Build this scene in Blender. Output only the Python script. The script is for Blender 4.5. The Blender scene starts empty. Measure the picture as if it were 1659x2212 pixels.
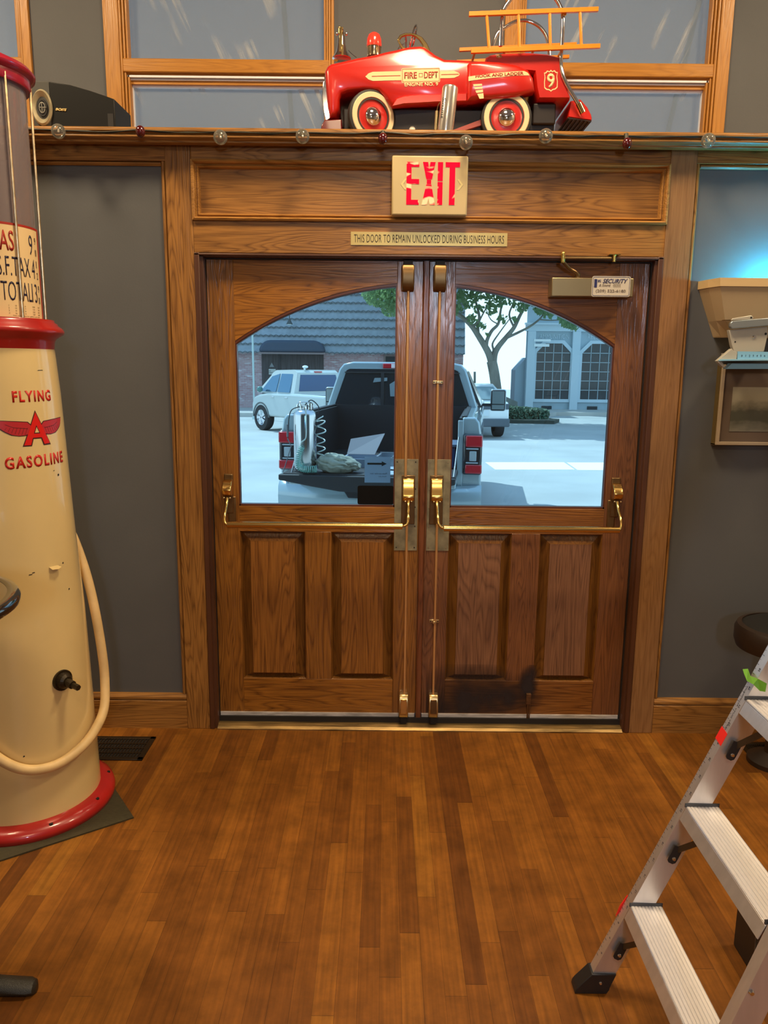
import bpy, bmesh, random
import math
from math import *
from mathutils import Vector, Matrix
random.seed(7)
SC = bpy.context.scene
COL = SC.collection

# ------------------------------------------------------------------ camera
PW, PH, FPX = 1659, 2212, 1661.0
PITCH = atan(FPX/8764.0); ROLL = radians(0.565)
fw = Vector((0, cos(PITCH), -sin(PITCH))); r0 = Vector((1, 0, 0)); u0 = Vector((0, sin(PITCH), cos(PITCH)))
RT = cos(ROLL)*r0 + sin(ROLL)*u0
UP = -sin(ROLL)*r0 + cos(ROLL)*u0
CP = Vector((0, -3.2393, 1.62))
cam = bpy.data.cameras.new('camera'); camo = bpy.data.objects.new('camera', cam); COL.objects.link(camo)
cam.sensor_fit = 'VERTICAL'; cam.sensor_height = 36.0; cam.lens = 36.0*FPX/PH
cam.clip_start = 0.05; cam.clip_end = 300
M = Matrix((RT, UP, -fw)).transposed().to_4x4(); M.translation = CP
camo.matrix_world = M
SC.camera = camo

def ray(px, py):
    return fw + ((px-PW/2)/FPX)*RT - ((py-PH/2)/FPX)*UP
def at(px, py, Y):
    """point on the plane y=Y that is seen at that place of the photograph"""
    d = ray(px, py); t = (Y-CP.y)/d.y
    return CP + t*d
def fl(px, py, z=0.0):
    d = ray(px, py); t = (z-CP.z)/d.z
    return CP + t*d

# ------------------------------------------------------------------ materials
MATS = {}
def _new(name):
    m = bpy.data.materials.new(name); m.use_nodes = True
    nt = m.node_tree; nt.nodes.clear()
    return m, nt
def N(nt, typ, **kw):
    n = nt.nodes.new(typ)
    for k, v in kw.items():
        if k.startswith('i_'):
            n.inputs[k[2:]].default_value = v
        else: setattr(n, k, v)
    return n
def L(nt, a, b): nt.links.new(a, b)
def setin(n, name, v):
    if name in n.inputs: n.inputs[name].default_value = v
def lin(c):
    """sRGB 0-255 -> linear rgba"""
    o = []
    for v in c[:3]:
        v = v/255.0
        o.append(v/12.92 if v <= 0.04045 else ((v+0.055)/1.055)**2.4)
    return (o[0], o[1], o[2], 1.0)
def mat(name, col, rough=0.5, metal=0.0, var=0.0, vscale=20.0, bump=0.0, bscale=60.0, coat=0.0, spec=0.5, stretch=(1, 1, 1), emit=None, estr=1.0, trans=0.0, anis=0.0, col2=None, alpha=1.0, crough=0.05):
    if name in MATS: return MATS[name]
    m, nt = _new(name)
    out = N(nt, 'ShaderNodeOutputMaterial'); b = N(nt, 'ShaderNodeBsdfPrincipled')
    L(nt, b.outputs[0], out.inputs[0])
    c = col if len(col) == 4 else (*col, 1)
    b.inputs['Base Color'].default_value = c
    b.inputs['Roughness'].default_value = rough; b.inputs['Metallic'].default_value = metal
    setin(b, 'Coat Weight', coat); setin(b, 'Coat Roughness', crough); setin(b, 'Specular IOR Level', spec); setin(b, 'Transmission Weight', trans)
    setin(b, 'Anisotropic', anis); setin(b, 'Alpha', alpha)
    if emit: setin(b, 'Emission Color', (*emit[:3], 1)); setin(b, 'Emission Strength', estr)
    if var or bump or col2:
        tc = N(nt, 'ShaderNodeTexCoord'); mp = N(nt, 'ShaderNodeMapping'); mp.inputs['Scale'].default_value = stretch
        L(nt, tc.outputs['Object'], mp.inputs[0])
        no = N(nt, 'ShaderNodeTexNoise'); no.inputs['Scale'].default_value = vscale; no.inputs['Detail'].default_value = 6
        L(nt, mp.outputs[0], no.inputs['Vector'])
        if var or col2:
            rp = N(nt, 'ShaderNodeValToRGB')
            if col2:
                rp.color_ramp.elements[0].color = c; rp.color_ramp.elements[1].color = col2 if len(col2) == 4 else (*col2, 1)
            else:
                rp.color_ramp.elements[0].color = (c[0]*(1-var), c[1]*(1-var), c[2]*(1-var), 1)
                rp.color_ramp.elements[1].color = (min(1, c[0]*(1+var)), min(1, c[1]*(1+var)), min(1, c[2]*(1+var)), 1)
            rp.color_ramp.elements[0].position = .32; rp.color_ramp.elements[1].position = .68
            L(nt, no.outputs[0], rp.inputs[0]); L(nt, rp.outputs[0], b.inputs['Base Color'])
        if bump:
            n2 = N(nt, 'ShaderNodeTexNoise'); n2.inputs['Scale'].default_value = bscale; n2.inputs['Detail'].default_value = 4
            L(nt, mp.outputs[0], n2.inputs['Vector'])
            bp = N(nt, 'ShaderNodeBump'); bp.inputs['Strength'].default_value = bump; bp.inputs['Distance'].default_value = .002
            L(nt, n2.outputs[0], bp.inputs['Height']); L(nt, bp.outputs[0], b.inputs['Normal'])
    MATS[name] = m
    return m

def wood(name, dark, light, axis='Z', rough=0.4, scale=1.0, coat=.15, bump=.35, contrast=1.0):
    """open-grain oak: cathedral bands and pores that run along one axis; every board gets its own piece of the figure"""
    if name in MATS: return MATS[name]
    m, nt = _new(name)
    out = N(nt, 'ShaderNodeOutputMaterial'); b = N(nt, 'ShaderNodeBsdfPrincipled'); L(nt, b.outputs[0], out.inputs[0])
    tc = N(nt, 'ShaderNodeTexCoord'); oi = N(nt, 'ShaderNodeObjectInfo')
    mul = N(nt, 'ShaderNodeMath', operation='MULTIPLY'); mul.inputs[1].default_value = 37.0
    L(nt, oi.outputs['Random'], mul.inputs[0])
    cmb = N(nt, 'ShaderNodeCombineXYZ')
    for i in range(3): L(nt, mul.outputs[0], cmb.inputs[i])
    add = N(nt, 'ShaderNodeVectorMath', operation='ADD')
    L(nt, tc.outputs['Object'], add.inputs[0]); L(nt, cmb.outputs[0], add.inputs[1])
    mp = N(nt, 'ShaderNodeMapping')
    s = {'X': (0.085, 1, 1), 'Y': (1, .085, 1), 'Z': (1, 1, 0.085)}[axis]
    mp.inputs['Scale'].default_value = tuple(v*scale for v in s)
    L(nt, add.outputs[0], mp.inputs[0])
    # figure: contour lines of a stretched noise
    n1 = N(nt, 'ShaderNodeTexNoise'); n1.inputs['Scale'].default_value = 8.5; n1.inputs['Detail'].default_value = 2.0; n1.inputs['Distortion'].default_value = .5
    L(nt, mp.outputs[0], n1.inputs['Vector'])
    m1 = N(nt, 'ShaderNodeMath', operation='MULTIPLY'); m1.inputs[1].default_value = 24.0
    L(nt, n1.outputs[0], m1.inputs[0])
    fr = N(nt, 'ShaderNodeMath', operation='FRACT'); L(nt, m1.outputs[0], fr.inputs[0])
    r1 = N(nt, 'ShaderNodeValToRGB')
    e = r1.color_ramp.elements; e[0].position = 0.0; e[0].color = (0, 0, 0, 1); e[1].position = 1.0; e[1].color = (.2, .2, .2, 1)
    x = e.new(.22); x.color = (.62, .62, .62, 1); x = e.new(.7); x.color = (1, 1, 1, 1)
    L(nt, fr.outputs[0], r1.inputs[0])
    # pores
    mp2 = N(nt, 'ShaderNodeMapping')
    s2 = {'X': (.035, 1, 1), 'Y': (1, .035, 1), 'Z': (1, 1, .035)}[axis]
    mp2.inputs['Scale'].default_value = tuple(v*scale for v in s2)
    L(nt, add.outputs[0], mp2.inputs[0])
    n2 = N(nt, 'ShaderNodeTexNoise'); n2.inputs['Scale'].default_value = 210.0; n2.inputs['Detail'].default_value = 3
    L(nt, mp2.outputs[0], n2.inputs['Vector'])
    r2 = N(nt, 'ShaderNodeValToRGB'); r2.color_ramp.elements[0].position = .38; r2.color_ramp.elements[1].position = .56
    L(nt, n2.outputs[0], r2.inputs[0])
    n3 = N(nt, 'ShaderNodeTexNoise'); n3.inputs['Scale'].default_value = 2.6; n3.inputs['Detail'].default_value = 3
    L(nt, add.outputs[0], n3.inputs['Vector'])
    mixa = N(nt, 'ShaderNodeMath', operation='MULTIPLY_ADD')
    mixa.inputs[1].default_value = .60*contrast; mixa.inputs[2].default_value = .0
    L(nt, r1.outputs[0], mixa.inputs[0])
    mixb = N(nt, 'ShaderNodeMath', operation='MULTIPLY_ADD'); mixb.inputs[1].default_value = .30
    L(nt, r2.outputs[0], mixb.inputs[0]); L(nt, mixa.outputs[0], mixb.inputs[2])
    mixc = N(nt, 'ShaderNodeMath', operation='MULTIPLY_ADD'); mixc.inputs[1].default_value = .75; mixc.inputs[2].default_value = .0
    L(nt, n3.outputs[0], mixc.inputs[0])
    addc = N(nt, 'ShaderNodeMath', operation='ADD'); L(nt, mixb.outputs[0], addc.inputs[0]); L(nt, mixc.outputs[0], addc.inputs[1])
    sub = N(nt, 'ShaderNodeMath', operation='SUBTRACT'); sub.inputs[1].default_value = .25+.5*(1-contrast)*-.6
    L(nt, addc.outputs[0], sub.inputs[0])
    mc = N(nt, 'ShaderNodeMix', data_type='RGBA', clamp_factor=True)
    mc.inputs[6].default_value = (*dark[:3], 1); mc.inputs[7].default_value = (*light[:3], 1)
    L(nt, sub.outputs[0], mc.inputs[0])
    L(nt, mc.outputs[2], b.inputs['Base Color'])
    b.inputs['Roughness'].default_value = rough
    setin(b, 'Coat Weight', coat); setin(b, 'Coat Roughness', .18)
    bp = N(nt, 'ShaderNodeBump'); bp.inputs['Strength'].default_value = bump; bp.inputs['Distance'].default_value = .0015
    L(nt, mixb.outputs[0], bp.inputs['Height']); L(nt, bp.outputs[0], b.inputs['Normal'])
    setin(b, 'Specular IOR Level', .4)
    L(nt, bp.outputs[0], b.inputs['Coat Normal']) if 'Coat Normal' in b.inputs else None
    MATS[name] = m
    return m

def glassmat(name, tint, refl=1.0, rough=0.0, grime_haze=None):
    """thin pane: tinted see-through plus a Fresnel reflection"""
    if name in MATS: return MATS[name]
    m, nt = _new(name)
    out = N(nt, 'ShaderNodeOutputMaterial')
    tr = N(nt, 'ShaderNodeBsdfTransparent'); tr.inputs[0].default_value = (*tint, 1)
    gl = N(nt, 'ShaderNodeBsdfGlossy'); gl.inputs['Roughness'].default_value = rough; gl.inputs[0].default_value = (1, 1, 1, 1)
    fr = N(nt, 'ShaderNodeFresnel'); fr.inputs[0].default_value = 1.45
    mu = N(nt, 'ShaderNodeMath', operation='MULTIPLY'); mu.inputs[1].default_value = refl; L(nt, fr.outputs[0], mu.inputs[0])
    mx = N(nt, 'ShaderNodeMixShader'); L(nt, mu.outputs[0], mx.inputs[0]); L(nt, tr.outputs[0], mx.inputs[1]); L(nt, gl.outputs[0], mx.inputs[2])
    last = mx
    if grime_haze:
        # slanting streaky grime with painted-in reflections, plus a pale painted veil
        amt, colr, ang, sc = grime_haze[:4]; veil = grime_haze[4] if len(grime_haze) > 4 else .10
        df = N(nt, 'ShaderNodeBsdfDiffuse'); df.inputs[0].default_value = (*colr, 1)
        tc = N(nt, 'ShaderNodeTexCoord'); mp = N(nt, 'ShaderNodeMapping'); mp.vector_type = 'POINT'
        mp0 = N(nt, 'ShaderNodeMapping'); mp0.inputs['Rotation'].default_value = (0, ang, 0)
        L(nt, tc.outputs['Object'], mp0.inputs[0])
        mp.inputs['Scale'].default_value = (34*sc, 1, 1.9*sc); L(nt, mp0.outputs[0], mp.inputs[0])
        no = N(nt, 'ShaderNodeTexNoise'); no.inputs['Scale'].default_value = 1.0; no.inputs['Detail'].default_value = 3; L(nt, mp.outputs[0], no.inputs['Vector'])
        rp = N(nt, 'ShaderNodeValToRGB'); rp.color_ramp.elements[0].position = .55; rp.color_ramp.elements[1].position = .66
        L(nt, no.outputs[0], rp.inputs[0])
        n2 = N(nt, 'ShaderNodeTexNoise'); n2.inputs['Scale'].default_value = 3.0; n2.inputs['Detail'].default_value = 2; L(nt, tc.outputs['Object'], n2.inputs['Vector'])
        r2 = N(nt, 'ShaderNodeValToRGB'); r2.color_ramp.elements[0].position = .48; r2.color_ramp.elements[1].position = .6; L(nt, n2.outputs[0], r2.inputs[0])
        mm = N(nt, 'ShaderNodeMath', operation='MULTIPLY'); L(nt, rp.outputs[0], mm.inputs[0]); L(nt, r2.outputs[0], mm.inputs[1])
        ma = N(nt, 'ShaderNodeMath', operation='MULTIPLY_ADD'); ma.inputs[1].default_value = amt; ma.inputs[2].default_value = veil; L(nt, mm.outputs[0], ma.inputs[0])
        m2 = N(nt, 'ShaderNodeMixShader'); L(nt, ma.outputs[0], m2.inputs[0]); L(nt, mx.outputs[0], m2.inputs[1]); L(nt, df.outputs[0], m2.inputs[2])
        last = m2
    L(nt, last.outputs[0], out.inputs[0])
    MATS[name] = m
    return m

# ------------------------------------------------------------------ mesh helpers
def B(): return bmesh.new()
def box(bm, x0, x1, y0, y1, z0, z1, mtx=None):
    vs = [bm.verts.new(Vector(p) if mtx is None else mtx @ Vector(p)) for p in
          ((x0, y0, z0), (x1, y0, z0), (x1, y1, z0), (x0, y1, z0), (x0, y0, z1), (x1, y0, z1), (x1, y1, z1), (x0, y1, z1))]
    for f in ((0, 3, 2, 1), (4, 5, 6, 7), (0, 1, 5, 4), (1, 2, 6, 5), (2, 3, 7, 6), (3, 0, 4, 7)):
        bm.faces.new([vs[i] for i in f])
    return bm
def hexa(bm, pts):
    """eight corners, bottom ring then top ring"""
    vs = [bm.verts.new(p) for p in pts]
    for f in ((0, 3, 2, 1), (4, 5, 6, 7), (0, 1, 5, 4), (1, 2, 6, 5), (2, 3, 7, 6), (3, 0, 4, 7)):
        bm.faces.new([vs[i] for i in f])
    return bm
def prism(bm, pts, a0, a1, axis='Y'):
    """outline of 2D points swept along an axis (outline in XZ for Y, YZ for X, XY for Z)"""
    def P(p, a):
        if axis == 'Y': return (p[0], a, p[1])
        if axis == 'X': return (a, p[0], p[1])
        return (p[0], p[1], a)
    f0 = [bm.verts.new(P(p, a0)) for p in pts]; f1 = [bm.verts.new(P(p, a1)) for p in pts]
    n = len(pts)
    bm.faces.new(f0); bm.faces.new(f1[::-1])
    for i in range(n):
        bm.faces.new((f0[(i+1) % n], f0[i], f1[i], f1[(i+1) % n]))
    bmesh.ops.recalc_face_normals(bm, faces=bm.faces[:])
    return bm
def frame_of(d):
    d = d.normalized(); a = Vector((0, 0, 1)) if abs(d.z) < .9 else Vector((1, 0, 0))
    u = d.cross(a).normalized(); v = d.cross(u).normalized()
    return u, v
def tube(bm, pts, r, seg=10, caps=True, closed=False):
    """round tube through points; r is a number or one radius per point"""
    pts = [Vector(p) for p in pts]; n = len(pts)
    rs = r if isinstance(r, (list, tuple)) else [r]*n
    rings = []; u = None
    for i, p in enumerate(pts):
        if closed: d = pts[(i+1) % n]-pts[i-1]
        else: d = pts[min(i+1, n-1)]-pts[max(i-1, 0)]
        if d.length < 1e-9: d = Vector((0, 0, 1))
        d.normalize()
        if u is None: u, v = frame_of(d)
        else:
            u = u - d*u.dot(d)
            if u.length < 1e-6: u, v = frame_of(d)
            u.normalize(); v = d.cross(u)
        rings.append([bm.verts.new(p + rs[i]*(cos(2*pi*k/seg)*u + sin(2*pi*k/seg)*v)) for k in range(seg)])
    m = n if closed else n-1
    for i in range(m):
        A, Bq = rings[i], rings[(i+1) % n]
        for k in range(seg):
            bm.faces.new((A[k], A[(k+1) % seg], Bq[(k+1) % seg], Bq[k]))
    if caps and not closed:
        bm.faces.new(rings[0][::-1]); bm.faces.new(rings[-1])
    return bm
def smoothpath(pts, k=6):
    """Catmull-Rom through the points"""
    P = [Vector(p) for p in pts]; out = []
    for i in range(len(P)-1):
        p0 = P[max(i-1, 0)]; p1 = P[i]; p2 = P[i+1]; p3 = P[min(i+2, len(P)-1)]
        for j in range(k):
            t = j/k
            out.append(.5*((2*p1)+(-p0+p2)*t+(2*p0-5*p1+4*p2-p3)*t*t+(-p0+3*p1-3*p2+p3)*t**3))
    out.append(P[-1]); return out
def lathe(bm, prof, c=(0, 0, 0), axis='Z', seg=40, a0=0.0, a1=2*pi, caps=True):
    """profile of (radius, height) turned about an axis"""
    c = Vector(c); full = abs(a1-a0-2*pi) < 1e-6; rings = []
    n = seg if full else seg+1
    for r, h in prof:
        ring = []
        for k in range(n):
            a = a0+(a1-a0)*k/seg
            if axis == 'Z': p = Vector((r*cos(a), r*sin(a), h))
            elif axis == 'Y': p = Vector((r*cos(a), h, r*sin(a)))
            else: p = Vector((h, r*cos(a), r*sin(a)))
            ring.append(bm.verts.new(c+p))
        rings.append(ring)
    for i in range(len(rings)-1):
        for k in range(n if full else n-1):
            k2 = (k+1) % n
            bm.faces.new((rings[i][k], rings[i][k2], rings[i+1][k2], rings[i+1][k]))
    if prof[0] == prof[-1]: caps = False
    if caps and prof[0][0] > 1e-6 and full: bm.faces.new(rings[0][::-1])
    if caps and prof[-1][0] > 1e-6 and full: bm.faces.new(rings[-1])
    bmesh.ops.remove_doubles(bm, verts=bm.verts[:], dist=1e-6)
    bmesh.ops.recalc_face_normals(bm, faces=bm.faces[:])
    return bm
def cyl(bm, p0, p1, r, seg=20): return tube(bm, [p0, p1], r, seg)
def ball(bm, c, r, seg=16, sc=(1, 1, 1), rings=10):
    m = Matrix.Translation(Vector(c)) @ Matrix.Diagonal((r*sc[0], r*sc[1], r*sc[2], 1))
    bmesh.ops.create_uvsphere(bm, u_segments=seg, v_segments=rings, radius=1.0, matrix=m); return bm
def loft(bm, secs, closed=True, caps=True):
    """skin over a list of sections that have the same number of points"""
    R = [[bm.verts.new(Vector(p)) for p in s] for s in secs]; n = len(R[0])
    for i in range(len(R)-1):
        for k in range(n if closed else n-1):
            k2 = (k+1) % n
            bm.faces.new((R[i][k], R[i][k2], R[i+1][k2], R[i+1][k]))
    if caps:
        bm.faces.new(R[0][::-1]); bm.faces.new(R[-1])
    bmesh.ops.recalc_face_normals(bm, faces=bm.faces[:])
    return bm
def rrect(x0, x1, z0, z1, r, k=4):
    """rounded rectangle outline"""
    out = []
    for cx, cz, a in ((x1-r, z1-r, 0), (x0+r, z1-r, 90), (x0+r, z0+r, 180), (x1-r, z0+r, 270)):
        for j in range(k+1):
            t = radians(a+90*j/k); out.append((cx+r*cos(t), cz+r*sin(t)))
    return out

def finish(o, bevel=0.0, smooth=False, bseg=2, angle=35):
    me = o.data
    if smooth:
        for p in me.polygons: p.use_smooth = True
        try: me.set_sharp_from_angle(angle=radians(angle))
        except Exception: pass
    if bevel:
        mo = o.modifiers.new('bevel', 'BEVEL'); mo.width = bevel; mo.segments = bseg; mo.limit_method = 'ANGLE'; mo.angle_limit = radians(40)
        if not smooth:
            for p in me.polygons: p.use_smooth = True
            try: me.set_sharp_from_angle(angle=radians(50))
            except Exception: pass
def obj(name, bm, m, parent=None, label=None, bevel=0.0, smooth=False, local=False, kind=None, cat=None, group=None, bseg=2, angle=35):
    me = bpy.data.meshes.new(name); bm.to_mesh(me); bm.free()
    o = bpy.data.objects.new(name, me); COL.objects.link(o)
    if isinstance(m, (list, tuple)):
        for q in m: me.materials.append(q)
    else: me.materials.append(m)
    finish(o, bevel, smooth, bseg, angle)
    if parent is not None:
        o.parent = parent
        if parent.type == 'EMPTY' and not local:
            o.matrix_parent_inverse = (Matrix.Translation(parent.location) @ parent.rotation_euler.to_matrix().to_4x4()).inverted()
    if label: o['label'] = label
    if kind: o['kind'] = kind
    if cat: o['category'] = cat
    if group: o['group'] = group
    return o
def thing(name, label, cat, loc=(0, 0, 0), rotz=0.0, group=None, kind=None):
    o = bpy.data.objects.new(name, None); COL.objects.link(o); o.empty_display_size = .1
    o.location = loc; o.rotation_euler = (0, 0, rotz)
    if label: o['label'] = label
    if cat: o['category'] = cat
    if group: o['group'] = group
    if kind: o['kind'] = kind
    return o
def struct(name, bm, m, bevel=0.0, **kw):
    return obj(name, bm, m, None, bevel=bevel, kind='structure', **kw)

def textbm(body, w=None, h=None, depth=.0006, bold=0.0, spacing=1.0, shear=0.0, f=None, align='CENTER', align_v='CENTER', stretch=None, bm=None):
    """lettering as thin raised mesh; f maps (u right, v up, d out) to a 3D point"""
    cu = bpy.data.curves.new('lettering', 'FONT'); cu.body = body; cu.size = 1.0; cu.extrude = 0.0; cu.offset = bold
    cu.space_character = spacing; cu.shear = shear; cu.resolution_u = 3; cu.fill_mode = 'FRONT'
    ob = bpy.data.objects.new('lettering', cu); COL.objects.link(ob)
    dg = bpy.context.evaluated_depsgraph_get(); dg.update()
    me = bpy.data.meshes.new_from_object(ob.evaluated_get(dg))
    bpy.data.objects.remove(ob); bpy.data.curves.remove(cu)
    tb = bmesh.new(); tb.from_mesh(me); bpy.data.meshes.remove(me)
    xs = [v.co.x for v in tb.verts]; ys = [v.co.y for v in tb.verts]
    x0, x1, y0, y1 = min(xs), max(xs), min(ys), max(ys)
    sx = (w/(x1-x0)) if w else None; sy = (h/(y1-y0)) if h else None
    if sx is None: sx = sy
    if sy is None: sy = sx
    ox = {'CENTER': (x0+x1)/2, 'LEFT': x0, 'RIGHT': x1}[align]; oy = {'CENTER': (y0+y1)/2, 'BOTTOM': y0, 'TOP': y1}[align_v]
    r = bmesh.ops.extrude_face_region(tb, geom=tb.faces[:])
    new = {e for e in r['geom'] if isinstance(e, bmesh.types.BMVert)}
    for v in tb.verts:
        u = (v.co.x-ox)*sx; q = (v.co.y-oy)*sy
        v.co = Vector(f(u, q, depth if v in new else 0.0))
    if bm is None: return tb
    me2 = bpy.data.meshes.new('t'); tb.to_mesh(me2); tb.free(); bm.from_mesh(me2); bpy.data.meshes.remove(me2)
    return bm
def onwall(cx, cz, Y, rot=0.0):
    """mapping for lettering on a plane that faces the room (-Y)"""
    c, s = cos(rot), sin(rot)
    return lambda u, v, d: (cx+u*c-v*s, Y-d, cz+u*s+v*c)
def flatpoly(bm, pts, f, depth=.0006):
    """thin raised patch of 2D outline mapped by f(u,v,d)"""
    a = [bm.verts.new(f(u, v, 0)) for u, v in pts]; b = [bm.verts.new(f(u, v, depth)) for u, v in pts]
    n = len(pts)
    bm.faces.new(b)
    for i in range(n): bm.faces.new((a[i], a[(i+1) % n], b[(i+1) % n], b[i]))
    return bm
# ------------------------------------------------------------------ palette
OAK_V = wood('oak_upright', (.10, .036, .006), (.37, .168, .038), 'Z', rough=.38)
OAK_H = wood('oak_level', (.10, .036, .006), (.37, .168, .038), 'X', rough=.38)
DOOR_V = wood('door_oak_upright', (.080, .024, .003), (.32, .127, .019), 'Z', rough=.3, coat=.9)
DOOR_H = wood('door_oak_level', (.080, .024, .003), (.36, .140, .019), 'X', rough=.3, coat=.3)
DOOR2_V = wood('door_oak_upright_ruddy', (.070, .022, .008), (.225, .088, .032), 'Z', rough=.32, coat=.9)
DOOR2_H = wood('door_oak_level_ruddy', (.07, .022, .006), (.28, .11, .026), 'X', rough=.32, coat=.25)
HONEY_V = wood('honey_oak_upright', (.33, .125, .013), (.55, .24, .032), 'Z', rough=.4, contrast=.7)
HONEY_H = wood('honey_oak_level', (.33, .125, .013), (.55, .24, .032), 'X', rough=.4, contrast=.7)
JAMB = mat('dark_jamb_oak', lin((84, 50, 30)), .4, var=.25, vscale=9, stretch=(1, 1, .1), bump=.1)
SHADOWGAP = mat('shadow_gap_black', lin((30, 24, 20)), .6)  # black strips put in for the shade of the door gaps
WALL = mat('wall_paint_grey', (.096, .097, .098), .62, var=.06, vscale=3, bump=.10, bscale=180)
ALU = mat('brushed_aluminium', (.62, .62, .63), .38, metal=.9, var=.08, vscale=30, stretch=(1, 1, .05), bump=.05)
BRASS = mat('satin_brass', lin((205, 178, 128)), .28, metal=.9, var=.10, vscale=20)
BRASS_POL = mat('polished_brass_bar', lin((224, 186, 112)), .2, metal=1.0)
BRASS_AGED = mat('aged_brass_plate', lin((142, 134, 106)), .42, metal=.2, var=.35, vscale=22, bump=.15, bscale=50)
ROD = mat('rod_brass', lin((228, 178, 120)), .3, metal=.55)
BRASS_DARK = mat('bronze_case', lin((122, 96, 62)), .35, metal=.8, var=.12, vscale=25)
STEEL_DIRTY = mat('dirty_door_sweep', lin((185, 180, 178)), .5, metal=.0, var=.3, vscale=14, stretch=(1, 1, 6))
BLACKM = mat('black_hole', (.012, .010, .009), .6)
SCREW = mat('screw_metal', lin((200, 180, 140)), .3, metal=1.0)

# ------------------------------------------------------------------ floor
def floormat():
    m, nt = _new('strip_oak_floor')
    out = N(nt, 'ShaderNodeOutputMaterial'); b = N(nt, 'ShaderNodeBsdfPrincipled'); L(nt, b.outputs[0], out.inputs[0])
    tc = N(nt, 'ShaderNodeTexCoord'); sp = N(nt, 'ShaderNodeSeparateXYZ'); L(nt, tc.outputs['Object'], sp.inputs[0])
    def M(op, a, bb=None, c=None):
        n = N(nt, 'ShaderNodeMath', operation=op)
        for i, v in enumerate((a, bb, c)):
            if v is None: continue
            if isinstance(v, (int, float)): n.inputs[i].default_value = v
            else: L(nt, v, n.inputs[i])
        return n.outputs[0]
    wx = M('DIVIDE', sp.outputs[0], .0575)
    row = M('FLOOR', wx)
    wn = N(nt, 'ShaderNodeTexWhiteNoise', noise_dimensions='1D'); L(nt, row, wn.inputs['W'])
    yo = M('MULTIPLY_ADD', wn.outputs[0], 3.7, sp.outputs[1])
    seg = M('DIVIDE', yo, .72); sg = M('FLOOR', seg)
    cb = N(nt, 'ShaderNodeCombineXYZ'); L(nt, row, cb.inputs[0]); L(nt, sg, cb.inputs[1])
    w2 = N(nt, 'ShaderNodeTexWhiteNoise', noise_dimensions='3D'); L(nt, cb.outputs[0], w2.inputs['Vector'])
    rp = N(nt, 'ShaderNodeValToRGB'); e = rp.color_ramp.elements
    e[0].position = 0; e[0].color = (.125, .042, .0055, 1); e[1].position = 1; e[1].color = (.30, .125, .014, 1)
    for p, c in ((.06, (.165, .058, .0065)), (.3, (.205, .074, .008)), (.65, (.235, .087, .0095)), (.93, (.262, .100, .011))):
        q = e.new(p); q.color = (*c, 1)
    L(nt, w2.outputs[0], rp.inputs[0])
    # blotches of worn finish and fine grain
    n1 = N(nt, 'ShaderNodeTexNoise'); n1.inputs['Scale'].default_value = 9; n1.inputs['Detail'].default_value = 8; n1.inputs['Roughness'].default_value = .68
    L(nt, tc.outputs['Object'], n1.inputs['Vector'])
    mp = N(nt, 'ShaderNodeMapping'); mp.inputs['Scale'].default_value = (60, 2.2, 1); L(nt, tc.outputs['Object'], mp.inputs[0])
    n2 = N(nt, 'ShaderNodeTexNoise'); n2.inputs['Scale'].default_value = 1.5; n2.inputs['Detail'].default_value = 4; L(nt, mp.outputs[0], n2.inputs['Vector'])
    f1 = N(nt, 'ShaderNodeMapRange'); f1.inputs[1].default_value = .3; f1.inputs[2].default_value = .7; f1.inputs[3].default_value = .70; f1.inputs[4].default_value = 1.28
    L(nt, n1.outputs[0], f1.inputs[0])
    f2 = N(nt, 'ShaderNodeMapRange'); f2.inputs[1].default_value = .3; f2.inputs[2].default_value = .7; f2.inputs[3].default_value = .78; f2.inputs[4].default_value = 1.2
    L(nt, n2.outputs[0], f2.inputs[0])
    ff = M('MULTIPLY', f1.outputs[0], f2.outputs[0])
    # joints
    fx = M('FRACT', wx); gx = M('LESS_THAN', fx, .022)
    fy = M('FRACT', seg); gy = M('LESS_THAN', fy, .003)
    g = M('MAXIMUM', gx, gy); gm = M('MULTIPLY_ADD', g, -.42, 1.0)
    fff = M('MULTIPLY', ff, gm)
    vm = N(nt, 'ShaderNodeVectorMath', operation='SCALE'); L(nt, rp.outputs[0], vm.inputs[0]); L(nt, fff, vm.inputs['Scale'])
    vm2 = N(nt, 'ShaderNodeVectorMath', operation='MULTIPLY'); L(nt, vm.outputs[0], vm2.inputs[0]); vm2.inputs[1].default_value = (.90, .85, .9); L(nt, vm2.outputs[0], b.inputs['Base Color'])
    rr = N(nt, 'ShaderNodeMapRange'); rr.inputs[3].default_value = .38; rr.inputs[4].default_value = .58; L(nt, n1.outputs[0], rr.inputs[0]); L(nt, rr.outputs[0], b.inputs['Roughness'])
    bp = N(nt, 'ShaderNodeBump'); bp.inputs['Strength'].default_value = .25; bp.inputs['Distance'].default_value = .001
    L(nt, fff, bp.inputs['Height']); L(nt, bp.outputs[0], b.inputs['Normal'])
    setin(b, 'Specular IOR Level', .28)
    return m
FLOOR = floormat()
LX, RX, RY, CZ = -3.3, 3.2, -6.6, 4.05
struct('floor', box(B(), LX, RX, RY, .02, -.05, 0), FLOOR)
struct('ceiling', box(B(), LX-.1, RX+.1, RY-.1, .76, CZ, CZ+.1), mat('ceiling_paint', (.55, .50, .43), .8))
struct('wall_left', box(B(), LX-.12, LX, RY, .76, 0, CZ), mat('side_wall_paint', (.30, .26, .21), .7))
struct('wall_right', box(B(), RX, RX+.12, RY, .76, 0, CZ), MATS['side_wall_paint'])
struct('wall_rear', box(B(), LX, RX, RY-.12, RY, 0, CZ), MATS['side_wall_paint'])
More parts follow.
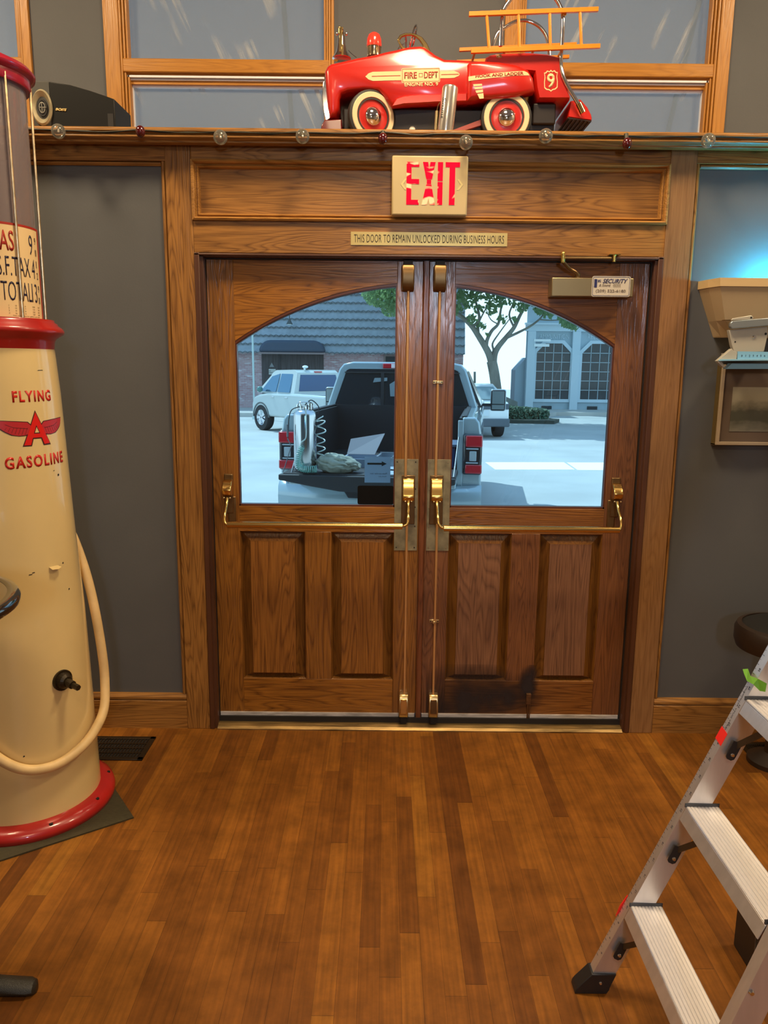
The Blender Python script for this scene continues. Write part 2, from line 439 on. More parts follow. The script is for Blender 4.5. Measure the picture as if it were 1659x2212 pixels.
# front wall, lower part, left and right of the doorway
bm = B(); box(bm, LX, -.80, .02, .20, 0, 2.47); box(bm, 1.14, RX, .02, .20, 0, 2.47); box(bm, -.80, 1.14, .03, .20, 2.07, 2.47)
struct('wall_front', bm, WALL)
# wall above the ledge, set back, with openings for the windows
YU = .62
WZ0, WZ1 = 2.50, 3.80
KU = (YU+3.2393)/(.45+3.2393)
def kx(x): return x*KU
def kz(z): return 1.62+(z-1.62)*KU
bm = B()
openings = [(kx(-3.0), kx(-1.575)), (kx(-1.225), kx(-.255)), (kx(.52), kx(1.475)), (kx(1.98), kx(2.99))]
xs = [LX] + [v for o in openings for v in o] + [RX]
for i in range(0, len(xs), 2): box(bm, xs[i], xs[i+1], YU, YU+.14, 2.47, CZ)
for a, c in openings: box(bm, a, c, YU, YU+.14, WZ1, CZ); box(bm, a, c, YU, YU+.14, 2.47, 2.52)
struct('wall_upper', bm, WALL)
# ledge: deep shelf with a moulded oak nose
bm = B(); box(bm, LX, RX, -.035, YU+.02, 2.478, 2.512)
struct('ledge_shelf', bm, OAK_H)
# nose profile in YZ swept along X
prof = [(-.030, 2.512), (-.072, 2.512), (-.078, 2.506), (-.078, 2.497), (-.066, 2.494), (-.064, 2.490), (-.070, 2.484), (-.070, 2.478), (-.060, 2.472), (-.052, 2.470), (-.052, 2.463), (-.036, 2.459), (-.030, 2.459)]
struct('trim_1', prism(B(), prof, LX, RX, 'X'), OAK_H, bevel=.0012)
# horizontal rails over the grey panels, casing posts, header boards
def bead(bm, x0, x1, z0, z1, r, Y, along):
    """small moulded bead: quarter step profile"""
    if along == 'X': prism(bm, [(Y, z0), (Y-r*.5, z0), (Y-r, z0+(z1-z0)*.4), (Y-r, z0+(z1-z0)*.7), (Y-r*.4, z1), (Y, z1)], x0, x1, 'X')
    else: prism(bm, [(x0, Y), (x0, Y-r*.4), (x0+(x1-x0)*.3, Y-r), (x0+(x1-x0)*.65, Y-r), (x1, Y-r*.4), (x1, Y)], z0, z1, 'Z')
struct('trim_2', box(B(), LX, -.879, 0, .022, 2.408, 2.470), OAK_H, bevel=.0015)
struct('trim_3', box(B(), 1.222, RX, 0, .022, 2.418, 2.470), OAK_H, bevel=.0015)
bm = B(); bead(bm, LX, -.897, 2.392, 2.408, .012, .018, 'X'); struct('trim_4', bm, OAK_H)
bm = B(); bead(bm, 1.24, RX, 2.400, 2.418, .012, .018, 'X'); struct('trim_5', bm, OAK_H)
struct('trim_6', box(B(), -.879, -.776, -.002, .05, 0, 2.472), OAK_V, bevel=.002)
struct('trim_7', box(B(), 1.117, 1.222, -.002, .05, 0, 2.472), wood('oak_upright_pale', (.16, .070, .022), (.33, .165, .062), 'Z', rough=.42, contrast=.55), bevel=.002)
bm = B(); bead(bm, -.899, -.879, .163, 2.408, .014, .018, 'Z'); struct('trim_8', bm, OAK_V)
bm = B(); bead(bm, 1.222, 1.240, .163, 2.418, .014, .018, 'Z'); struct('trim_9', bm, OAK_V)
struct('trim_10', box(B(), -.776, 1.117, 0, .04, 2.414, 2.472), OAK_H, bevel=.0015)        # top rail over the panel
struct('trim_11', box(B(), -.776, 1.117, 0, .05, 2.064, 2.186), OAK_H, bevel=.0015)        # header board
struct('trim_12', box(B(), -.76, 1.10, .020, .032, 2.19, 2.412), OAK_H)                     # recessed panel
bm = B()                                                                                   # mitred moulding round the panel
def mitre_frame(bm, x0, x1, z0, z1, w, prof):
    """prof: list of (inset 0..1 of w, y)"""
    secs = []
    for t, y in prof:
        i = w*t; secs.append([(x0+i, y, z0+i), (x1-i, y, z0+i), (x1-i, y, z1-i), (x0+i, y, z1-i)])
    R = [[bm.verts.new(p) for p in s] for s in secs]
    for i in range(len(R)-1):
        for k in range(4):
            bm.faces.new((R[i][k], R[i][(k+1) % 4], R[i+1][(k+1) % 4], R[i+1][k]))
    bmesh.ops.recalc_face_normals(bm, faces=bm.faces[:])
    for f in bm.faces:
        pass
    return bm
mitre_frame(bm, -.776, 1.117, 2.186, 2.414, .030, [(0, .0), (0.0, -.012), (.25, -.016), (.42, -.010), (.5, .002), (.6, .004), (.75, -.002), (.9, .004), (1, .02)])
struct('trim_13', bm, wood('oak_moulding', (.16, .06, .010), (.46, .22, .055), 'X', rough=.33))
# jambs and head of the doorway
bm = B(); box(bm, -.800, -.742, .006, .20, 0, 2.09); box(bm, 1.086, 1.140, .006, .20, 0, 2.09); box(bm, -.80, 1.14, .006, .20, 2.049, 2.09)
struct('trim_14', bm, JAMB, bevel=.001)
bm = B(); box(bm, -.7435, -.7405, .040, .06, .02, 2.047); box(bm, 1.0825, 1.0865, .038, .06, .02, 2.047); box(bm, -.742, 1.086, .040, .06, 2.0445, 2.049)
struct('trim_15', bm, SHADOWGAP)
bm = B(); box(bm, -.776, -.755, -.006, .008, 0, 2.064); box(bm, 1.096, 1.117, -.006, .008, 0, 2.064)
struct('trim_16', bm, JAMB, bevel=.003)
struct('trim_17', box(B(), -.776, 1.117, -.006, .008, 2.052, 2.062), JAMB, bevel=.003)
# baseboards
for nm, a, c in (('baseboard_left', LX, -.879), ('baseboard_right', 1.222, RX)):
    bm = B(); prism(bm, [(.022, 0), (-.002, 0), (-.002, .130), (.004, .137), (-.003, .141), (-.003, .150), (.006, .163), (.022, .163)], a, c, 'X')
    struct(nm, bm, OAK_H)
# threshold: brass sill strip on a dark saddle
bm = B(); prism(bm, [(-.012, 0), (-.012, .006), (.0, .014), (.020, .020), (.20, .020), (.20, 0)], -.742, 1.086, 'X')
struct('threshold', bm, mat('sill_brass', lin((150, 122, 76)), .38, metal=.7, var=.6, vscale=6, stretch=(1, 8, 8)))
struct('threshold_saddle', box(B(), -.742, 1.086, .034, .19, .018, .045), BLACKM)

# ------------------------------------------------------------------ upper windows
GLASSU = glassmat('dusty_reflection_glass', (.90, .94, .96), refl=.8, grime_haze=(.62, (.52, .56, .60), radians(24), .62, .17))  # slanting streaks: real grime together with room reflections painted in
GLASSV = glassmat('dusty_reflection_glass_wiped', (.90, .94, .96), refl=.8, grime_haze=(.62, (.52, .56, .60), radians(-24), .62, .17))
VINYL = mat('white_window_track', (.92, .92, .95), .3)
def upper_window(n, x0, x1, gx0, gx1, label=None):
    x0, x1, gx0, gx1 = [kx(v) for v in (x0, x1, gx0, gx1)]
    t = thing('window_%d' % n, None, None, (x0, YU, 2.52), kind='structure')
    z0, z1 = 2.512, WZ1+.05
    for a, c, s in ((x0, gx0-.035, 1), (gx1+.035, x1, -1)):
        obj('casing', box(B(), a, c, YU-.018, YU+.03, z0, z1), HONEY_V, t, bevel=.002)
        bm = B()
        e0, e1 = (c, c+.035) if s == 1 else (a-.035, a)
        for k in range(3):
            w = .035/3; q0 = e0+w*k if s == 1 else e1-w*(k+1)
            box(bm, q0, q0+w*.82, YU-.012+.010*k, YU+.05, z0, z1)
        obj('stop_moulding', bm, HONEY_V, t, bevel=.0015)
    obj('casing', box(B(), x0, x1, YU-.018, YU+.03, WZ1-.03, z1), HONEY_H, t, bevel=.002)
    obj('middle_rail', box(B(), gx0-.03, gx1+.03, YU-.008, YU+.06, kz(2.882), kz(2.938)), HONEY_H, t, bevel=.004)
    bm = B(); box(bm, gx0-.02, gx1+.02, YU+.010, YU+.06, kz(2.874), kz(2.882)); box(bm, gx0-.01, gx1+.01, YU+.03, YU+.07, kz(2.844), kz(2.860))
    obj('lower_rail', bm, HONEY_H, t)
    bm = B(); box(bm, gx0-.012, gx1+.012, YU+.008, YU+.05, kz(2.866), kz(2.874)); box(bm, gx0-.008, gx1+.008, YU+.022, YU+.06, kz(2.858), kz(2.863))
    box(bm, gx0-.002, gx1+.002, YU+.045, YU+.07, kz(2.838), kz(2.844)); box(bm, gx0-.004, gx0+.001, YU+.045, YU+.07, 2.52, kz(2.84)); box(bm, gx1-.001, gx1+.004, YU+.045, YU+.07, 2.52, kz(2.84))
    obj('track', bm, VINYL, t)
    for a, c in ((kz(2.938), WZ1), (2.515, kz(2.842))):
        obj('pane', box(B(), gx0-.004, gx1+.004, YU+.062, YU+.066, a, c), GLASSU if n in (1, 3) else GLASSV, t)
    return t
upper_window(1, -1.241, -.238, -1.142, -.284)
upper_window(2, .505, 1.493, .602, 1.406)
upper_window(3, -3.05, -1.564, -2.95, -1.632)
upper_window(4, 1.95, 3.05, 2.05, 2.95)
# ------------------------------------------------------------------ the pair of doors
GLASSD = glassmat('door_glass_blue_film', (.735, .915, .99), refl=.7)
BEVEL = wood('panel_bevel_oak', (.070, .022, .003), (.20, .080, .014), 'Z', rough=.35, coat=.2)
FIELD1 = wood('panel_field_oak', (.085, .026, .004), (.34, .135, .024), 'Z', rough=.36, coat=.2)
FIELD2 = wood('panel_field_oak_faded', (.085, .036, .018), (.27, .125, .062), 'Z', rough=.42, coat=.1)
YF, YB = .05, .094          # faces of the leaves
AX, AZ, AR = .165, .543, 1.41
def arcz(x, dr=0.0): return AZ+sqrt((AR+dr)**2-(x-AX)**2)
def door(n, s, xo, xi, so, si, MV, MH, m0, m1, p):
    """s=-1 left leaf, +1 right leaf; xo/xi outer/inner edges; so/si stile inner faces; m0..m1 mullion"""
    t = thing('door_%d' % n, None, None, ((xo+xi)/2, YF, .03), kind='structure')
    zb, zt = .060, 2.044
    a, c = sorted((xo, so)); obj('stile', box(B(), a, c, YF, YB, zb, zt), MV, t, bevel=.0012)
    a, c = sorted((xi, si)); obj('stile', box(B(), a, c, YF, YB, zb, zt), MV, t, bevel=.0012)
    x0, x1 = sorted((so, si))
    obj('bottom_rail', box(B(), x0, x1, YF, YB, zb, .222), MH, t, bevel=.0012)
    obj('middle_rail', box(B(), x0, x1, YF, YB, .905, 1.018), MH, t, bevel=.0012)
    obj('mullion', box(B(), m0, m1, YF, YB, .222, .905), MV, t, bevel=.0012)
    # top rail with the arched lower edge
    K = 24; xs = [x0+(x1-x0)*i/K for i in range(K+1)]
    pts = [(x0, zt), (x1, zt)] + [(x, arcz(x, .008)) for x in reversed(xs)]
    obj('top_rail', prism(B(), pts, YF, YB), MH, t, bevel=.0012)
    # glazing bead round the pane
    bm = B(); w = .011
    for dz0, dz1, y in ((.008, -.002, YF+.002), (-.002, -.006, YF+.007)):
        up = [(x, arcz(x, dz0)) for x in xs]; lo = [(x, arcz(x, dz1)) for x in xs]
        for i in range(K): hexa(bm, [(lo[i][0], y, lo[i][1]), (lo[i+1][0], y, lo[i+1][1]), (lo[i+1][0], YB-.01, lo[i+1][1]), (lo[i][0], YB-.01, lo[i][1]), (up[i][0], y, up[i][1]), (up[i+1][0], y, up[i+1][1]), (up[i+1][0], YB-.01, up[i+1][1]), (up[i][0], YB-.01, up[i][1])])
    for x in (x0, x1-.006): box(bm, x, x+.006, YF+.004, YB-.01, 1.018, arcz(x+.003, .004))
    box(bm, x0, x1, YF+.004, YB-.01, 1.018, 1.026)
    obj('glazing_bead', bm, mat('bead_dark_oak', lin((92, 46, 20)), .35, coat=.3), t)
    pts = [(x0+.003, 1.020), (x1-.003, 1.020)] + [(x, arcz(x)) for x in reversed(xs)]
    pts[2] = (x1-.003, pts[2][1]); pts[-1] = (x0+.003, pts[-1][1])
    obj('pane', prism(B(), pts, YF+.016, YF+.021), GLASSD, t)
    # raised panels
    for a, c in (sorted((so, m0 if s == -1 else m1)), sorted((m1 if s == -1 else m0, si))):
        bm = B(); z0, z1 = .222, .905
        sec = []
        for ins, y in ((0, YF+.003), (.004, YF+.008), (.007, YF+.018), (.010, YF+.024), (.043, YF+.008), (.0445, YF+.002)):
            sec.append([(a+ins, y, z0+ins*.62), (c-ins, y, z0+ins*.62), (c-ins, y, z1-ins), (a+ins, y, z1-ins)])
        R = [[bm.verts.new(q) for q in k] for k in sec]
        for i in range(len(R)-1):
            for k in range(4): bm.faces.new((R[i][k], R[i][(k+1) % 4], R[i+1][(k+1) % 4], R[i+1][k]))
        ff = bm.faces.new(R[-1])
        back = [bm.verts.new((q[0], YB-.01, q[2])) for q in sec[0]]
        for k in range(4): bm.faces.new((R[0][k], back[k], back[(k+1) % 4], R[0][(k+1) % 4]))
        bm.faces.new(back[::-1]); bmesh.ops.recalc_face_normals(bm, faces=bm.faces[:])
        rp_ = obj('raised_panel', bm, BEVEL, t)
        i_ = .0450
        obj('panel_field', box(B(), a+i_, c-i_, YF+.0012, YF+.004, z0+i_*.62, z1-i_), FIELD1 if s == -1 else FIELD2, rp_)
    # worn metal sweep along the bottom
    a, c = sorted((xo, xi))
    bm = B(); box(bm, a+.002, c-.004, YF-.006, YF+.004, .038, .061)
    for k in range(7):
        x = a+.07+k*(c-a-.14)/6; tube(bm, [(x, YF-.0075, .050), (x, YF-.004, .050)], .003, 8)
    obj('sweep', bm, STEEL_DIRTY, t, label='scuffed grey metal sweep')
    return t
D1 = door(1, -1, -.740, .151, -.630, .046, DOOR_V, DOOR_H, -.346, -.231, None)
D2 = door(2, 1, 1.082, .179, .958, .284, DOOR2_V, DOOR2_H, .561, .685, None)
bm = B(); prism(bm, [(.1515, YF+.03), (.1515, YF-.004), (.156, YF-.014), (.174, YF-.014), (.1785, YF-.004), (.1785, YF+.03)], .045, 2.044, 'Z')
obj('astragal', bm, wood('astragal_oak', (.07, .018, .006), (.21, .070, .026), 'Z', rough=.3, coat=.3), D2)

# smoke-dark stain on the foot of the right leaf
def stainmat():
    m, nt = _new('scorch_stain')
    out = N(nt, 'ShaderNodeOutputMaterial'); tr = N(nt, 'ShaderNodeBsdfTransparent'); df = N(nt, 'ShaderNodeBsdfPrincipled')
    df.inputs['Base Color'].default_value = (.022, .017, .019, 1); df.inputs['Roughness'].default_value = .42
    tc = N(nt, 'ShaderNodeTexCoord'); no = N(nt, 'ShaderNodeTexNoise'); no.inputs['Scale'].default_value = 9; no.inputs['Detail'].default_value = 4
    L(nt, tc.outputs['Object'], no.inputs['Vector'])
    vc = N(nt, 'ShaderNodeAttribute'); vc.attribute_name = 'amount'
    mu = N(nt, 'ShaderNodeMath', operation='MULTIPLY'); L(nt, no.outputs[0], mu.inputs[0]); L(nt, vc.outputs['Fac'], mu.inputs[1])
    m2 = N(nt, 'ShaderNodeMath', operation='MULTIPLY', use_clamp=True); m2.inputs[1].default_value = 1.7; L(nt, mu.outputs[0], m2.inputs[0])
    mx = N(nt, 'ShaderNodeMixShader'); L(nt, m2.outputs[0], mx.inputs[0]); L(nt, tr.outputs[0], mx.inputs[1]); L(nt, df.outputs[0], mx.inputs[2]); L(nt, mx.outputs[0], out.inputs[0])
    return m
def stain(blobs, x0, x1, z0, z1, nx, nz, Y):
    bm = B(); lay = bm.verts.layers.float.new('amount'); g = []
    for j in range(nz+1):
        row = []
        for i in range(nx+1):
            x = x0+(x1-x0)*i/nx; z = z0+(z1-z0)*j/nz; v = bm.verts.new((x, Y, z)); a = 0
            for bx, bz, rx, rz, s in blobs: a = max(a, s*max(0, 1-((x-bx)/rx)**2-((z-bz)/rz)**2))
            v[lay] = a; row.append(v)
        g.append(row)
    for j in range(nz):
        for i in range(nx): bm.faces.new((g[j][i], g[j][i+1], g[j+1][i+1], g[j+1][i]))
    return bm
obj('stain', stain([(.40, .12, .30, .20, .85), (.66, .19, .05, .11, 1.3), (.60, .14, .14, .09, .9), (.675, .245, .03, .07, 1.1)], .20, .95, .064, .30, 60, 24, YF-.0012), stainmat(), D2, label='dark scorch-like stain low on the leaf')

# ------------------------------------------------------------------ panic hardware of each leaf
def panic(t, s, cx, px0, px1, py0, py1, hx, rodx0, rodx1, tx, bx, barz, barxa, barxb):
    """cx: lock case centre x; hx: hinge-side bracket x"""
    # lock plate with screws
    bm = B(); box(bm, px0, px1, YF-.003, YF+.001, .826, 1.229)
    pl = obj('lock_plate', bm, BRASS_AGED, t, bevel=.0006, label='tarnished brass lock plate')
    bm = B()
    for x in (px0+.010, px1-.012):
        for z in (.840, 1.217): tube(bm, [(x, YF-.0045, z), (x, YF-.002, z)], .0028, 10)
    for z in (.935, 1.02, 1.10): tube(bm, [(px1-.011 if s < 0 else px0+.010, YF-.0045, z), (px1-.011 if s < 0 else px0+.010, YF-.002, z)], .0028, 10)
    obj('screw', bm, BLACKM if s < 0 else SCREW, pl)
    # lock case
    bm = B(); box(bm, cx-.029, cx+.029, YF-.010, YF-.002, .945, 1.160)
    cs = obj('lock_case', bm, BRASS_DARK, t, bevel=.003)
    bm = B(); prism(bm, [(YF-.008, 1.150), (YF-.022, 1.148), (YF-.030, 1.130), (YF-.034, 1.105), (YF-.052, 1.085), (YF-.057, 1.070), (YF-.050, 1.055), (YF-.030, 1.050), (YF-.008, 1.060)], cx-.024, cx+.024, 'X')
    obj('lever_housing', bm, BRASS_POL, cs, bevel=.003)
    bm = B()
    for q in (-.017, .017): tube(bm, [(cx+q, YF-.0245, 1.137), (cx+q, YF-.021, 1.137)], .003, 10)
    for q in (-.013, .013): ball(bm, (cx+q, YF-.050, 1.052), .0045, 10)
    obj('screw', bm, SCREW, cs, smooth=True)
    # hinge side bracket
    bm = B(); box(bm, hx-.019, hx+.019, YF-.010, YF+.001, .985, 1.158); box(bm, hx-.017+.012*(-s), hx+.017+.012*(-s), YF-.008, YF+.001, .935, 1.06)
    hb = obj('bracket', bm, BRASS_DARK, t, bevel=.004)
    bm = B(); prism(bm, [(YF-.008, 1.135), (YF-.028, 1.132), (YF-.050, 1.115), (YF-.062, 1.095), (YF-.056, 1.075), (YF-.040, 1.066), (YF-.008, 1.070)], hx-.019, hx+.019, 'X')
    obj('lever_housing', bm, BRASS_POL, hb, bevel=.003)
    bm = B()
    for q in (-.013, .013): ball(bm, (hx+q, YF-.050, 1.060), .0045, 10)
    obj('screw', bm, SCREW, hb, smooth=True)
    # arms and bar
    yb = -.075; inn = 1 if s < 0 else -1
    for ax, side in ((cx, -1), (hx, 1)):
        q = inn*side*.0 
        ex = barxb if ax == cx else barxa
        pts = smoothpath([(ax, YF-.045, 1.060), (ax, YF-.062, 1.035), (ax+(ex-ax)*.05, yb+.020, 1.000), (ax+(ex-ax)*.15, yb+.004, .972), (ax+(ex-ax)*.6, yb, barz+.004), (ex, yb, barz)], 5)
        obj('lever_arm', tube(B(), pts, .0058, 12), BRASS_POL, t, smooth=True)
    obj('push_bar', cyl(B(), (barxa, yb, barz), (barxb, yb, barz), .0132, 24), BRASS_POL, t, smooth=True, label='polished brass crash bar')
    # vertical rods
    obj('rod', cyl(B(), (rodx0, YF-.020, 1.155), (rodx0, YF-.020, 1.935), .0052, 12), ROD, t, smooth=True)
    obj('rod', cyl(B(), (rodx1, YF-.018, .150), (rodx1, YF-.018, .948), .0052, 12), ROD, t, smooth=True)
    # top latch
    prof = [(YF, 2.028), (YF-.040, 2.028), (YF-.047, 2.020), (YF-.050, 1.990), (YF-.050, 1.955), (YF-.044, 1.935), (YF-.026, 1.924), (YF, 1.922)]
    tl = obj('top_latch', prism(B(), prof, tx-.025, tx+.025, 'X'), BRASS_DARK, t, bevel=.005)
    obj('bolt', box(B(), tx-.018, tx+.018, YF-.03, YF-.002, 2.028, 2.042), BLACKM, tl)
    prof = [(YF, .165), (YF-.030, .165), (YF-.044, .150), (YF-.048, .110), (YF-.046, .075), (YF-.030, .052), (YF, .050)]
    bl = obj('bottom_latch', prism(B(), prof, bx-.021, bx+.021, 'X'), BRASS, t, bevel=.004)
    obj('face_plate', box(B(), bx-.014, bx+.014, YF-.051, YF-.044, .080, .148), BRASS_DARK if s > 0 else BRASS_POL, bl, bevel=.002)
    obj('bolt', box(B(), bx-.013, bx+.013, YF-.03, YF-.006, .022, .052), BLACKM, bl)
panic(D1, -1, .104, .045, .146, 0, 0, -.672, .091, .100, .089, .097, .9600, -.658, .078)
panic(D2, 1, .226, .186, .285, 0, 0, .999, .2205, .231, .2195, .232, .953, .990, .252)
for z, x in ((1.556, .222), (.503, .229)):
    bm = B(); box(bm, x-.022, x+.022, YF-.006, YF+.001, z-.007, z+.007); box(bm, x-.008, x+.008, YF-.026, YF-.004, z-.006, z+.006)
    rg = obj('rod_guide', bm, BRASS, D2, bevel=.002)
    bm = B()
    for q in (-.016, .016): tube(bm, [(x+q, YF-.0075, z), (x+q, YF-.005, z)], .003, 8)
    obj('screw', bm, BLACKM, rg)
# foot bolt / door stop on the right leaf
bm = B(); tube(bm, [(.664, YF-.010, .045), (.664, YF-.012, .13)], .004, 8); tube(bm, [(.672, YF-.010, .045), (.672, YF-.012, .12)], .003, 8); box(bm, .655, .676, YF-.016, YF, .115, .165)
obj('foot_bolt', bm, mat('rusty_iron', lin((110, 78, 50)), .5, metal=.7, var=.4, vscale=60), D2, bevel=.001)

# closer on the right leaf
CLZ0, CLZ1 = 1.905, 1.978
cl = obj('door_closer', box(B(), .668, .998, YF-.070, YF, CLZ0, CLZ1), mat('closer_bronze', lin((160, 142, 105)), .34, metal=.75, var=.08, vscale=6), D2, bevel=.003)
bm = B(); tube(bm, smoothpath([(.775, YF-.055, 1.985), (.765, YF-.058, 2.000), (.735, YF-.065, 2.015), (.706, YF-.085, 2.036)], 4), .007, 10); tube(bm, [(.775, YF-.05, 1.976), (.775, YF-.05, 1.996)], .011, 14)
obj('arm', bm, BRASS_DARK, cl, smooth=True)
bm = B(); tube(bm, [(.705, -.035, 2.052), (.830, -.028, 2.054), (.900, -.022, 2.055)], .0045, 10)
obj('arm', bm, BRASS, cl, smooth=True)
bm = B(); tube(bm, [(.704, -.035, 2.033), (.704, -.035, 2.068)], .0085, 14); ball(bm, (.704, -.035, 2.068), .0085, 12); tube(bm, [(.912, -.022, 2.040), (.912, -.022, 2.068)], .0065, 12); box(bm, .890, .935, -.03, .006, 2.066, 2.069)
obj('joint', bm, mat('bright_brass', lin((230, 200, 110)), .2, metal=1.0), cl, smooth=True)
WHITE = mat('sticker_white', lin((205, 196, 180)), .4)
NAVY = mat('sticker_navy', lin((38, 42, 96)), .4)
INK = mat('ink_black', (.012, .011, .012), .5)
st = obj('sticker', prism(B(), rrect(.829, .984, 1.905, 1.985, .008), YF-.0725, YF-.070), WHITE, cl, label='white company sticker with a phone number')
bm = B(); o_ = rrect(.832, .981, 1.908, 1.982, .007); i_ = rrect(.8335, .9795, 1.9095, 1.9805, .006)
Ys = YF-.0731
vo = [bm.verts.new((p[0], Ys, p[1])) for p in o_]; vi = [bm.verts.new((p[0], Ys, p[1])) for p in i_]
for k in range(len(vo)): bm.faces.new((vo[k], vo[(k+1) % len(vo)], vi[(k+1) % len(vi)], vi[k]))
obj('border_line', bm, NAVY, st)
bm = textbm('1', h=.032, w=.011, f=onwall(.8435, 1.957, Ys), bold=.0); textbm('st', h=.011, f=onwall(.858, 1.967, Ys), bold=.02, bm=bm)
textbm('SECURITY', w=.100, h=.017, f=onwall(.922, 1.966, Ys), bold=.015, shear=.3, bm=bm)
obj('lettering', bm, NAVY, st)
bm = textbm('& Sound', w=.046, h=.010, f=onwall(.881, 1.950, Ys), shear=.3)
textbm('(209) 522-6180', w=.120, h=.014, f=onwall(.906, 1.926, Ys), bm=bm)
textbm('((((((', w=.030, h=.014, f=onwall(.930, 1.949, Ys), bm=bm)
obj('lettering', bm, mat('ink_grey', lin((120, 104, 84)), .5), st)

# paper and black sticker on the left pane
def papermat():
    m, nt = _new('thin_paper'); out = N(nt, 'ShaderNodeOutputMaterial'); df = N(nt, 'ShaderNodeBsdfDiffuse'); tl = N(nt, 'ShaderNodeBsdfTranslucent')
    df.inputs[0].default_value = (.55, .58, .62, 1); tl.inputs[0].default_value = (.50, .58, .72, 1); mx = N(nt, 'ShaderNodeMixShader'); mx.inputs[0].default_value = .6
    L(nt, df.outputs[0], mx.inputs[1]); L(nt, tl.outputs[0], mx.inputs[2]); L(nt, mx.outputs[0], out.inputs[0]); return m
PAPER = papermat()
t = obj('paper_notice', box(B(), -.086, .026, YF+.0222, YF+.0226, 1.122, 1.235), PAPER, label='square paper notice with a black right-pointing arrow taped to left door glass', cat='notice')
bm = B(); prism(bm, [(-.074, 1.2005), (-.074, 1.2090), (-.012, 1.2090), (-.012, 1.2155), (.010, 1.2050), (-.012, 1.1940), (-.012, 1.2005)], YF+.0215, YF+.0222)
obj('arrow', bm, INK, t, label='black arrow')
bm = textbm('Please use other door', w=.074, h=.006, f=lambda u, v, d: (-.026-u, YF+.0222-d, 1.162+v)); textbm('thank you', w=.034, h=.006, f=lambda u, v, d: (-.008-u, YF+.0222-d, 1.149+v), bm=bm)
obj('lettering', bm, INK, t)
obj('black_sticker', prism(B(), rrect(-.116, .041, 1.027, 1.110, .008), YF+.0125, YF+.0155), mat('sticker_black', (.004, .004, .0045), .7, spec=.15), label='blank black rectangular sticker in the lower right corner of left door glass', cat='sticker')

# ------------------------------------------------------------------ EXIT sign
ex = thing('exit_sign', 'cream lit EXIT sign with red letters mounted over the double doors', 'sign', (.166, .0, 2.20))
CREAM = mat('exit_housing_cream', lin((205, 182, 130)), .35, var=.04, vscale=5)
obj('housing', box(B(), .018, .314, -.055, .02, 2.204, 2.424), CREAM, ex, bevel=.006, bseg=3)
RED_E = mat('exit_letter_red', (.80, .0, .03), .4, emit=(1.0, .0, .045), estr=.85, col2=(1.0, .05, .05))
def exitred():
    m, nt = _new('exit_letter_panel'); out = N(nt, 'ShaderNodeOutputMaterial'); b = N(nt, 'ShaderNodeBsdfPrincipled'); L(nt, b.outputs[0], out.inputs[0])
    tc = N(nt, 'ShaderNodeTexCoord'); mp = N(nt, 'ShaderNodeMapping'); mp.inputs['Scale'].default_value = (8, 1, 14); mp.inputs['Location'].default_value = (.3, 0, .35); L(nt, tc.outputs['Object'], mp.inputs[0])
    no = N(nt, 'ShaderNodeTexNoise'); no.inputs['Scale'].default_value = 1.6; no.inputs['Detail'].default_value = 1.5; no.inputs['Distortion'].default_value = .6; L(nt, mp.outputs[0], no.inputs['Vector'])
    rp = N(nt, 'ShaderNodeValToRGB'); e = rp.color_ramp.elements; e[0].position = .56; e[0].color = (.80, .0, .025, 1); e[1].position = .62; e[1].color = (1, .55, .30, 1)
    L(nt, no.outputs[0], rp.inputs[0]); L(nt, rp.outputs[0], b.inputs['Base Color']); L(nt, rp.outputs[0], b.inputs['Emission Color']); setin(b, 'Emission Strength', .5)
    b.inputs['Roughness'].default_value = .5; setin(b, 'Specular IOR Level', .1)
    return m
RED_E = exitred(); Ye = -.0552
def seg_letter(bm, quads):
    for q in quads: prism(bm, q, Ye-.0012, Ye)
def R4(x0, x1, z0, z1): return [(x0, z0), (x1, z0), (x1, z1), (x0, z1)]
z0, z1 = 2.243, 2.400; zm = (z0+z1)/2+.004
bm = B(); seg_letter(bm, [R4(.075, .094, z0, z1), R4(.094, .124, z1-.018, z1), R4(.094, .124, zm-.006, zm+.012), R4(.094, .124, z0, z0+.018)])
seg_letter(bm, [[(.138, z1), (.158, z1), (.1625, 2.372), (.167, z1), (.187, z1), (.174, zm+.012), (.152, zm+.012)], [(.152, zm-.008), (.172, zm-.008), (.187, z0), (.167, z0), (.162, 2.268), (.155, z0), (.135, z0)], R4(.154, .171, zm-.006, zm+.010)])
seg_letter(bm, [R4(.196, .216, zm+.006, z1), R4(.196, .216, z0, zm+.002)])
seg_letter(bm, [R4(.226, .282, z1-.018, z1), R4(.242, .264, z0, z1-.018)])
obj('lettering', bm, RED_E, ex, label='glowing red letters reading EXIT')
for sx, x in ((-1, .052), (1, .296)):
    bm = B(); prism(bm, [(x, 2.318), (x-sx*.016, 2.338), (x-sx*.024, 2.338), (x-sx*.010, 2.318), (x-sx*.024, 2.298), (x-sx*.016, 2.298)], Ye-.0008, Ye)
    obj('knockout_arrow', bm, mat('knockout', lin((225, 205, 140)), .4), ex)
# brass notice strip
nt_ = thing('door_notice', 'brass strip sign reading this door to remain unlocked during business hours', 'sign', (.17, 0, 2.098))
obj('plate', box(B(), -.144, .484, -.0025, .001, 2.098, 2.149), mat('notice_brass', lin((205, 178, 108)), .3, metal=.45), nt_)
obj('lettering', textbm('THIS DOOR TO REMAIN UNLOCKED DURING BUSINESS HOURS', w=.602, h=.031, f=onwall(.170, 2.1235, -.0026), bold=.0, spacing=1.08), mat('engraved_brown', lin((60, 42, 20)), .5), nt_)
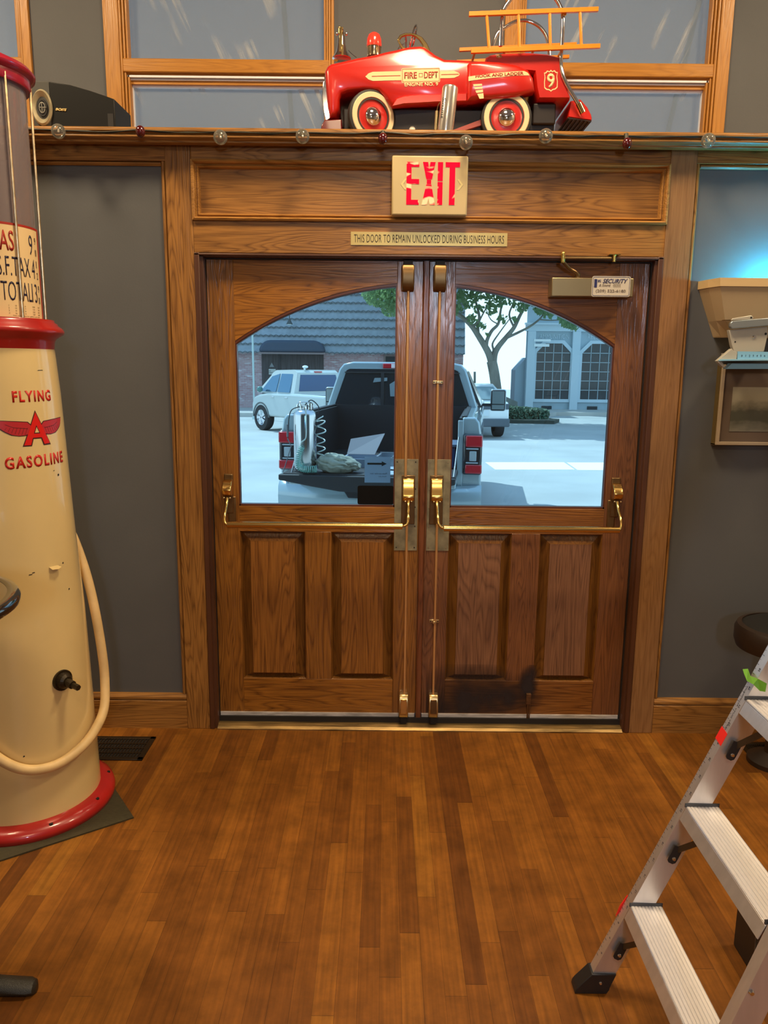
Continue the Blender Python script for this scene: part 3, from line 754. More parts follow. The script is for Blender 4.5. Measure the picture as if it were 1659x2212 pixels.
# ------------------------------------------------------------------ things on the ledge
LZ = 2.512
CHROME = mat('chrome', (.80, .80, .82), .08, metal=1.0)
GOLDCH = mat('warm_chrome', lin((210, 180, 120)), .15, metal=1.0)
RED = mat('enamel_red', (.52, .011, .004), .36, coat=.45, crough=.12, var=.06, vscale=8)
CREAMP = mat('decal_cream', lin((232, 205, 150)), .45)
DRED = mat('decal_red', lin((168, 40, 24)), .45)
DARKU = mat('black_underside', (.018, .012, .010), .45)
RIB = mat('ribbed_dark_tread', (.05, .028, .018), .5, bump=.5, bscale=8, stretch=(30, 1, 30))
RUBBER = mat('black_rubber', (.025, .023, .020), .6)
WHITEW = mat('whitewall_rubber', lin((225, 205, 160)), .5)
def inset(pts, d):
    n = len(pts); out = []
    A = sum(pts[i][0]*pts[(i+1) % n][1]-pts[(i+1) % n][0]*pts[i][1] for i in range(n)); sgn = 1 if A > 0 else -1
    for i in range(n):
        p = Vector(pts[i-1]); q = Vector(pts[i]); r = Vector(pts[(i+1) % n])
        e1 = (q-p); e2 = (r-q)
        if e1.length < 1e-9: e1 = e2
        if e2.length < 1e-9: e2 = e1
        n1 = Vector((-e1.y, e1.x)).normalized(); n2 = Vector((-e2.y, e2.x)).normalized(); m = (n1+n2)
        m = m.normalized() if m.length > 1e-6 else n1
        out.append((q.x+m.x*d*sgn, q.y+m.y*d*sgn))
    return out
def pillow(bm, pts, layers):
    """layers: (y, inset)"""
    return loft(bm, [[(p[0], y, p[1]) for p in inset(pts, i)] for y, i in layers])
def tr(pts, Y): return [(at(x, y, Y).x, at(x, y, Y).z) for x, y in pts]
CY0, CY1 = .120, .440
car = thing('pedal_car', 'red toy fire engine pedal car with whitewall tyres on the ledge over the doors', 'toy car', (.30, .28, LZ))
hood = [(707.4, 144.2), (715, 138.4), (738, 133.6), (771, 125.8), (809.6, 119), (834.7, 112.3), (857.8, 107.5), (871.3, 103.7), (883, 101.7), (908, 99.8), (917.6, 101.7), (927.3, 108.5), (940.8, 119), (960, 128.7), (991, 129.7), (1030, 132), (1060, 136), (1060, 214), (1009, 219.5), (942.7, 222.3), (873, 226), (844.3, 230), (828.9, 209.8), (817, 198), (786.5, 197), (751.7, 200), (738.2, 204), (733.4, 213.6), (733.4, 236.8), (726.7, 250), (713, 254), (708.3, 233), (704.5, 194), (701.6, 155.7)]
LAY = [(CY0, .016), (CY0+.006, .006), (CY0+.018, 0), (CY1-.018, 0), (CY1-.006, .006), (CY1, .016)]
obj('body', pillow(B(), tr(hood, CY0+.015), LAY), RED, car, smooth=True, angle=50)
rear = [(1049, 127), (1057, 121.5), (1080, 118), (1138, 116), (1182, 119.6), (1210, 127), (1217, 150), (1222, 180), (1231, 212), (1229, 218), (1161, 218), (1155, 195), (1152, 160), (1050, 150)]
obj('rear_tub', pillow(B(), tr(rear, CY0+.02), [(CY0-.002, .008), (CY0+.012, 0), (CY1-.012, 0), (CY1, .010)]), RED, car, smooth=True, angle=50)
fend = [(1009, 142), (1014, 136), (1040, 134), (1076, 136), (1115, 143), (1140, 154), (1150, 170), (1154, 199), (1115, 210), (1057, 215), (1036, 216), (1022, 219), (1009, 219)]
for y0, y1 in ((CY0-.032, CY0+.03), (CY1-.03, CY1+.032)):
    a, c = (y0, y1) if y0 < .2 else (y1, y0)
    s = 1 if c > a else -1
    obj('fender', pillow(B(), tr(fend, CY0-.01), [(a, .016), (a+s*.006, .006), (a+s*.016, 0), (c, 0)]), RED, car, smooth=True, angle=50)
skirt = [(873, 206), (900, 204), (1009, 201), (1009, 219.5), (942.7, 222.5), (873, 226.5), (846, 230.5), (856, 212)]
obj('side_skirt', pillow(B(), tr(skirt, CY0-.01), [(CY0-.014, .005), (CY0-.008, 0), (CY0+.02, 0)]), RED, car, smooth=True, angle=40)
# undercarriage
bm = B(); a = at(742, 262, .2); c = at(1195, 262, .2)
box(bm, a.x, c.x, .17, .39, 2.575, 2.66); box(bm, at(1150, 240, .16).x, at(1200, 240, .16).x, .15, .42, 2.60, 2.68)
obj('chassis', bm, DARKU, car, bevel=.006)
obj('seat_pan', box(B(), at(998, 230, .2).x, at(1030, 230, .2).x, .20, .38, 2.565, 2.62), mat('dull_red_under', lin((110, 30, 22)), .5), car, bevel=.004)
p0, p1 = at(905, 283, .16), at(1042, 264, .16)
bm = B(); hexa(bm, [(p0.x, .15, LZ+.004), (p1.x, .15, p1.z-.012), (p1.x, .17, p1.z-.012), (p0.x, .17, LZ+.004), (p0.x, .15, LZ+.012), (p1.x, .15, p1.z+.010), (p1.x, .17, p1.z+.010), (p0.x, .17, LZ+.012)])
obj('pedal_rod', bm, mat('rod_pink_red', lin((165, 80, 70)), .4), car)
# front: grille and bumper
g = tr([(697, 178), (705, 160), (709, 200), (712, 235), (714, 256), (703, 262), (698, 240), (695, 210)], CY0+.03)
obj('grille', pillow(B(), g, [(CY0+.03, .001), (CY1-.03, .001)]), CHROME, car, bevel=.003)
bmp = tr([(700, 256), (738, 255), (739, 280), (692, 281), (693, 268)], CY0+.0)
obj('bumper', pillow(B(), bmp, [(CY0+.01, .003), (CY0+.02, 0), (CY1-.02, 0), (CY1-.01, .003)]), mat('dark_red_bumper', (.14, .008, .006), .35, coat=.5), car, bevel=.003)
# rear step
stp = tr([(1232.7, 218), (1254, 214), (1269, 231.5), (1277, 247), (1279, 255), (1278, 260), (1227, 252.7)], .150)
obj('rear_step', pillow(B(), stp, [(.148, .003), (.153, 0), (.43, 0)]), RED, car, smooth=True)
q0 = at(1227, 252.7, .15); q1 = at(1278, 260, .15)
bm = B(); hexa(bm, [(q0.x, .152, q0.z-.004), (q1.x, .152, q1.z-.004), (q1.x, .43, q1.z-.004), (q0.x, .43, q0.z-.004), (q0.x, .152, q0.z), (q1.x, .152, q1.z), (q1.x, .43, q1.z), (q0.x, .43, q0.z)])
for k in range(6):
    x = q0.x+(q1.x-q0.x)*(k+.5)/6; z = q0.z+(q1.z-q0.z)*(k+.5)/6; box(bm, x-.003, x+.003, .155, .42, z-.008, z-.003)
obj('step_tread', bm, RIB, car)
# wheels
def wheel(px, py, Y, R, toe, far=False):
    c = at(px, py, Y) if not far else Vector((px, Y, LZ+R))
    c = Vector((c.x, Y, LZ+R))
    w = .034; mt = Matrix.Translation(c) @ Matrix.Rotation(toe, 4, 'Z')
    def put(bm): bmesh.ops.transform(bm, matrix=mt, verts=bm.verts[:]); return bm
    pr = [(R*.62, w*.5), (R*.9, w*.5), (R, w*.32), (R*1.0, -w*.32), (R*.93, -w*.46), (R*.90, -w*.5), (R*.62, -w*.5)]
    ty = obj('tyre', put(lathe(B(), [(r, h) for r, h in pr]+[pr[0]], axis='Y', seg=48)), RUBBER, car, smooth=True)
    obj('whitewall', put(lathe(B(), [(R*.70, -w*.50), (R*.71, -w*.56), (R*.88, -w*.56), (R*.91, -w*.48)], axis='Y', seg=48, caps=False)), WHITEW, ty, smooth=True)
    rim = obj('wheel_disc', put(lathe(B(), [(R*.72, -w*.40), (R*.70, -w*.54), (R*.66, -w*.40), (R*.52, -w*.30), (R*.30, -w*.52), (.0, -w*.55)], axis='Y', seg=48, caps=False)), RED, ty, smooth=True)
    obj('hubcap', put(lathe(B(), [(R*.36, -w*.45), (R*.345, -w*.62), (R*.27, -w*.85), (R*.15, -w*1.02), (0, -w*1.10)], axis='Y', seg=36, caps=False)), CHROME, ty, smooth=True)
YW = .132
RW = .1015
fx_ = at(803, 262, YW).x; rx_ = at(1093, 261, YW).x
wheel(803, 262, YW, RW, radians(24)); wheel(1093, 261, YW-.004, RW, 0)
for x in (fx_+.0, rx_): wheel(x, 0, .425, RW, 0, far=True)
for x in (rx_, fx_): obj('axle', cyl(B(), (x, .15, LZ+RW), (x, .42, LZ+RW), .006), DARKU, car)
# windshield frame
outer = [(857.8, 86), (863.6, 76.7), (875, 72), (888.7, 72), (900, 75), (912, 81), (923.4, 96), (930, 112), (925, 125), (908, 127.5), (894.5, 127), (879, 119), (865.5, 103)]
inner = [(862.5, 88), (868, 80.5), (877, 77), (888.7, 76.6), (897, 80), (905, 86), (912.8, 97.9), (913, 108), (908, 114), (901, 116), (894, 115), (884, 110), (869.4, 99.8)]
def ring(bm, o, i, y0, y1):
    R = []
    for p, y in ((o, y0), (i, y0), (i, y1), (o, y1)): R.append([bm.verts.new((a[0], y, a[1])) for a in p])
    n = len(o)
    for s in range(4):
        for k in range(n): bm.faces.new((R[s][k], R[s][(k+1) % n], R[(s+1) % 4][(k+1) % n], R[(s+1) % 4][k]))
    bmesh.ops.recalc_face_normals(bm, faces=bm.faces[:]); return bm
o_, i_ = tr(outer, .135), tr(inner, .135)
wf = obj('windshield_frame', ring(B(), o_, i_, .130, .142), GOLDCH, car, bevel=.0025)
o2 = [(x+.012, z+.006) for x, z in o_]; i2 = [(x+.012, z+.006) for x, z in i_]
obj('windshield_frame', ring(B(), o2, i2, .410, .420), CHROME, car, bevel=.002)
t0 = at(876, 74, .136)
obj('windshield_bar', cyl(B(), (t0.x, .136, t0.z), (t0.x+.012, .415, t0.z+.006), .005), CHROME, wf, smooth=True)
h = at(868, 88, .25); bm = B(); tube(bm, smoothpath([(h.x-.02, .28, h.z-.05), (h.x-.012, .28, h.z-.015), (h.x+.01, .28, h.z)], 4), .0022, 8)
sw = [(h.x+.045+.032*cos(a)*.5, .28+.075*sin(a), h.z+.012+.05*cos(a)) for a in [2*pi*k/24 for k in range(24)]]
tube(bm, sw, .005, 8, closed=True)
obj('steering_wheel', bm, CHROME, car, smooth=True)
# bell on its bracket
b0 = at(739, 131, .2); bx, bz = b0.x, b0.z
s_ = .00195
bm = B(); lathe(bm, [(.0, 48*s_), (6*s_, 47*s_), (8*s_, 40*s_), (9*s_, 28*s_), (12*s_, 14*s_), (19*s_, 4*s_), (20*s_, 2*s_), (18*s_, 1*s_), (0, 3*s_)], (bx-.002, .2, bz+.004), seg=32)
bl = obj('bell', bm, CHROME, car, smooth=True)
bm = B(); box(bm, bx-.009, bx+.003, .158, .162, bz+.018, bz+.105); box(bm, bx-.006, bx+.006, .16, .24, bz+.100, bz+.110); tube(bm, [(bx-.010, .2, bz+.10), (bx-.010, .2, bz+.122)], .006, 10); ball(bm, (bx-.010, .2, bz+.122), .007, 10)
box(bm, bx+.000, bx+.008, .156, .160, bz+.004, bz+.045)
obj('bell_bracket', bm, GOLDCH, bl, bevel=.001)
for q in (-.020, .018): obj('thumb_nut', ball(B(), (bx+q, .17, bz+.088), .007, 10), CHROME, bl, smooth=True)
c0 = at(752, 108, .2); c1 = at(770, 124, .2); obj('bell_cord', tube(B(), smoothpath([(c0.x, .2, c0.z), ((c0.x+c1.x)/2, .2, c0.z-.016), (c1.x, .2, c1.z)], 4), .0012, 6), DARKU, bl)
# beacon
c = at(808, 117, .26)
bc = obj('beacon_base', lathe(B(), [(0, -.01), (.029, -.01), (.029, .022), (.031, .026), (0, .026)], (c.x, .26, c.z), seg=32), mat('stainless_band', lin((205, 190, 160)), .2, metal=1.0), car, smooth=True)
obj('beacon_lens', lathe(B(), [(.030, .024), (.0315, .034), (.030, .055), (.024, .072), (.012, .081), (0, .083)], (c.x, .26, c.z), seg=32), mat('beacon_red_plastic', (.85, .05, .03), .2, coat=.5, emit=(.8, .05, .03), estr=.06), bc, smooth=True)
# decals
YD = CY0-.0005
def W3(px, py, Y=YD): p = at(px, py, Y); return p.x, p.z
S = 1/FPX*at(900, 160, YD).y*0+ (at(901, 160, YD).x-at(900, 160, YD).x)
x, z = W3(909, 162.5); a2 = radians(1.8)
fm = onwall(x, z, YD, a2)
dc = obj('decal', flatpoly(flatpoly(flatpoly(B(), rrect(-41.5*S, 41.5*S, -14.5*S, 14.5*S, 2.5*S), fm), [(-120*S, 0), (-113*S, 6*S), (-104*S, 9*S), (-42*S, 9*S), (-42*S, -9*S), (-104*S, -9*S), (-113*S, -6*S)][::-1], fm), [(42*S, 7*S), (72*S, 7*S), (82*S, 3*S), (84*S, 0), (82*S, -3*S), (72*S, -7*S), (42*S, -7*S)][::-1], fm), CREAMP, car, label='cream nameplate decal reading FIRE DEPT')
f2 = lambda u, v, d: fm(u, v, d+.0007)
bm = textbm('FIRE', w=27*S, h=13*S, f=lambda u, v, d: f2(u-22*S, v, d), bold=.02); textbm('DEPT', w=30*S, h=13*S, f=lambda u, v, d: f2(u+22*S, v, d), bold=.02, bm=bm)
bx_ = [(-39.5*S, -12.5*S), (39.5*S, -12.5*S), (39.5*S, 12.5*S), (-39.5*S, 12.5*S)]
for k in range(4):
    p, q = bx_[k], bx_[(k+1) % 4]; e = .45*S
    flatpoly(bm, [(min(p[0], q[0])-e, min(p[1], q[1])-e), (max(p[0], q[0])+e, min(p[1], q[1])-e), (max(p[0], q[0])+e, max(p[1], q[1])+e), (min(p[0], q[0])-e, max(p[1], q[1])+e)], f2, .0003)
flatpoly(bm, [(-106*S, -.8*S), (-44*S, -.8*S), (-44*S, .8*S), (-106*S, .8*S)], f2, .0003); flatpoly(bm, [(44*S, -.8*S), (82*S, -.8*S), (82*S, .8*S), (44*S, .8*S)], f2, .0003)
for a, c, e, g in ((-4, 4, 3, 4), (-4, 4, -4, -3), (-4, -3, -4, 4), (3, 4, -4, 4)): flatpoly(bm, [(a*S, e*S), (c*S, e*S), (c*S, g*S), (a*S, g*S)], f2, .0003)
obj('lettering', bm, DRED, dc)
x, z = W3(910, 182.5)
obj('lettering', textbm('ENGINE NO. 9', w=73*S, h=7.5*S, f=onwall(x, z, YD, a2), bold=.03), CREAMP, dc)
YD2 = CY0-.0325
S2 = at(1101, 160, YD2).x-at(1100, 160, YD2).x
def tp(pts, Y): return [(at(a, c, Y).x, at(a, c, Y).z) for a, c in pts]
def flatw(bm, pts, Y, d=.0006):
    pts = tp(pts, Y)
    A = sum(pts[i][0]*pts[(i+1) % len(pts)][1]-pts[(i+1) % len(pts)][0]*pts[i][1] for i in range(len(pts)))
    if A < 0: pts = pts[::-1]
    return flatpoly(bm, pts, lambda u, v, dd: (u, Y-dd, v), d)
d2 = obj('decal', flatw(B(), [(1012, 165.5), (1060, 158.5), (1115, 154), (1132, 153.5), (1140, 157), (1144, 163), (1115, 163), (1060, 168.5), (1012, 175)], YD2), CREAMP, car, label='cream stripe decal reading HOOK AND LADDER')
x, z = W3(1079, 161.5, YD2)
obj('lettering', textbm('HOOK AND LADDER', w=104*S2, h=6.5*S2, f=onwall(x, z, YD2-.0007, radians(4)), bold=.03), DRED, d2)
bm = B()
for q in ([(1022, 182), (1041, 181), (1041.5, 185), (1023, 186.5)], [(1024, 188.5), (1042, 187), (1042.5, 191.5), (1025.5, 193)], [(1027, 195.5), (1043, 193.5), (1043.5, 199), (1029, 201)], [(1031, 203), (1044, 201), (1045, 212.5), (1036, 213.5)]): flatw(bm, q, YD2+.0002)
obj('decal', bm, CREAMP, car)
x, z = W3(1190, 174.5, CY0-.0025); YS = CY0-.0025
sh = [(-12, 17), (-8, 21), (-3, 19), (0, 22), (3, 19), (8, 21), (12, 17), (15, 17), (13.5, 8), (15, -2), (14.5, -14), (10, -18), (4, -19), (0, -22), (-4, -19), (-10, -18), (-14.5, -14), (-15, -2), (-13.5, 8), (-15, 17)]
fm = onwall(x, z, YS, radians(3))
def shp(k): return [(a*S2*k, c*S2*k) for a, c in sh][::-1]
bm = B(); o_ = shp(1.0); i_ = shp(.88)
vo = [bm.verts.new(fm(u, v, .0004)) for u, v in o_]; vi = [bm.verts.new(fm(u, v, .0004)) for u, v in i_]
for k in range(len(vo)): bm.faces.new((vo[k], vo[(k+1) % len(vo)], vi[(k+1) % len(vi)], vi[k]))
textbm('9', w=17*S2, h=30*S2, f=lambda u, v, d: fm(u, v, d), bold=.02, bm=bm)
obj('decal', bm, CREAMP, car, label='cream number 9 in a shield outline')
# chrome hand rails
def path(pts, Y): return [at(a, c, Y) for a, c in pts]
hp = path([(1081, 100), (1082, 80), (1085, 34), (1088, 21), (1096, 8), (1110, -8), (1135, -18), (1165, -19), (1190, -10), (1202, 0), (1211.5, 17), (1216, 38), (1214, 96), (1211.5, 131), (1215, 160), (1229, 191), (1250, 226), (1256, 240)], .110)
hr = obj('hand_rail', tube(B(), smoothpath(hp, 5), .0078, 12), CHROME, car, smooth=True)
bm = B(); p = at(1255, 234, .11); bmesh.ops.create_cone(bm, cap_ends=True, segments=16, radius1=.012, radius2=.012, depth=.04, matrix=Matrix.Translation(p) @ Matrix.Rotation(radians(-30), 4, 'Y')); obj('rail_end', bm, GOLDCH, hr, smooth=True)
for c in ((1085, 30), (1217, 30)): q = at(c[0], c[1], .110); bm = B(); box(bm, q.x-.010, q.x+.010, .097, .108, q.z-.010, q.z+.012); obj('rail_clamp', bm, GOLDCH, hr, bevel=.002)
hp = path([(1062, 112), (1066, 95), (1074.5, 73), (1090, 59.8), (1115, 46.3), (1140, 45.3), (1163, 56), (1178.7, 75), (1185, 96.5), (1187, 120)], .42)
obj('hand_rail', tube(B(), smoothpath(hp, 5), .0078, 12), CHROME, car, smooth=True)
bm = B(); p = at(1078, 122, .118); ball(bm, p, .012, 14, (1, .5, .7)); obj('rail_mount', bm, mat('bolt_cover', lin((190, 170, 120)), .3, metal=.8), car, smooth=True)
# two toy wooden ladders on the car's racks
ORANGE = mat('orange_lacquered_wood', lin((236, 140, 30)), .35, var=.06, vscale=30, coat=.3)
def toyladder(label, Y, tl, tr_, bl, br, rungs, th):
    a = at(*tl, Y); t = thing('toy_ladder', label, 'toy ladder', (a.x, Y, a.z-.15), group=None)
    for p, q in ((tl, tr_), (bl, br)):
        P, Q = at(*p, Y), at(*q, Y)
        bm = B(); hexa(bm, [(P.x, Y-.007, P.z-th), (Q.x, Y-.007, Q.z-th), (Q.x, Y+.007, Q.z-th), (P.x, Y+.007, P.z-th), (P.x, Y-.007, P.z), (Q.x, Y-.007, Q.z), (Q.x, Y+.007, Q.z), (P.x, Y+.007, P.z)])
        obj('rail', bm, ORANGE, t, bevel=.0012)
    for (a0, a1) in rungs:
        P, Q = at(a0[0], a0[1], Y), at(a1[0], a1[1], Y); bm = B(); tube(bm, [P, Q], .0062, 12)
        obj('rung', bm, ORANGE, t, smooth=True)
toyladder('orange wooden toy ladder on the near side of the red pedal car', .092, (1013, 26), (1292.5, 15.5), (1017.6, 106), (1296.4, 95), [((1051.4, 32), (1057, 110)), ((1119.9, 29), (1122.7, 107)), ((1187.4, 27), (1189, 104)), ((1253, 25), (1256, 101))], .0165)
a, c = at(992.5, 103, .40), at(1246, 91, .40)
t = thing('toy_ladder', 'orange wooden toy ladder lying flat on the far side of the red pedal car', 'toy ladder', (a.x, .46, a.z-.02))
for y in (.405, .54):
    bm = B(); hexa(bm, [(a.x, y-.007, a.z-.014), (c.x, y-.007, c.z-.014), (c.x, y+.007, c.z-.014), (a.x, y+.007, a.z-.014), (a.x, y-.007, a.z), (c.x, y-.007, c.z), (c.x, y+.007, c.z), (a.x, y+.007, a.z)])
    obj('rail', bm, ORANGE, t, bevel=.0012)
for k in (.14, .40, .65, .90):
    q = a.lerp(c, k); obj('rung', tube(B(), [(q.x, .405, q.z-.007), (q.x, .54, q.z-.007)], .0055, 10), ORANGE, t, smooth=True)

# silver can and bits beside the car
cn = thing('silver_canister', 'upright silver metal canister standing before the red pedal car', 'canister', (.236, -.02, LZ))
SILV = mat('silver_can', (.72, .68, .62), .22, metal=.85, var=.05, vscale=12)
cxx = at(961, 286, -.02).x
mt = Matrix.Translation((cxx, -.02, LZ)) @ Matrix.Rotation(radians(6), 4, 'Y')
bm = lathe(B(), [(0, 0), (.024, 0), (.030, .005), (.031, .010), (.031, .160), (.029, .168), (.024, .172), (0, .172)], seg=40); bmesh.ops.transform(bm, matrix=mt, verts=bm.verts[:])
can = obj('can_body', bm, SILV, cn, smooth=True)
def canf(u, v, d):
    r = .0312+d; a = radians(-128)+v/.031
    return mt @ Vector((r*cos(a), r*sin(a), .085-u))
obj('lettering', textbm('Simms', w=.075, h=.014, f=canf, shear=.2), INK, can)
pp = at(941.5, 285, -.02)
bm = B(); tube(bm, [(pp.x, .0, LZ), (pp.x+.003, .0, LZ+.088)], .0068, 14); tube(bm, [(pp.x+.003, .0, LZ+.088), (pp.x+.008, -.004, LZ+.108), (pp.x+.016, -.008, LZ+.118)], .002, 8)
obj('side_pipe', bm, mat('pipe_nickel', lin((190, 170, 130)), .25, metal=1), cn, smooth=True)
p = at(890.6, 277, -.01)
sp = thing('cable_plug', 'small black and white round plug end near the front wheel of the pedal car', 'plug', (p.x, -.01, LZ))
obj('plug_body', lathe(B(), [(0, .03), (.016, .03), (.018, .01), (.016, 0), (0, 0)], (p.x+.002, -.012, LZ+.016), axis='Y', seg=24), DARKU, sp, smooth=True)
obj('plug_face', lathe(B(), [(0, -.006), (.006, -.006), (.0075, -.004), (.010, -.006), (.012, 0), (0, 0)], (p.x, -.012, LZ+.016), axis='Y', seg=24), mat('plug_white', (.7, .68, .6), .4), sp, smooth=True)

# speaker on the left part of the ledge
spk = thing('speaker', 'black bookshelf speaker with a grey cone lying on the ledge at left', 'speaker', (-1.27, .15, LZ))
SPK = mat('speaker_cabinet', (.008, .0078, .007), .45, spec=.25); SPG = mat('speaker_grey_panel', (.055, .053, .044), .55)
YSK = .06
topc = [(66, 174), (105, 176), (150, 183), (195, 196), (230, 208), (247, 214)]
P = [at(a, c, YSK) for a, c in topc]
def skl(i0, i1, y0, y1, bm=None):
    pts = [(q.x, q.z) for q in P[i0:i1]]
    return prism(bm or B(), [(pts[0][0], LZ)]+pts+[(pts[-1][0], LZ)], y0, y1)
obj('cabinet', skl(1, 6, YSK, YSK+.20), SPK, spk, bevel=.003)
obj('end_panel', skl(0, 2, YSK+.002, YSK+.20), SPG, spk, bevel=.002)
a = at(243, 240, YSK); obj('port', box(B(), at(232, 240, YSK).x, at(244, 240, YSK).x, YSK-.001, YSK+.01, LZ+.02, LZ+.085), BLACKM, spk)
c = at(92, 233, YSK)
m4 = Matrix.Translation((c.x, YSK-.002, c.z)) @ Matrix.Diagonal((.60, 1, 1, 1))
def put4(bm): bmesh.ops.transform(bm, matrix=m4, verts=bm.verts[:]); return bm
cone = obj('cone', put4(lathe(B(), [(.067, .004), (.067, -.004), (.060, -.010), (.034, .010), (.030, .014)], axis='Y', seg=40, caps=False)), mat('speaker_cone_grey', lin((178, 166, 135)), .35, metal=.4), spk, smooth=True)
obj('cone_centre', put4(lathe(B(), [(.034, .008), (.032, -.001), (.026, -.001), (.022, .012), (0, .014)], axis='Y', seg=32)), BLACKM, cone, smooth=True)
obj('tweeter_ring', put4(lathe(B(), [(.022, .004), (.021, -.004), (.017, -.004), (.016, .004)], axis='Y', seg=32, caps=False)), mat('tweeter_silver', (.6, .58, .5), .3, metal=.8), cone, smooth=True)
bm = B(); box(bm, c.x-.010, c.x+.016, YSK-.008, YSK-.005, c.z-.0015, c.z+.0015); box(bm, c.x-.001, c.x+.001, YSK-.008, YSK-.005, c.z-.018, c.z+.018)
obj('tweeter_bar', bm, MATS['tweeter_silver'], cone)
b_ = at(132, 237, YSK)
obj('badge', textbm('BOSE', w=.046, h=.010, f=onwall(b_.x, b_.z, YSK-.0005, radians(-3)), bold=.05, shear=.3, depth=.002), mat('badge_gold', lin((220, 195, 130)), .3, metal=.8), spk)

# string lights along the ledge nose
WIRE = mat('green_black_wire', (.035, .030, .015), .5)
bulbs = [(128, 285, 'c'), (305, 284, 'r'), (477, 298, 'c'), (654, 296, 'c'), (827, 300, 'r'), (1006, 309, 'c'), (1178, 295, 'c'), (1353, 310, 'r'), (1528, 305, 'c')]
YL = -.088
pts = [at(60, 279, YL)]
rnd = random.Random(3)
for i, (x, y, k) in enumerate(bulbs):
    p = at(x, y, YL); pts.append(Vector((p.x, YL, 2.494+rnd.uniform(-.002, .004))))
    if i < len(bulbs)-1:
        q = at(bulbs[i+1][0], 0, YL); pts.append(Vector(((p.x+q.x)/2-.02, YL+.003, 2.488+rnd.uniform(-.003, .004)))); pts.append(Vector(((p.x+q.x)/2+.05, YL, 2.491+rnd.uniform(-.003, .004))))
pts.append(at(1690, 298, YL))
bm = B(); sm = smoothpath(pts, 8); tube(bm, sm, .0026, 6); tube(bm, [p+Vector((0, .003, .0035*sin(p.x*31))) for p in sm], .0022, 6)
wire = thing('light_cord', 'dark electric cord strung along the ledge front holding small round bulbs', 'cord', (0, YL, 2.49))
obj('wire', bm, WIRE, wire, smooth=True)
CLEARB = glassmat('bulb_clear_glass', (.97, .95, .88), refl=1.3, rough=.03, grime_haze=(.1, (.75, .70, .58), .3, 2.0, .11))  # pale veil paints in the brightness of the clear glass
REDB = mat('bulb_red_glass', (.07, .003, .005), .12, coat=1.0)
FIL = mat('filament_silver', (.9, .8, .6), .2, metal=1.0, emit=(1, .8, .5), estr=.15)
where = {0: 'clear glass bulb under the black speaker', 1: 'dark red bulb nearest the black speaker', 2: 'clear glass bulb above the left door casing, first right of it', 3: 'clear glass bulb below the left end of the red pedal car', 4: 'dark red bulb below the pedal car, just left of the EXIT sign', 5: 'clear glass bulb directly above the right end of the EXIT sign', 6: 'clear glass bulb below the rear step of the pedal car', 7: 'dark red bulb above the right end of the door panel', 8: 'clear iridescent bulb farthest right on the ledge cord'}
for i, (x, y, k) in enumerate(bulbs):
    p = at(x, y, YL-.012)
    t = thing('string_bulb', where[i], 'light bulb', (p.x, p.y, p.z), group='bulbs on the ledge cord')
    rb = .0265 if k == 'c' else .019
    d = Vector((.0, -.35, -.55)).normalized() if k == 'c' else Vector((.35, -.45, -.5)).normalized()
    top = Vector((0, .010, 2.494-p.z+.004))
    if k == 'c': top = Vector((0, .012, min(.020, 2.494-p.z+.010)))
    sk = obj('socket', tube(B(), [top, top*.25+Vector((0, -.003, 0))], .0085, 12), WIRE, t, local=True, smooth=True)
    if k == 'c':
        obj('globe', ball(B(), (0, -.008, 0), rb, 24, rings=16), CLEARB, t, local=True, smooth=True)
        bm = B(); tube(bm, [(0, -.004, .008), (.001, -.009, .0)], .0035, 8); ball(bm, (.002, -.012, -.001), .0045, 8)
        obj('filament', bm, FIL, t, local=True, smooth=True)
    else:
        obj('globe', ball(B(), (0, -.010, -.003), rb, 20, (.95, .9, 1.15), rings=14), REDB, t, local=True, smooth=True)
# ------------------------------------------------------------------ gas pump
GX, GY = -1.320, -.595
pump = thing('gas_pump', 'tall cream and red vintage gasoline pump with glass cylinder left of the doors', 'gas pump', (GX, GY, 0))
CREAMG = mat('pump_cream_enamel', lin((230, 202, 140)), .25, coat=.6, var=.05, vscale=3)
REDG = mat('pump_red_enamel', (.42, .012, .010), .32, coat=.5, var=.12, vscale=10)
C0 = (GX, GY, 0)
bz = [(.252, .012), (.250, .03), (.247, .197), (.240, .48), (.233, .753), (.218, 1.034), (.209, 1.27), (.200, 1.515), (.190, 1.665)]
def rbody(z):
    for (r0_, z0_), (r1_, z1_) in zip(bz, bz[1:]):
        if z <= z1_: return r0_+(r1_-r0_)*max(0, (z-z0_)/(z1_-z0_))
    return bz[-1][0]
obj('body', lathe(B(), [(0, .012)]+bz+[(0, 1.665)], C0, seg=96), CREAMG, pump, smooth=True)
base = obj('base_ring', lathe(B(), [(0, 0), (.290, 0), (.300, .006), (.302, .022), (.296, .036), (.278, .046), (.254, .052), (.0, .052)], C0, seg=96), REDG, pump, smooth=True, angle=60)
for a in (-12, -52, -92, 28, 68):
    a = radians(a); obj('bolt_hole', tube(B(), [(GX+.280*cos(a), GY+.280*sin(a), .042), (GX+.280*cos(a), GY+.280*sin(a), .0465)], .007, 12), BLACKM, base)
col = obj('collar', lathe(B(), [(0, 1.660), (.186, 1.660), (.190, 1.668), (.192, 1.690), (.198, 1.700), (.222, 1.716), (.225, 1.724), (.220, 1.734), (.206, 1.744), (.204, 1.750), (.196, 1.754), (.194, 1.762), (.0, 1.764)], C0, seg=96), REDG, pump, smooth=True, angle=50)
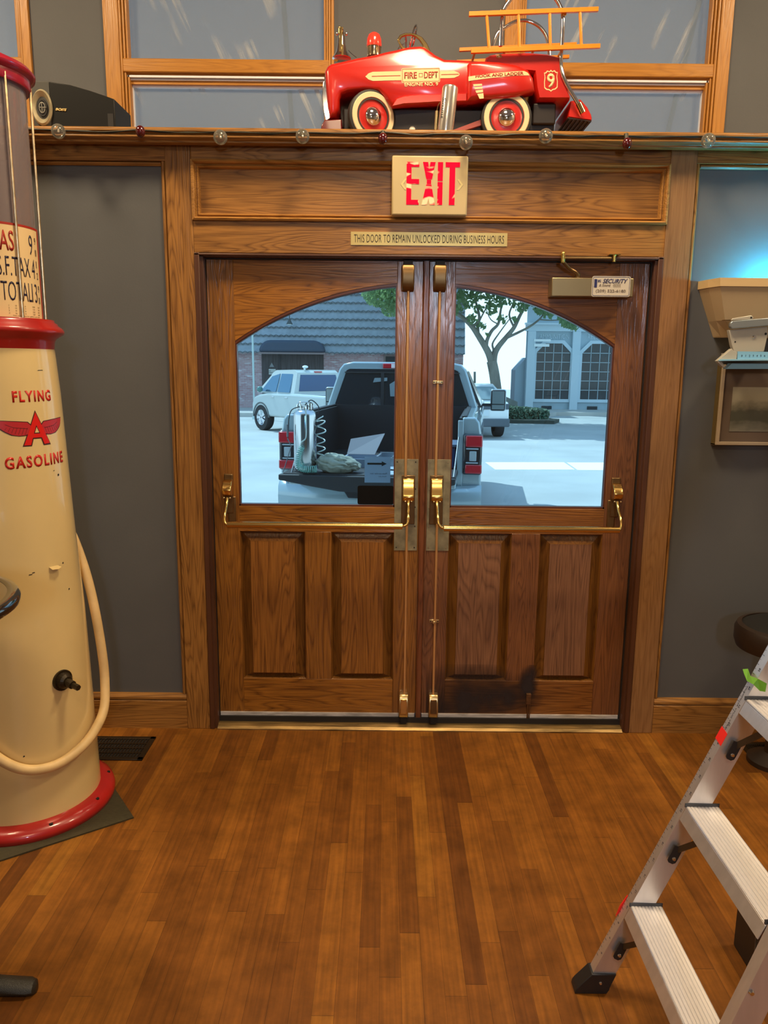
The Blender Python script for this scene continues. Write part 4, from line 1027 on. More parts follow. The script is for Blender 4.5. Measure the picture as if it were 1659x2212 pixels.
# glass cylinder, rods and cap
GLASSP = glassmat('pump_glass', (.93, .88, .86), refl=1.4, rough=.02, grime_haze=(.25, (.42, .34, .34), 0.0, .5, .38))  # veil paints in the pale mauve reflection on the cylinder
obj('glass_cylinder', lathe(B(), [(.156, 1.764), (.156, 2.485), (.150, 2.485), (.150, 1.764), (.156, 1.764)], C0, seg=64), GLASSP, pump, smooth=True)
rodm = mat('pump_rod_nickel', lin((200, 178, 140)), .3, metal=.9, var=.3, vscale=30)
for a in (12, 87, 162, 237, 312-0): 
    pass
for a in (-30, 22, 82, 142, 202, 262):
    a = radians(a); x, y = GX+.1685*cos(a), GY+.1685*sin(a)
    obj('rod', tube(B(), [(x, y, 1.758), (x, y, 2.495)], .0042, 10), rodm, pump, smooth=True)
obj('cap', lathe(B(), [(.14, 2.480), (.168, 2.478), (.172, 2.484), (.172, 2.508), (.186, 2.516), (.188, 2.526), (.176, 2.540), (.10, 2.575), (.03, 2.60), (0, 2.60)], C0, seg=72), mat('pump_cap_magenta_red', (.36, .008, .03), .3, coat=.6), pump, smooth=True, angle=50)
# price card inside the glass front
def cylf(a0, zc, r, lean=0.0):
    """lettering wrapped on the drum: u right, v up"""
    def f(u, v, d):
        rr = r(zc+v)+d if callable(r) else r+d
        a = a0+u/(r(zc) if callable(r) else r); return (GX+rr*cos(a), GY+rr*sin(a), zc+v)
    return f
RC = .1615
bm = B(); A0, A1 = radians(-112), radians(14); n = 40
for z0, z1, mm in ((1.764, 2.048, 0),):
    g = [[bm.verts.new((GX+(RC)*cos(A0+(A1-A0)*k/n), GY+(RC)*sin(A0+(A1-A0)*k/n), z)) for k in range(n+1)] for z in (z0, z1)]
    h_ = [[bm.verts.new((GX+(RC-.0015)*cos(A0+(A1-A0)*k/n), GY+(RC-.0015)*sin(A0+(A1-A0)*k/n), z)) for k in range(n+1)] for z in (z0, z1)]
    for k in range(n):
        bm.faces.new((g[0][k], g[0][k+1], g[1][k+1], g[1][k])); bm.faces.new((h_[0][k+1], h_[0][k], h_[1][k], h_[1][k+1]))
card = obj('price_card', bm, mat('price_card_cream', lin((236, 205, 150)), .4), pump, smooth=True, label='cream price card with red border')
bm = B()
def arcband(bm, a0, a1, z0, z1, r, n=30):
    for k in range(n):
        x0_, x1_ = a0+(a1-a0)*k/n, a0+(a1-a0)*(k+1)/n
        bm.faces.new([bm.verts.new((GX+r*cos(x), GY+r*sin(x), z)) for x, z in ((x0_, z0), (x1_, z0), (x1_, z1), (x0_, z1))])
arcband(bm, A0, A1, 2.047, 2.054, RC+.0006); arcband(bm, A1-radians(4), A1+radians(2), 1.764, 2.054, RC+.0006, 4)
obj('border', bm, DRED, card)
def ctext(s, adeg, zc, w, h, bold=.0, bm=None, align='CENTER'):
    return textbm(s, w=w, h=h, f=cylf(radians(adeg), zc, RC+.0006), bold=bold, bm=bm, depth=.0003, align=align)
obj('lettering', ctext('GAS', -46, 1.999, .074, .062, .01), DRED, card, label='red word GAS')
BLUEI = mat('card_blue_black', lin((34, 26, 52)), .45)
bm = ctext('9', -8.5, 1.996, .019, .062, -.005); ctext('U.', -72, 1.922, .020, .062, -.01, bm); ctext('&', -58, 1.930, .010, .02, .0, bm); ctext('S.F.TAX', -33, 1.922, .114, .060, -.005, bm); ctext('4', -6.5, 1.922, .017, .060, -.005, bm)
ctext('TOTAL', -32, 1.845, .108, .060, -.005, bm); ctext('13', -7, 1.845, .030, .060, -.005, bm)
ctext('9', 1.5, 2.012, .008, .022, 0, bm); ctext('10', 1.8, 1.975, .009, .022, 0, bm); ctext('1', 1.5, 1.938, .003, .022, 0, bm); ctext('2', 2.2, 1.902, .008, .022, 0, bm); ctext('9', 3, 1.860, .008, .022, 0, bm); ctext('10', 3.2, 1.823, .009, .022, 0, bm)
obj('lettering', bm, BLUEI, card)
bm = None
for r_, zz in enumerate((1.800, 1.792, 1.784, 1.776)):
    for a_, s_ in ((-44, '%d' % (r_+1)), (-36, '1%d' % (r_+3)), (-24, '%d-' % (6+r_)), (-11, '%d.3%d' % (r_, r_)), (-1, '%d.6%d' % (r_+1, r_))):
        b2 = ctext(s_, a_, zz, None, .0045, 0, bm)
        bm = b2
ctext('This price chart for gallons and cents', -20, 1.7685, .115, .004, 0, bm)
obj('lettering', bm, mat('small_print_grey', lin((140, 115, 80)), .5), card)
# lettering and winged A on the body
def bodyf(adeg, zc, sl=0.0):
    a0 = radians(adeg)
    def f(u, v, d):
        rr = rbody(zc+v)+.0006+d; a = a0+u/rbody(zc); z = zc+v+sl*u
        return (GX+rr*cos(a), GY+rr*sin(a), z)
    return f
REDL = mat('pump_lettering_red', (.62, .020, .008), .35)
def arclen(a0, a1, z): return radians(a1-a0)*rbody(z)
obj('lettering', textbm('FLYING', w=arclen(-51.5, -11.2, 1.51), h=.037, f=bodyf(-31.4, 1.513, .01), bold=.035, spacing=1.25, depth=.0004), REDL, pump)
obj('lettering', textbm('GASOLINE', w=arclen(-62.3, -1, 1.30), h=.040, f=bodyf(-31.6, 1.302, .02), bold=.035, spacing=1.25, depth=.0004), REDL, pump)
R_ = rbody(1.41)
fb = bodyf(-32.0, 1.405)
Apts = [(0, .056), (.0465, -.048), (.024, -.050), (.016, -.027), (-.016, -.027), (-.024, -.050), (-.0465, -.050)]
def scale2(p, k, c=(0, 0)): return [((x-c[0])*k+c[0], (y-c[1])*k+c[1]) for x, y in p]
def fd(off): return lambda u, v, d: fb(u, v, d+off)
def wing(sx, grow=0.0):
    top = [(.018, .012), (.030, .024), (.062, .027), (.100, .030), (.127, .031)]
    bot = [(.122, .018), (.112, .006), (.098, -.004), (.080, -.014), (.060, -.018), (.040, -.017), (.024, -.012)]
    p = top+bot; c = (.07, .006)
    p = [(x+grow*(1 if x > c[0] else -1), y+grow*(1 if y > c[1] else -1)) for x, y in p]
    p = [(x*sx, y) for x, y in p]
    return p if sx < 0 else p[::-1]
DKR = mat('winged_outline_dark', (.045, .004, .004), .5); MIDR = mat('wing_red', (.50, .02, .028), .4)
def wrapfill(bm, pts, f, depth):
    """fill a 2D outline in narrow strips so that it follows the drum"""
    xs = [p[0] for p in pts]; x0, x1 = min(xs), max(xs); K = max(2, int((x1-x0)/.006))
    tb = bmesh.new(); vs = [tb.verts.new((p[0], p[1], 0)) for p in pts]
    fc = tb.faces.new(vs); bmesh.ops.triangulate(tb, faces=[fc])
    for k in range(1, K):
        x = x0+(x1-x0)*k/K
        bmesh.ops.bisect_plane(tb, geom=tb.verts[:]+tb.edges[:]+tb.faces[:], plane_co=(x, 0, 0), plane_no=(1, 0, 0))
    mp = {}
    for v in tb.verts: mp[v] = bm.verts.new(f(v.co.x, v.co.y, depth))
    for q in tb.faces: bm.faces.new([mp[v] for v in q.verts])
    tb.free(); return bm
bm = B()
for s_ in (-1, 1): wrapfill(bm, wing(s_, .0022), fd(.0), .0003)
wrapfill(bm, [(0, .0625), (.051, -.053), (.021, -.0535), (.0135, -.0305), (-.0135, -.0305), (-.021, -.0535), (-.051, -.0535)], fd(0), .0004)
em = obj('emblem', bm, DKR, pump, label='winged red letter A emblem')
bm = B()
for s_ in (-1, 1): wrapfill(bm, wing(s_), fd(0), .0007)
obj('wing', bm, MIDR, em)
for s_ in (-1, 1):
    bm = B()
    for k in range(9):
        t = k/8; a = (.030+.085*t, .020+.008*t); c = (.036+.080*t+.004, -.016+.030*t*t)
        q = [(a[0], a[1]*.35), (a[0]+.0012, a[1]*.35), (c[0]+.0012, c[1]), (c[0], c[1])]
        q = [(x*s_, y) for x, y in q]; wrapfill(bm, q, fd(0), .0009)
    wrapfill(bm, [(s_*.030, .004), (s_*.075, .010), (s_*.098, .020), (s_*.098, .0185), (s_*.075, .0085), (s_*.030, .0025)], fd(0), .0009)
    obj('feather_line', bm, DKR, em)
bm = B(); wrapfill(bm, Apts, fd(0), .0011)
obj('letter', bm, mat('emblem_red', (.72, .012, .008), .3), em)
bm = B(); wrapfill(bm, [(0, .014), (.0115, -.0135), (-.0115, -.0135)], fd(0), .0013); o1 = obj('letter_outline', bm, DKR, em)
bm = B(); wrapfill(bm, [(0, .0075), (.0075, -.0105), (-.0075, -.0105)], fd(0), .0015); obj('letter_eye', bm, CREAMG, em)
# hose loop
def cp(adeg, z, r): a = radians(adeg); return Vector((GX+r*cos(a), GY+r*sin(a), z))
hp = [cp(60, 1.05, .215), cp(47, .98, .228), cp(38, .85, .252), cp(31, .72, .268), cp(27, .56, .282), cp(24, .44, .286), cp(12, .345, .280), cp(-8, .300, .272), cp(-26, .272, .272), cp(-45, .252, .272), cp(-64, .262, .272), cp(-81, .312, .272), cp(-98, .40, .268), cp(-112, .54, .262), cp(-125, .75, .255), cp(-135, 1.0, .24)]
obj('hose', tube(B(), smoothpath(hp, 7), .0172, 16), mat('hose_cream_rubber', lin((224, 190, 132)), .5, var=.12, vscale=14, bump=.2), pump, smooth=True)
# drain valve stub
n0 = cp(-31, .535, rbody(.535)); dirn = Vector((cos(radians(-31)), sin(radians(-31)), 0)); IR = mat('oily_iron', lin((52, 42, 26)), .42, metal=.5, var=.3, vscale=60)
d2_ = (dirn+Vector((.45, -.25, -.18))).normalized()
bm = B(); tube(bm, [n0-dirn*.01, n0+dirn*.006], .037, 24); tube(bm, [n0, n0+dirn*.022, n0+dirn*.03], [.031, .026, .018], 20); tube(bm, [n0+dirn*.02, n0+d2_*.055], .0145, 16); tube(bm, [n0+d2_*.05, n0+d2_*.085], .0105, 6)
obj('drain_valve', bm, IR, pump, label='dark oily drain valve stub')
# torn flap of paint and small chips
f_ = bodyf(-29, .936)
bm = B(); vs = [bm.verts.new(f_(u, v, d)) for u, v, d in ((-.016, .004, 0), (.018, .004, 0), (.022, -.001, .014), (.006, -.004, .020), (-.014, -.003, .015))]; bm.faces.new(vs)
obj('peeled_flap', bm, CREAMG, pump)
bm = B()
for ad, z, w, h in ((-49.5, .927, .006, .0014), (-47, .932, .005, .0016), (-21, 1.596, .012, .0012), (-11.5, 1.245, .004, .004), (-24, .934, .008, .003), (-18, .942, .003, .003), (-14, .845, .003, .003), (-66, .30, .003, .003), (-17, 1.262, .0025, .0015)):
    g_ = bodyf(ad, z); obj('paint_chip', flatpoly(B(), [(-w, -h), (w, -h*.6), (w*.8, h), (-w*.7, h*.7)], g_, .0004), BLACKM, pump)

# rubber mat under the pump
a, c = fl(289, 1768), fl(0, 1862)
ux = Vector((c.x-a.x, c.y-a.y, 0)).normalized(); uy = Vector((-ux.y, ux.x, 0)); uy = uy if uy.y > 0 else -uy
m0 = Vector((a.x, a.y, 0))
q = [m0, m0+ux*.95, m0+ux*.95+uy*.62, m0+uy*.62]
bm = B(); hexa(bm, [(p.x, p.y, .0005) for p in q]+[(p.x, p.y, .006) for p in q])
me_ = mat('ribbed_mat_green', lin((60, 55, 34)), .6, var=.25, vscale=60, stretch=(1, 6, 1), bump=.5, bscale=220)
obj('floor_mat', bm, me_, label='dull green ribbed rubber mat under the vintage gasoline pump', cat='mat')

# floor registers
def register(label, a, c, y0, y1, mat_=None):
    t = thing('floor_register', label, 'floor vent', ((a+c)/2, (y0+y1)/2, 0))
    RM = mat('register_brown_metal', lin((46, 34, 20)), .45, metal=.4)
    bm = B(); box(bm, a, c, y0, y0+.022, 0, .006); box(bm, a, c, y1-.022, y1, 0, .006); box(bm, a, a+.022, y0, y1, 0, .006); box(bm, c-.022, c, y0, y1, 0, .006)
    obj('frame', bm, RM, t, bevel=.0015)
    bm = B(); n = 22
    for k in range(n): x = a+.022+(c-a-.044)*(k+.5)/n; box(bm, x-.0018, x+.0018, y0+.02, y1-.02, .0008, .0045)
    for k in range(3): y = y0+.022+(y1-y0-.044)*(k+1)/4; box(bm, a+.02, c-.02, y-.004, y+.004, .0008, .0046)
    obj('grille', bm, RM, t)
    obj('duct_dark', box(B(), a+.02, c-.02, y0+.02, y1-.02, .0002, .0008), BLACKM, t)
register('brown metal floor register beside the vintage pump, near the left baseboard', -1.330, -.995, -.296, -.093)
ra_, rb_ = fl(1592, 1605), fl(1640, 1656)
register('dark floor register near the right baseboard behind the stepladder', ra_.x, ra_.x+.25, rb_.y-.03, ra_.y)

# ------------------------------------------------------------------ bistro table at the left edge
TT = 1.06
tx_, ty_, trd = -1.184, -1.505, .300
tbl = thing('bistro_table', 'round black-edged pedestal table partly in view at the left edge', 'table', (tx_, ty_, 0))
obj('tabletop', lathe(B(), [(0, TT-.006), (trd-.03, TT-.006), (trd-.03, TT), (0, TT)], (tx_, ty_, 0), seg=96), mat('laminate_brown', lin((88, 70, 40)), .25, coat=.4), tbl, smooth=True, angle=40)
obj('table_edge', lathe(B(), [(trd-.032, TT-.030), (trd-.008, TT-.030), (trd, TT-.022), (trd+.001, TT-.008), (trd-.006, TT+.0015), (trd-.020, TT+.0025), (trd-.030, TT+.0005)], (tx_, ty_, 0), seg=96, caps=False), mat('edge_black_gloss', (.012, .010, .009), .12, coat=1), tbl, smooth=True, angle=60)
obj('column', lathe(B(), [(.038, .05), (.038, TT-.05), (.10, TT-.034), (.10, TT-.03)], (tx_, ty_, 0), seg=32), mat('cast_black', (.020, .019, .015), .35), tbl, smooth=True)
# spider foot that reaches into view
t0 = fl(94, 2128, .02)
foot_tip = Vector((t0.x-.018, t0.y, 0)); d_ = (foot_tip-Vector((tx_, ty_, 0))); d_.z = 0
CB = mat('crinkled_black_iron', (.022, .020, .015), .38, bump=.6, bscale=500)
def spider(ang_vec, L_):
    u = ang_vec.normalized(); v = Vector((-u.y, u.x, 0)); o = Vector((tx_, ty_, 0)); secs = []
    for t, w, h in ((0, .034, .085), (.3, .030, .060), (.7, .028, .042), (.93, .028, .034), (.98, .022, .030), (1.0, .010, .022)):
        c = o+u*(L_*t); sec = []
        for k in range(12):
            a_ = 2*pi*k/12; sec.append((c+v*(w*cos(a_))+Vector((0, 0, max(.001, h*.5+h*.5*sin(a_))))))
        secs.append(sec)
    return loft(B(), secs)
for k, ang in enumerate((0, 90, 180, 270)):
    vv = Matrix.Rotation(radians(ang), 3, 'Z') @ d_
    obj('foot', spider(vv, d_.length), CB, tbl, smooth=True)

# ------------------------------------------------------------------ aluminium stepladder at right
LAD = thing('step_ladder', 'aluminium stepladder with ruled rails standing at the right edge', 'ladder', (.85, -1.70, 0))
LAL = mat('ladder_aluminium', (.80, .80, .84), .36, metal=.8, var=.06, vscale=40, stretch=(1, 1, .15), bump=.05)
LAT = mat('ladder_tread_aluminium', (.84, .80, .80), .45, metal=.25, var=.06, vscale=60, stretch=(30, 1, 1), bump=.35, bscale=10)
LBK = mat('ladder_black_plastic', (.018, .017, .018), .4, bump=.2, bscale=80)
SX = .386
def lx(z): return .553+SX*(z-.042)
dirL = Vector((SX, 0, 1)).normalized(); nrm = Vector((-1, 0, SX)).normalized(); back = -nrm   # back: across the web, towards the rear
def railpt(z, yw, dy=0.0, b=0.0): return Vector((lx(z), yw+dy, z))+back*b
def yL(z): return -1.478-.055*z
def yR(z): return -1.985+.065*z
WEB = .056
def rail(yf, sgn, z0, z1):
    """C-shaped rail: web across, flanges towards sgn*Y"""
    th = .0022; fl_ = .030; bm = B()
    prof = [(0, 0), (0, sgn*fl_), (th, sgn*fl_), (th, sgn*th), (WEB-th, sgn*th), (WEB-th, sgn*fl_), (WEB, sgn*fl_), (WEB, 0)]
    secs = [[Vector((lx(z), yf(z), z))+back*b+Vector((0, y, 0)) for b, y in prof] for z in (z0, z1)]
    return loft(bm, secs)
ZT = 1.72
r1 = obj('rail', rail(yL, 1, .045, ZT), LAL, LAD, bevel=.0006, label='far side rail with ruler marks')
r2 = obj('rail', rail(yR, 1, .045, ZT), LAL, LAD, bevel=.0006, label='near side rail')
# ruler ticks and numbers on the front flange of the far rail
bm = B(); z = .10; k = 0
RULE = mat('ruler_print', lin((50, 54, 70)), .5)
def flangef(z, yf):
    o = railpt(z, yf(z)); return lambda u, v, d: o+Vector((0, 1, 0))*(u+.015)*-1*-1+dirL*v+nrm*(d+.0003)
while z < 1.15:
    L_ = .009 if k % 4 == 0 else (.006 if k % 2 == 0 else .004)
    f = flangef(z, yL); flatpoly(bm, [(.013-L_, -.0005), (.013, -.0005), (.013, .0005), (.013-L_, .0005)][::-1], f, .0002); z += .0127/1.07; k += 1
n_ = 4; z = .115
while z < 1.15:
    o = railpt(z, yL(z)); textbm(str(n_), h=.0065, f=lambda u, v, d, o=o: o+Vector((0, 1, 0))*(.010-v)+dirL*u*1.0+nrm*(d+.0003), bm=bm, depth=.0002)
    z += .0254*1.0/1.07*2; n_ += 2
obj('ruler_marks', bm, RULE, r1)
obj('lettering', textbm('EXTRA HEAVY DUTY ALUMINUM', w=.16, h=.005, f=lambda u, v, d: railpt(.80, yL(.80))+Vector((0, 1, 0))*(.016-v)+dirL*u+nrm*(d+.0003), depth=.0002), RULE, r1)
# steps
def stepp(zt, label=None):
    ya, yb = yL(zt)-.0024, yR(zt)+.0322
    x0 = lx(zt)-.002; dx = .082; h = .034
    bm = B(); box(bm, x0, x0+dx, yb, ya, zt-.003, zt); hexa(bm, [(x0-SX*h, yb, zt-h), (x0-SX*h+.0025, yb, zt-h), (x0-SX*h+.0025, ya, zt-h), (x0-SX*h, ya, zt-h), (x0, yb, zt-.003), (x0+.0025, yb, zt-.003), (x0+.0025, ya, zt-.003), (x0, ya, zt-.003)]); box(bm, x0+dx-.0025, x0+dx, yb, ya, zt-h*.7, zt-.003)
    st = obj('step', bm, LAL, LAD, bevel=.0008)
    bm = B()
    n = 9
    for k in range(n): xx = x0+.002+(dx-.004)*(k+.5)/n; box(bm, xx-.0034, xx+.0034, yb, ya, zt, zt+.0011)
    obj('tread_ribs', bm, LAT, st)
    for yy, s in ((ya, -1), (yb, 1)):
        bm = B(); box(bm, x0-.002, x0+dx+.001, min(yy, yy-s*-.0), max(yy, yy)+.0022, zt-.001, zt+.009); obj('end_bracket', bm, mat('bracket_grey', lin((88, 90, 96)), .4, metal=.7), st)
    # knee brace under the far end and near end
    for yw, s in ((ya, -1), (yb-.0, 1)):
        zz = zt-.125
        bm = B(); c = Vector((lx(zz), yw+s*.001, zz))+back*.030
        pl = [c+dirL*a_+back*b_ for a_, b_ in ((-.018, -.008), (-.014, -.012), (-.006, -.013), (.030, -.013), (.030, .010), (-.006, .010), (-.014, .009), (-.019, .003))]
        vs = [bm.verts.new(p) for p in pl]; v2 = [bm.verts.new(p+Vector((0, s*.003, 0))) for p in pl]
        bm.faces.new(vs); bm.faces.new(v2[::-1])
        for k in range(8): bm.faces.new((vs[k], vs[(k+1) % 8], v2[(k+1) % 8], v2[k]))
        bmesh.ops.recalc_face_normals(bm, faces=bm.faces[:])
        br = obj('brace_plate', bm, LBK, st)
        e_ = Vector((lx(zt)+.035, yw+s*.10, zt-.012)); a_ = c+dirL*.02
        bm = B(); hexa(bm, [a_+Vector((-.002, 0, -.009)), e_+Vector((-.002, 0, -.009)), e_+Vector((.002, 0, -.009)), a_+Vector((.002, 0, -.009)), a_+Vector((-.002, 0, .009)), e_+Vector((-.002, 0, .009)), e_+Vector((.002, 0, .009)), a_+Vector((.002, 0, .009))])
        obj('brace', bm, mat('brace_dull', lin((96, 88, 76)), .45, metal=.8), st)
        bm = B(); cc = c-dirL*.004+Vector((0, s*.004, 0)); tube(bm, [cc, cc+Vector((0, s*.003, 0))], [.0052, .0035], 12)
        obj('rivet', bm, CHROME, st, smooth=True)
for zt in (.270, .560, .850, 1.140, 1.430): stepp(zt)
tp_ = lx(ZT)
bm = B(); box(bm, tp_-.05, tp_+.22, yR(ZT)-.01, yL(ZT)+.04, ZT-.02, ZT+.05); obj('top_cap', bm, LBK, LAD, bevel=.008)
for yf in (yL, yR):
    yy = yf(ZT)+.012; y0_ = yf(0)+.012+(.03 if yf is yL else -.03)
    bm = B(); secs = []
    for zz, xx, y in ((.03, 1.86, y0_), (ZT, tp_+.14, yy)): secs.append([(xx, y, zz), (xx+.03, y, zz), (xx+.03, y+.02, zz), (xx, y+.02, zz)])
    obj('rear_leg', loft(bm, secs), LAL, LAD)
for zz in (.35, .8, 1.25):
    t = zz/ZT; xx = 1.86+(tp_+.14-1.86)*t; bm = B(); tube(bm, [(xx+.015, yR(zz)+.02, zz), (xx+.015, yL(zz)+.02, zz)], .009, 8); obj('rear_bar', bm, LAL, LAD, smooth=True)
# feet
for yf, s in ((yL, 1), (yR, 1)):
    c = railpt(.03, yf(.03)); bm = B()
    secs = []
    for z_, e0, e1 in ((.0, -.022, WEB+.006), (.012, -.024, WEB+.008), (.020, -.022, WEB+.006), (.062, -.004, WEB+.004)):
        x0_ = lx(z_); secs.append([(x0_+e0, yf(z_)-.006, z_), (x0_+e1, yf(z_)-.006, z_), (x0_+e1, yf(z_)+.036, z_), (x0_+e0, yf(z_)+.036, z_)])
    ft = obj('foot', loft(bm, secs), LBK, LAD, bevel=.002)
    bm = B(); p = Vector((lx(.035)+.03, yf(.035)-.006, .035)); tube(bm, [p, p+Vector((0, -.003, 0))], [.0045, .003], 12); obj('rivet', bm, CHROME, ft, smooth=True)
bm = B(); p = Vector((.716, yR(.443)-.0005, .443)); tube(bm, [p, p+Vector((0, -.004, 0))], [.0062, .004], 14); obj('rivet', bm, CHROME, r2, smooth=True)
# tapes
def tape(name, label, z0, z1, m, a=-.0, b=.031, wrap=.0, skew=.02):
    z0 += skew; z1 += skew; skew = -skew
    bm = B(); pts = [(z0, a), (z0+skew*0, b), (z1, b), (z1, a)]
    vs = []
    for z_, y_ in ((z0, b), (z0+skew, a), (z1+skew, a), (z1, b)): vs.append(railpt(z_, yL(z_))+Vector((0, y_, 0))+nrm*.0012)
    lo = [v-nrm*.0006 for v in vs]
    hexa(bm, lo+vs); bmesh.ops.recalc_face_normals(bm, faces=bm.faces[:])
    return obj(name, bm, m, LAD, label=label)
REDT = mat('tape_red', (.85, .02, .012), .5); GRT = mat('tape_green', (.16, .42, .03), .6)
tape('tape', 'strip of red tape', .728, .760, REDT, -.004, .031, skew=.004)
bm = B(); o = railpt(.235, yL(.235)); hexa(bm, [o+Vector((-.012, .028, -.02)), o+Vector((.004, .030, .0)), o+Vector((.004, .034, .0)), o+Vector((-.012, .031, -.02)), o+Vector((-.003, .028, .010)), o+Vector((.016, .030, .040)), o+Vector((.016, .034, .040)), o+Vector((-.003, .031, .010))])
obj('tape', bm, REDT, LAD, label='red tape scrap hanging off the far rail')
bm = B()
P_ = [at(1600, 1442, -1.46), at(1611, 1441, -1.475), at(1616, 1456, -1.51), at(1632, 1462, -1.535), at(1651, 1472, -1.55), at(1648, 1490, -1.55), at(1636, 1488, -1.54), at(1622, 1474, -1.535), at(1609, 1467, -1.51), at(1603, 1452, -1.48)]
vs = [bm.verts.new(p+Vector((0, -.012, 0))) for p in P_]; v2 = [bm.verts.new(p+Vector((0, -.0105, .0))) for p in P_]
for i in range(4):
    a_, b_, c_, d_2 = i, i+1, 8-i, 9-i
    bm.faces.new((vs[a_], vs[b_], vs[c_], vs[d_2])); bm.faces.new((v2[d_2], v2[c_], v2[b_], v2[a_]))
n = len(P_)
for k in range(n): bm.faces.new((vs[k], vs[(k+1) % n], v2[(k+1) % n], v2[k]))
bmesh.ops.recalc_face_normals(bm, faces=bm.faces[:])
obj('tape', bm, GRT, LAD, label='crumpled strip of green tape')

# black case on the floor behind the ladder steps
a, c = fl(1613, 2110)+Vector((.012, 0, 0)), None
bc_ = thing('tool_case', 'black case on the floor behind the stepladder rungs', 'case', (a.x+.13, a.y+.15, 0))
obj('case_body', box(B(), a.x+.004, a.x+.26, a.y-.03, a.y+.12, 0, .19), mat('case_black', (.020, .015, .012), .5), bc_, bevel=.004)
obj('case_edge', box(B(), a.x, a.x+.004, a.y-.032, a.y-.024, 0, .19), mat('case_brown_edge', lin((70, 34, 12)), .5), bc_)
obj('case_handle', tube(B(), smoothpath([(a.x+.07, a.y+.05, .20), (a.x+.08, a.y+.05, .235), (a.x+.18, a.y+.05, .235), (a.x+.19, a.y+.05, .20)], 5), .008, 10), MATS['case_black'], bc_, smooth=True)

# dark round seat half hidden at the right edge
CHW = mat('chair_dark_wood', lin((40, 25, 13)), .5, coat=.05, var=.3, vscale=8); CHB = mat('chair_black_vinyl', (.010, .009, .008), .45)
YC = -.26
pa = at(1592, 1376, YC); chz = pa.z
cc = (pa.x+.20, YC, 0)
ch = thing('round_stool', 'dark round wooden stool mostly hidden behind the upper part of the stepladder', 'stool', cc)
obj('seat_rim', lathe(B(), [(.165, chz-.05), (.186, chz-.046), (.195, chz-.02), (.195, chz+.025), (.186, chz+.045), (.168, chz+.05), (.165, chz-.05)], cc, seg=64), CHW, ch, smooth=True, angle=50)
obj('seat_pad', lathe(B(), [(0, chz-.045), (.168, chz-.045), (.168, chz+.045), (.14, chz+.058), (0, chz+.062)], cc, seg=48), CHB, ch, smooth=True, angle=50)
obj('pedestal', lathe(B(), [(.10, 0), (.10, .02), (.035, .05), (.03, chz-.06), (.06, chz-.045)], cc, seg=32), CHW, ch, smooth=True, angle=50)
# wooden leg of something at the right edge of the floor
# ------------------------------------------------------------------ picture and scale on the right part of the wall
p0, p1 = at(1562, 798, .0), at(1542, 960, .0)
pic = thing('framed_picture', 'framed old black and white photograph on the grey wall right of the doors', 'picture', (1.62, .0, 1.31))
PX0, PX1, PZ0, PZ1 = p1.x-.001, p1.x+.46, p1.z, 1.640
FRM = mat('frame_pale_moulding', lin((170, 152, 128)), .45); FRS = mat('frame_gold_side', lin((96, 78, 40)), .45)
MATB = mat('passepartout_brown', lin((92, 76, 64)), .7)
bm = B(); w = .013
for a0_, a1_, b0_, b1_ in ((PX0, PX1, PZ0, PZ0+w), (PX0, PX1, PZ1-w, PZ1), (PX0, PX0+w, PZ0+w, PZ1-w), (PX1-w, PX1, PZ0+w, PZ1-w)): box(bm, a0_, a1_, -.022, -.010, b0_, b1_)
obj('frame', bm, FRM, pic, bevel=.001)
bm = B()
for a0_, a1_, b0_, b1_ in ((PX0-.004, PX1+.004, PZ0-.002, PZ0+.004), (PX0-.004, PX0+.002, PZ0, PZ1)): box(bm, a0_, a1_, -.012, .020, b0_, b1_)
obj('frame_side', bm, FRS, pic)
obj('mat_board', box(B(), PX0+.01, PX1-.01, -.012, .020, PZ0+.01, PZ1-.01), MATB, pic)
def photomat():
    m, nt = _new('old_photograph'); out = N(nt, 'ShaderNodeOutputMaterial'); b = N(nt, 'ShaderNodeBsdfPrincipled'); L(nt, b.outputs[0], out.inputs[0])
    tc = N(nt, 'ShaderNodeTexCoord'); sp = N(nt, 'ShaderNodeSeparateXYZ'); L(nt, tc.outputs['Generated'], sp.inputs[0])
    no = N(nt, 'ShaderNodeTexNoise'); no.inputs['Scale'].default_value = 7; no.inputs['Detail'].default_value = 5; L(nt, tc.outputs['Generated'], no.inputs['Vector'])
    # dark hill of buildings over a pale foreground
    mu = N(nt, 'ShaderNodeMath', operation='MULTIPLY_ADD'); mu.inputs[1].default_value = .35; L(nt, no.outputs[0], mu.inputs[0]); L(nt, sp.outputs[2], mu.inputs[2])
    rp = N(nt, 'ShaderNodeValToRGB'); e = rp.color_ramp.elements; e[0].position = .18; e[0].color = (.16, .15, .12, 1); e[1].position = .88; e[1].color = (.26, .235, .18, 1)
    for p, c in ((.34, (.10, .095, .075)), (.42, (.055, .055, .04)), (.62, (.06, .06, .045)), (.74, (.15, .135, .10))): q = e.new(p); q.color = (*c, 1)
    L(nt, mu.outputs[0], rp.inputs[0]); L(nt, rp.outputs[0], b.inputs['Base Color']); b.inputs['Roughness'].default_value = .5
    return m
a = at(1588, 836, -.013); c = at(1583, 932, -.013)
obj('photograph', box(B(), a.x-.008, PX1-.075, -.0135, -.012, c.z, a.z), photomat(), pic)
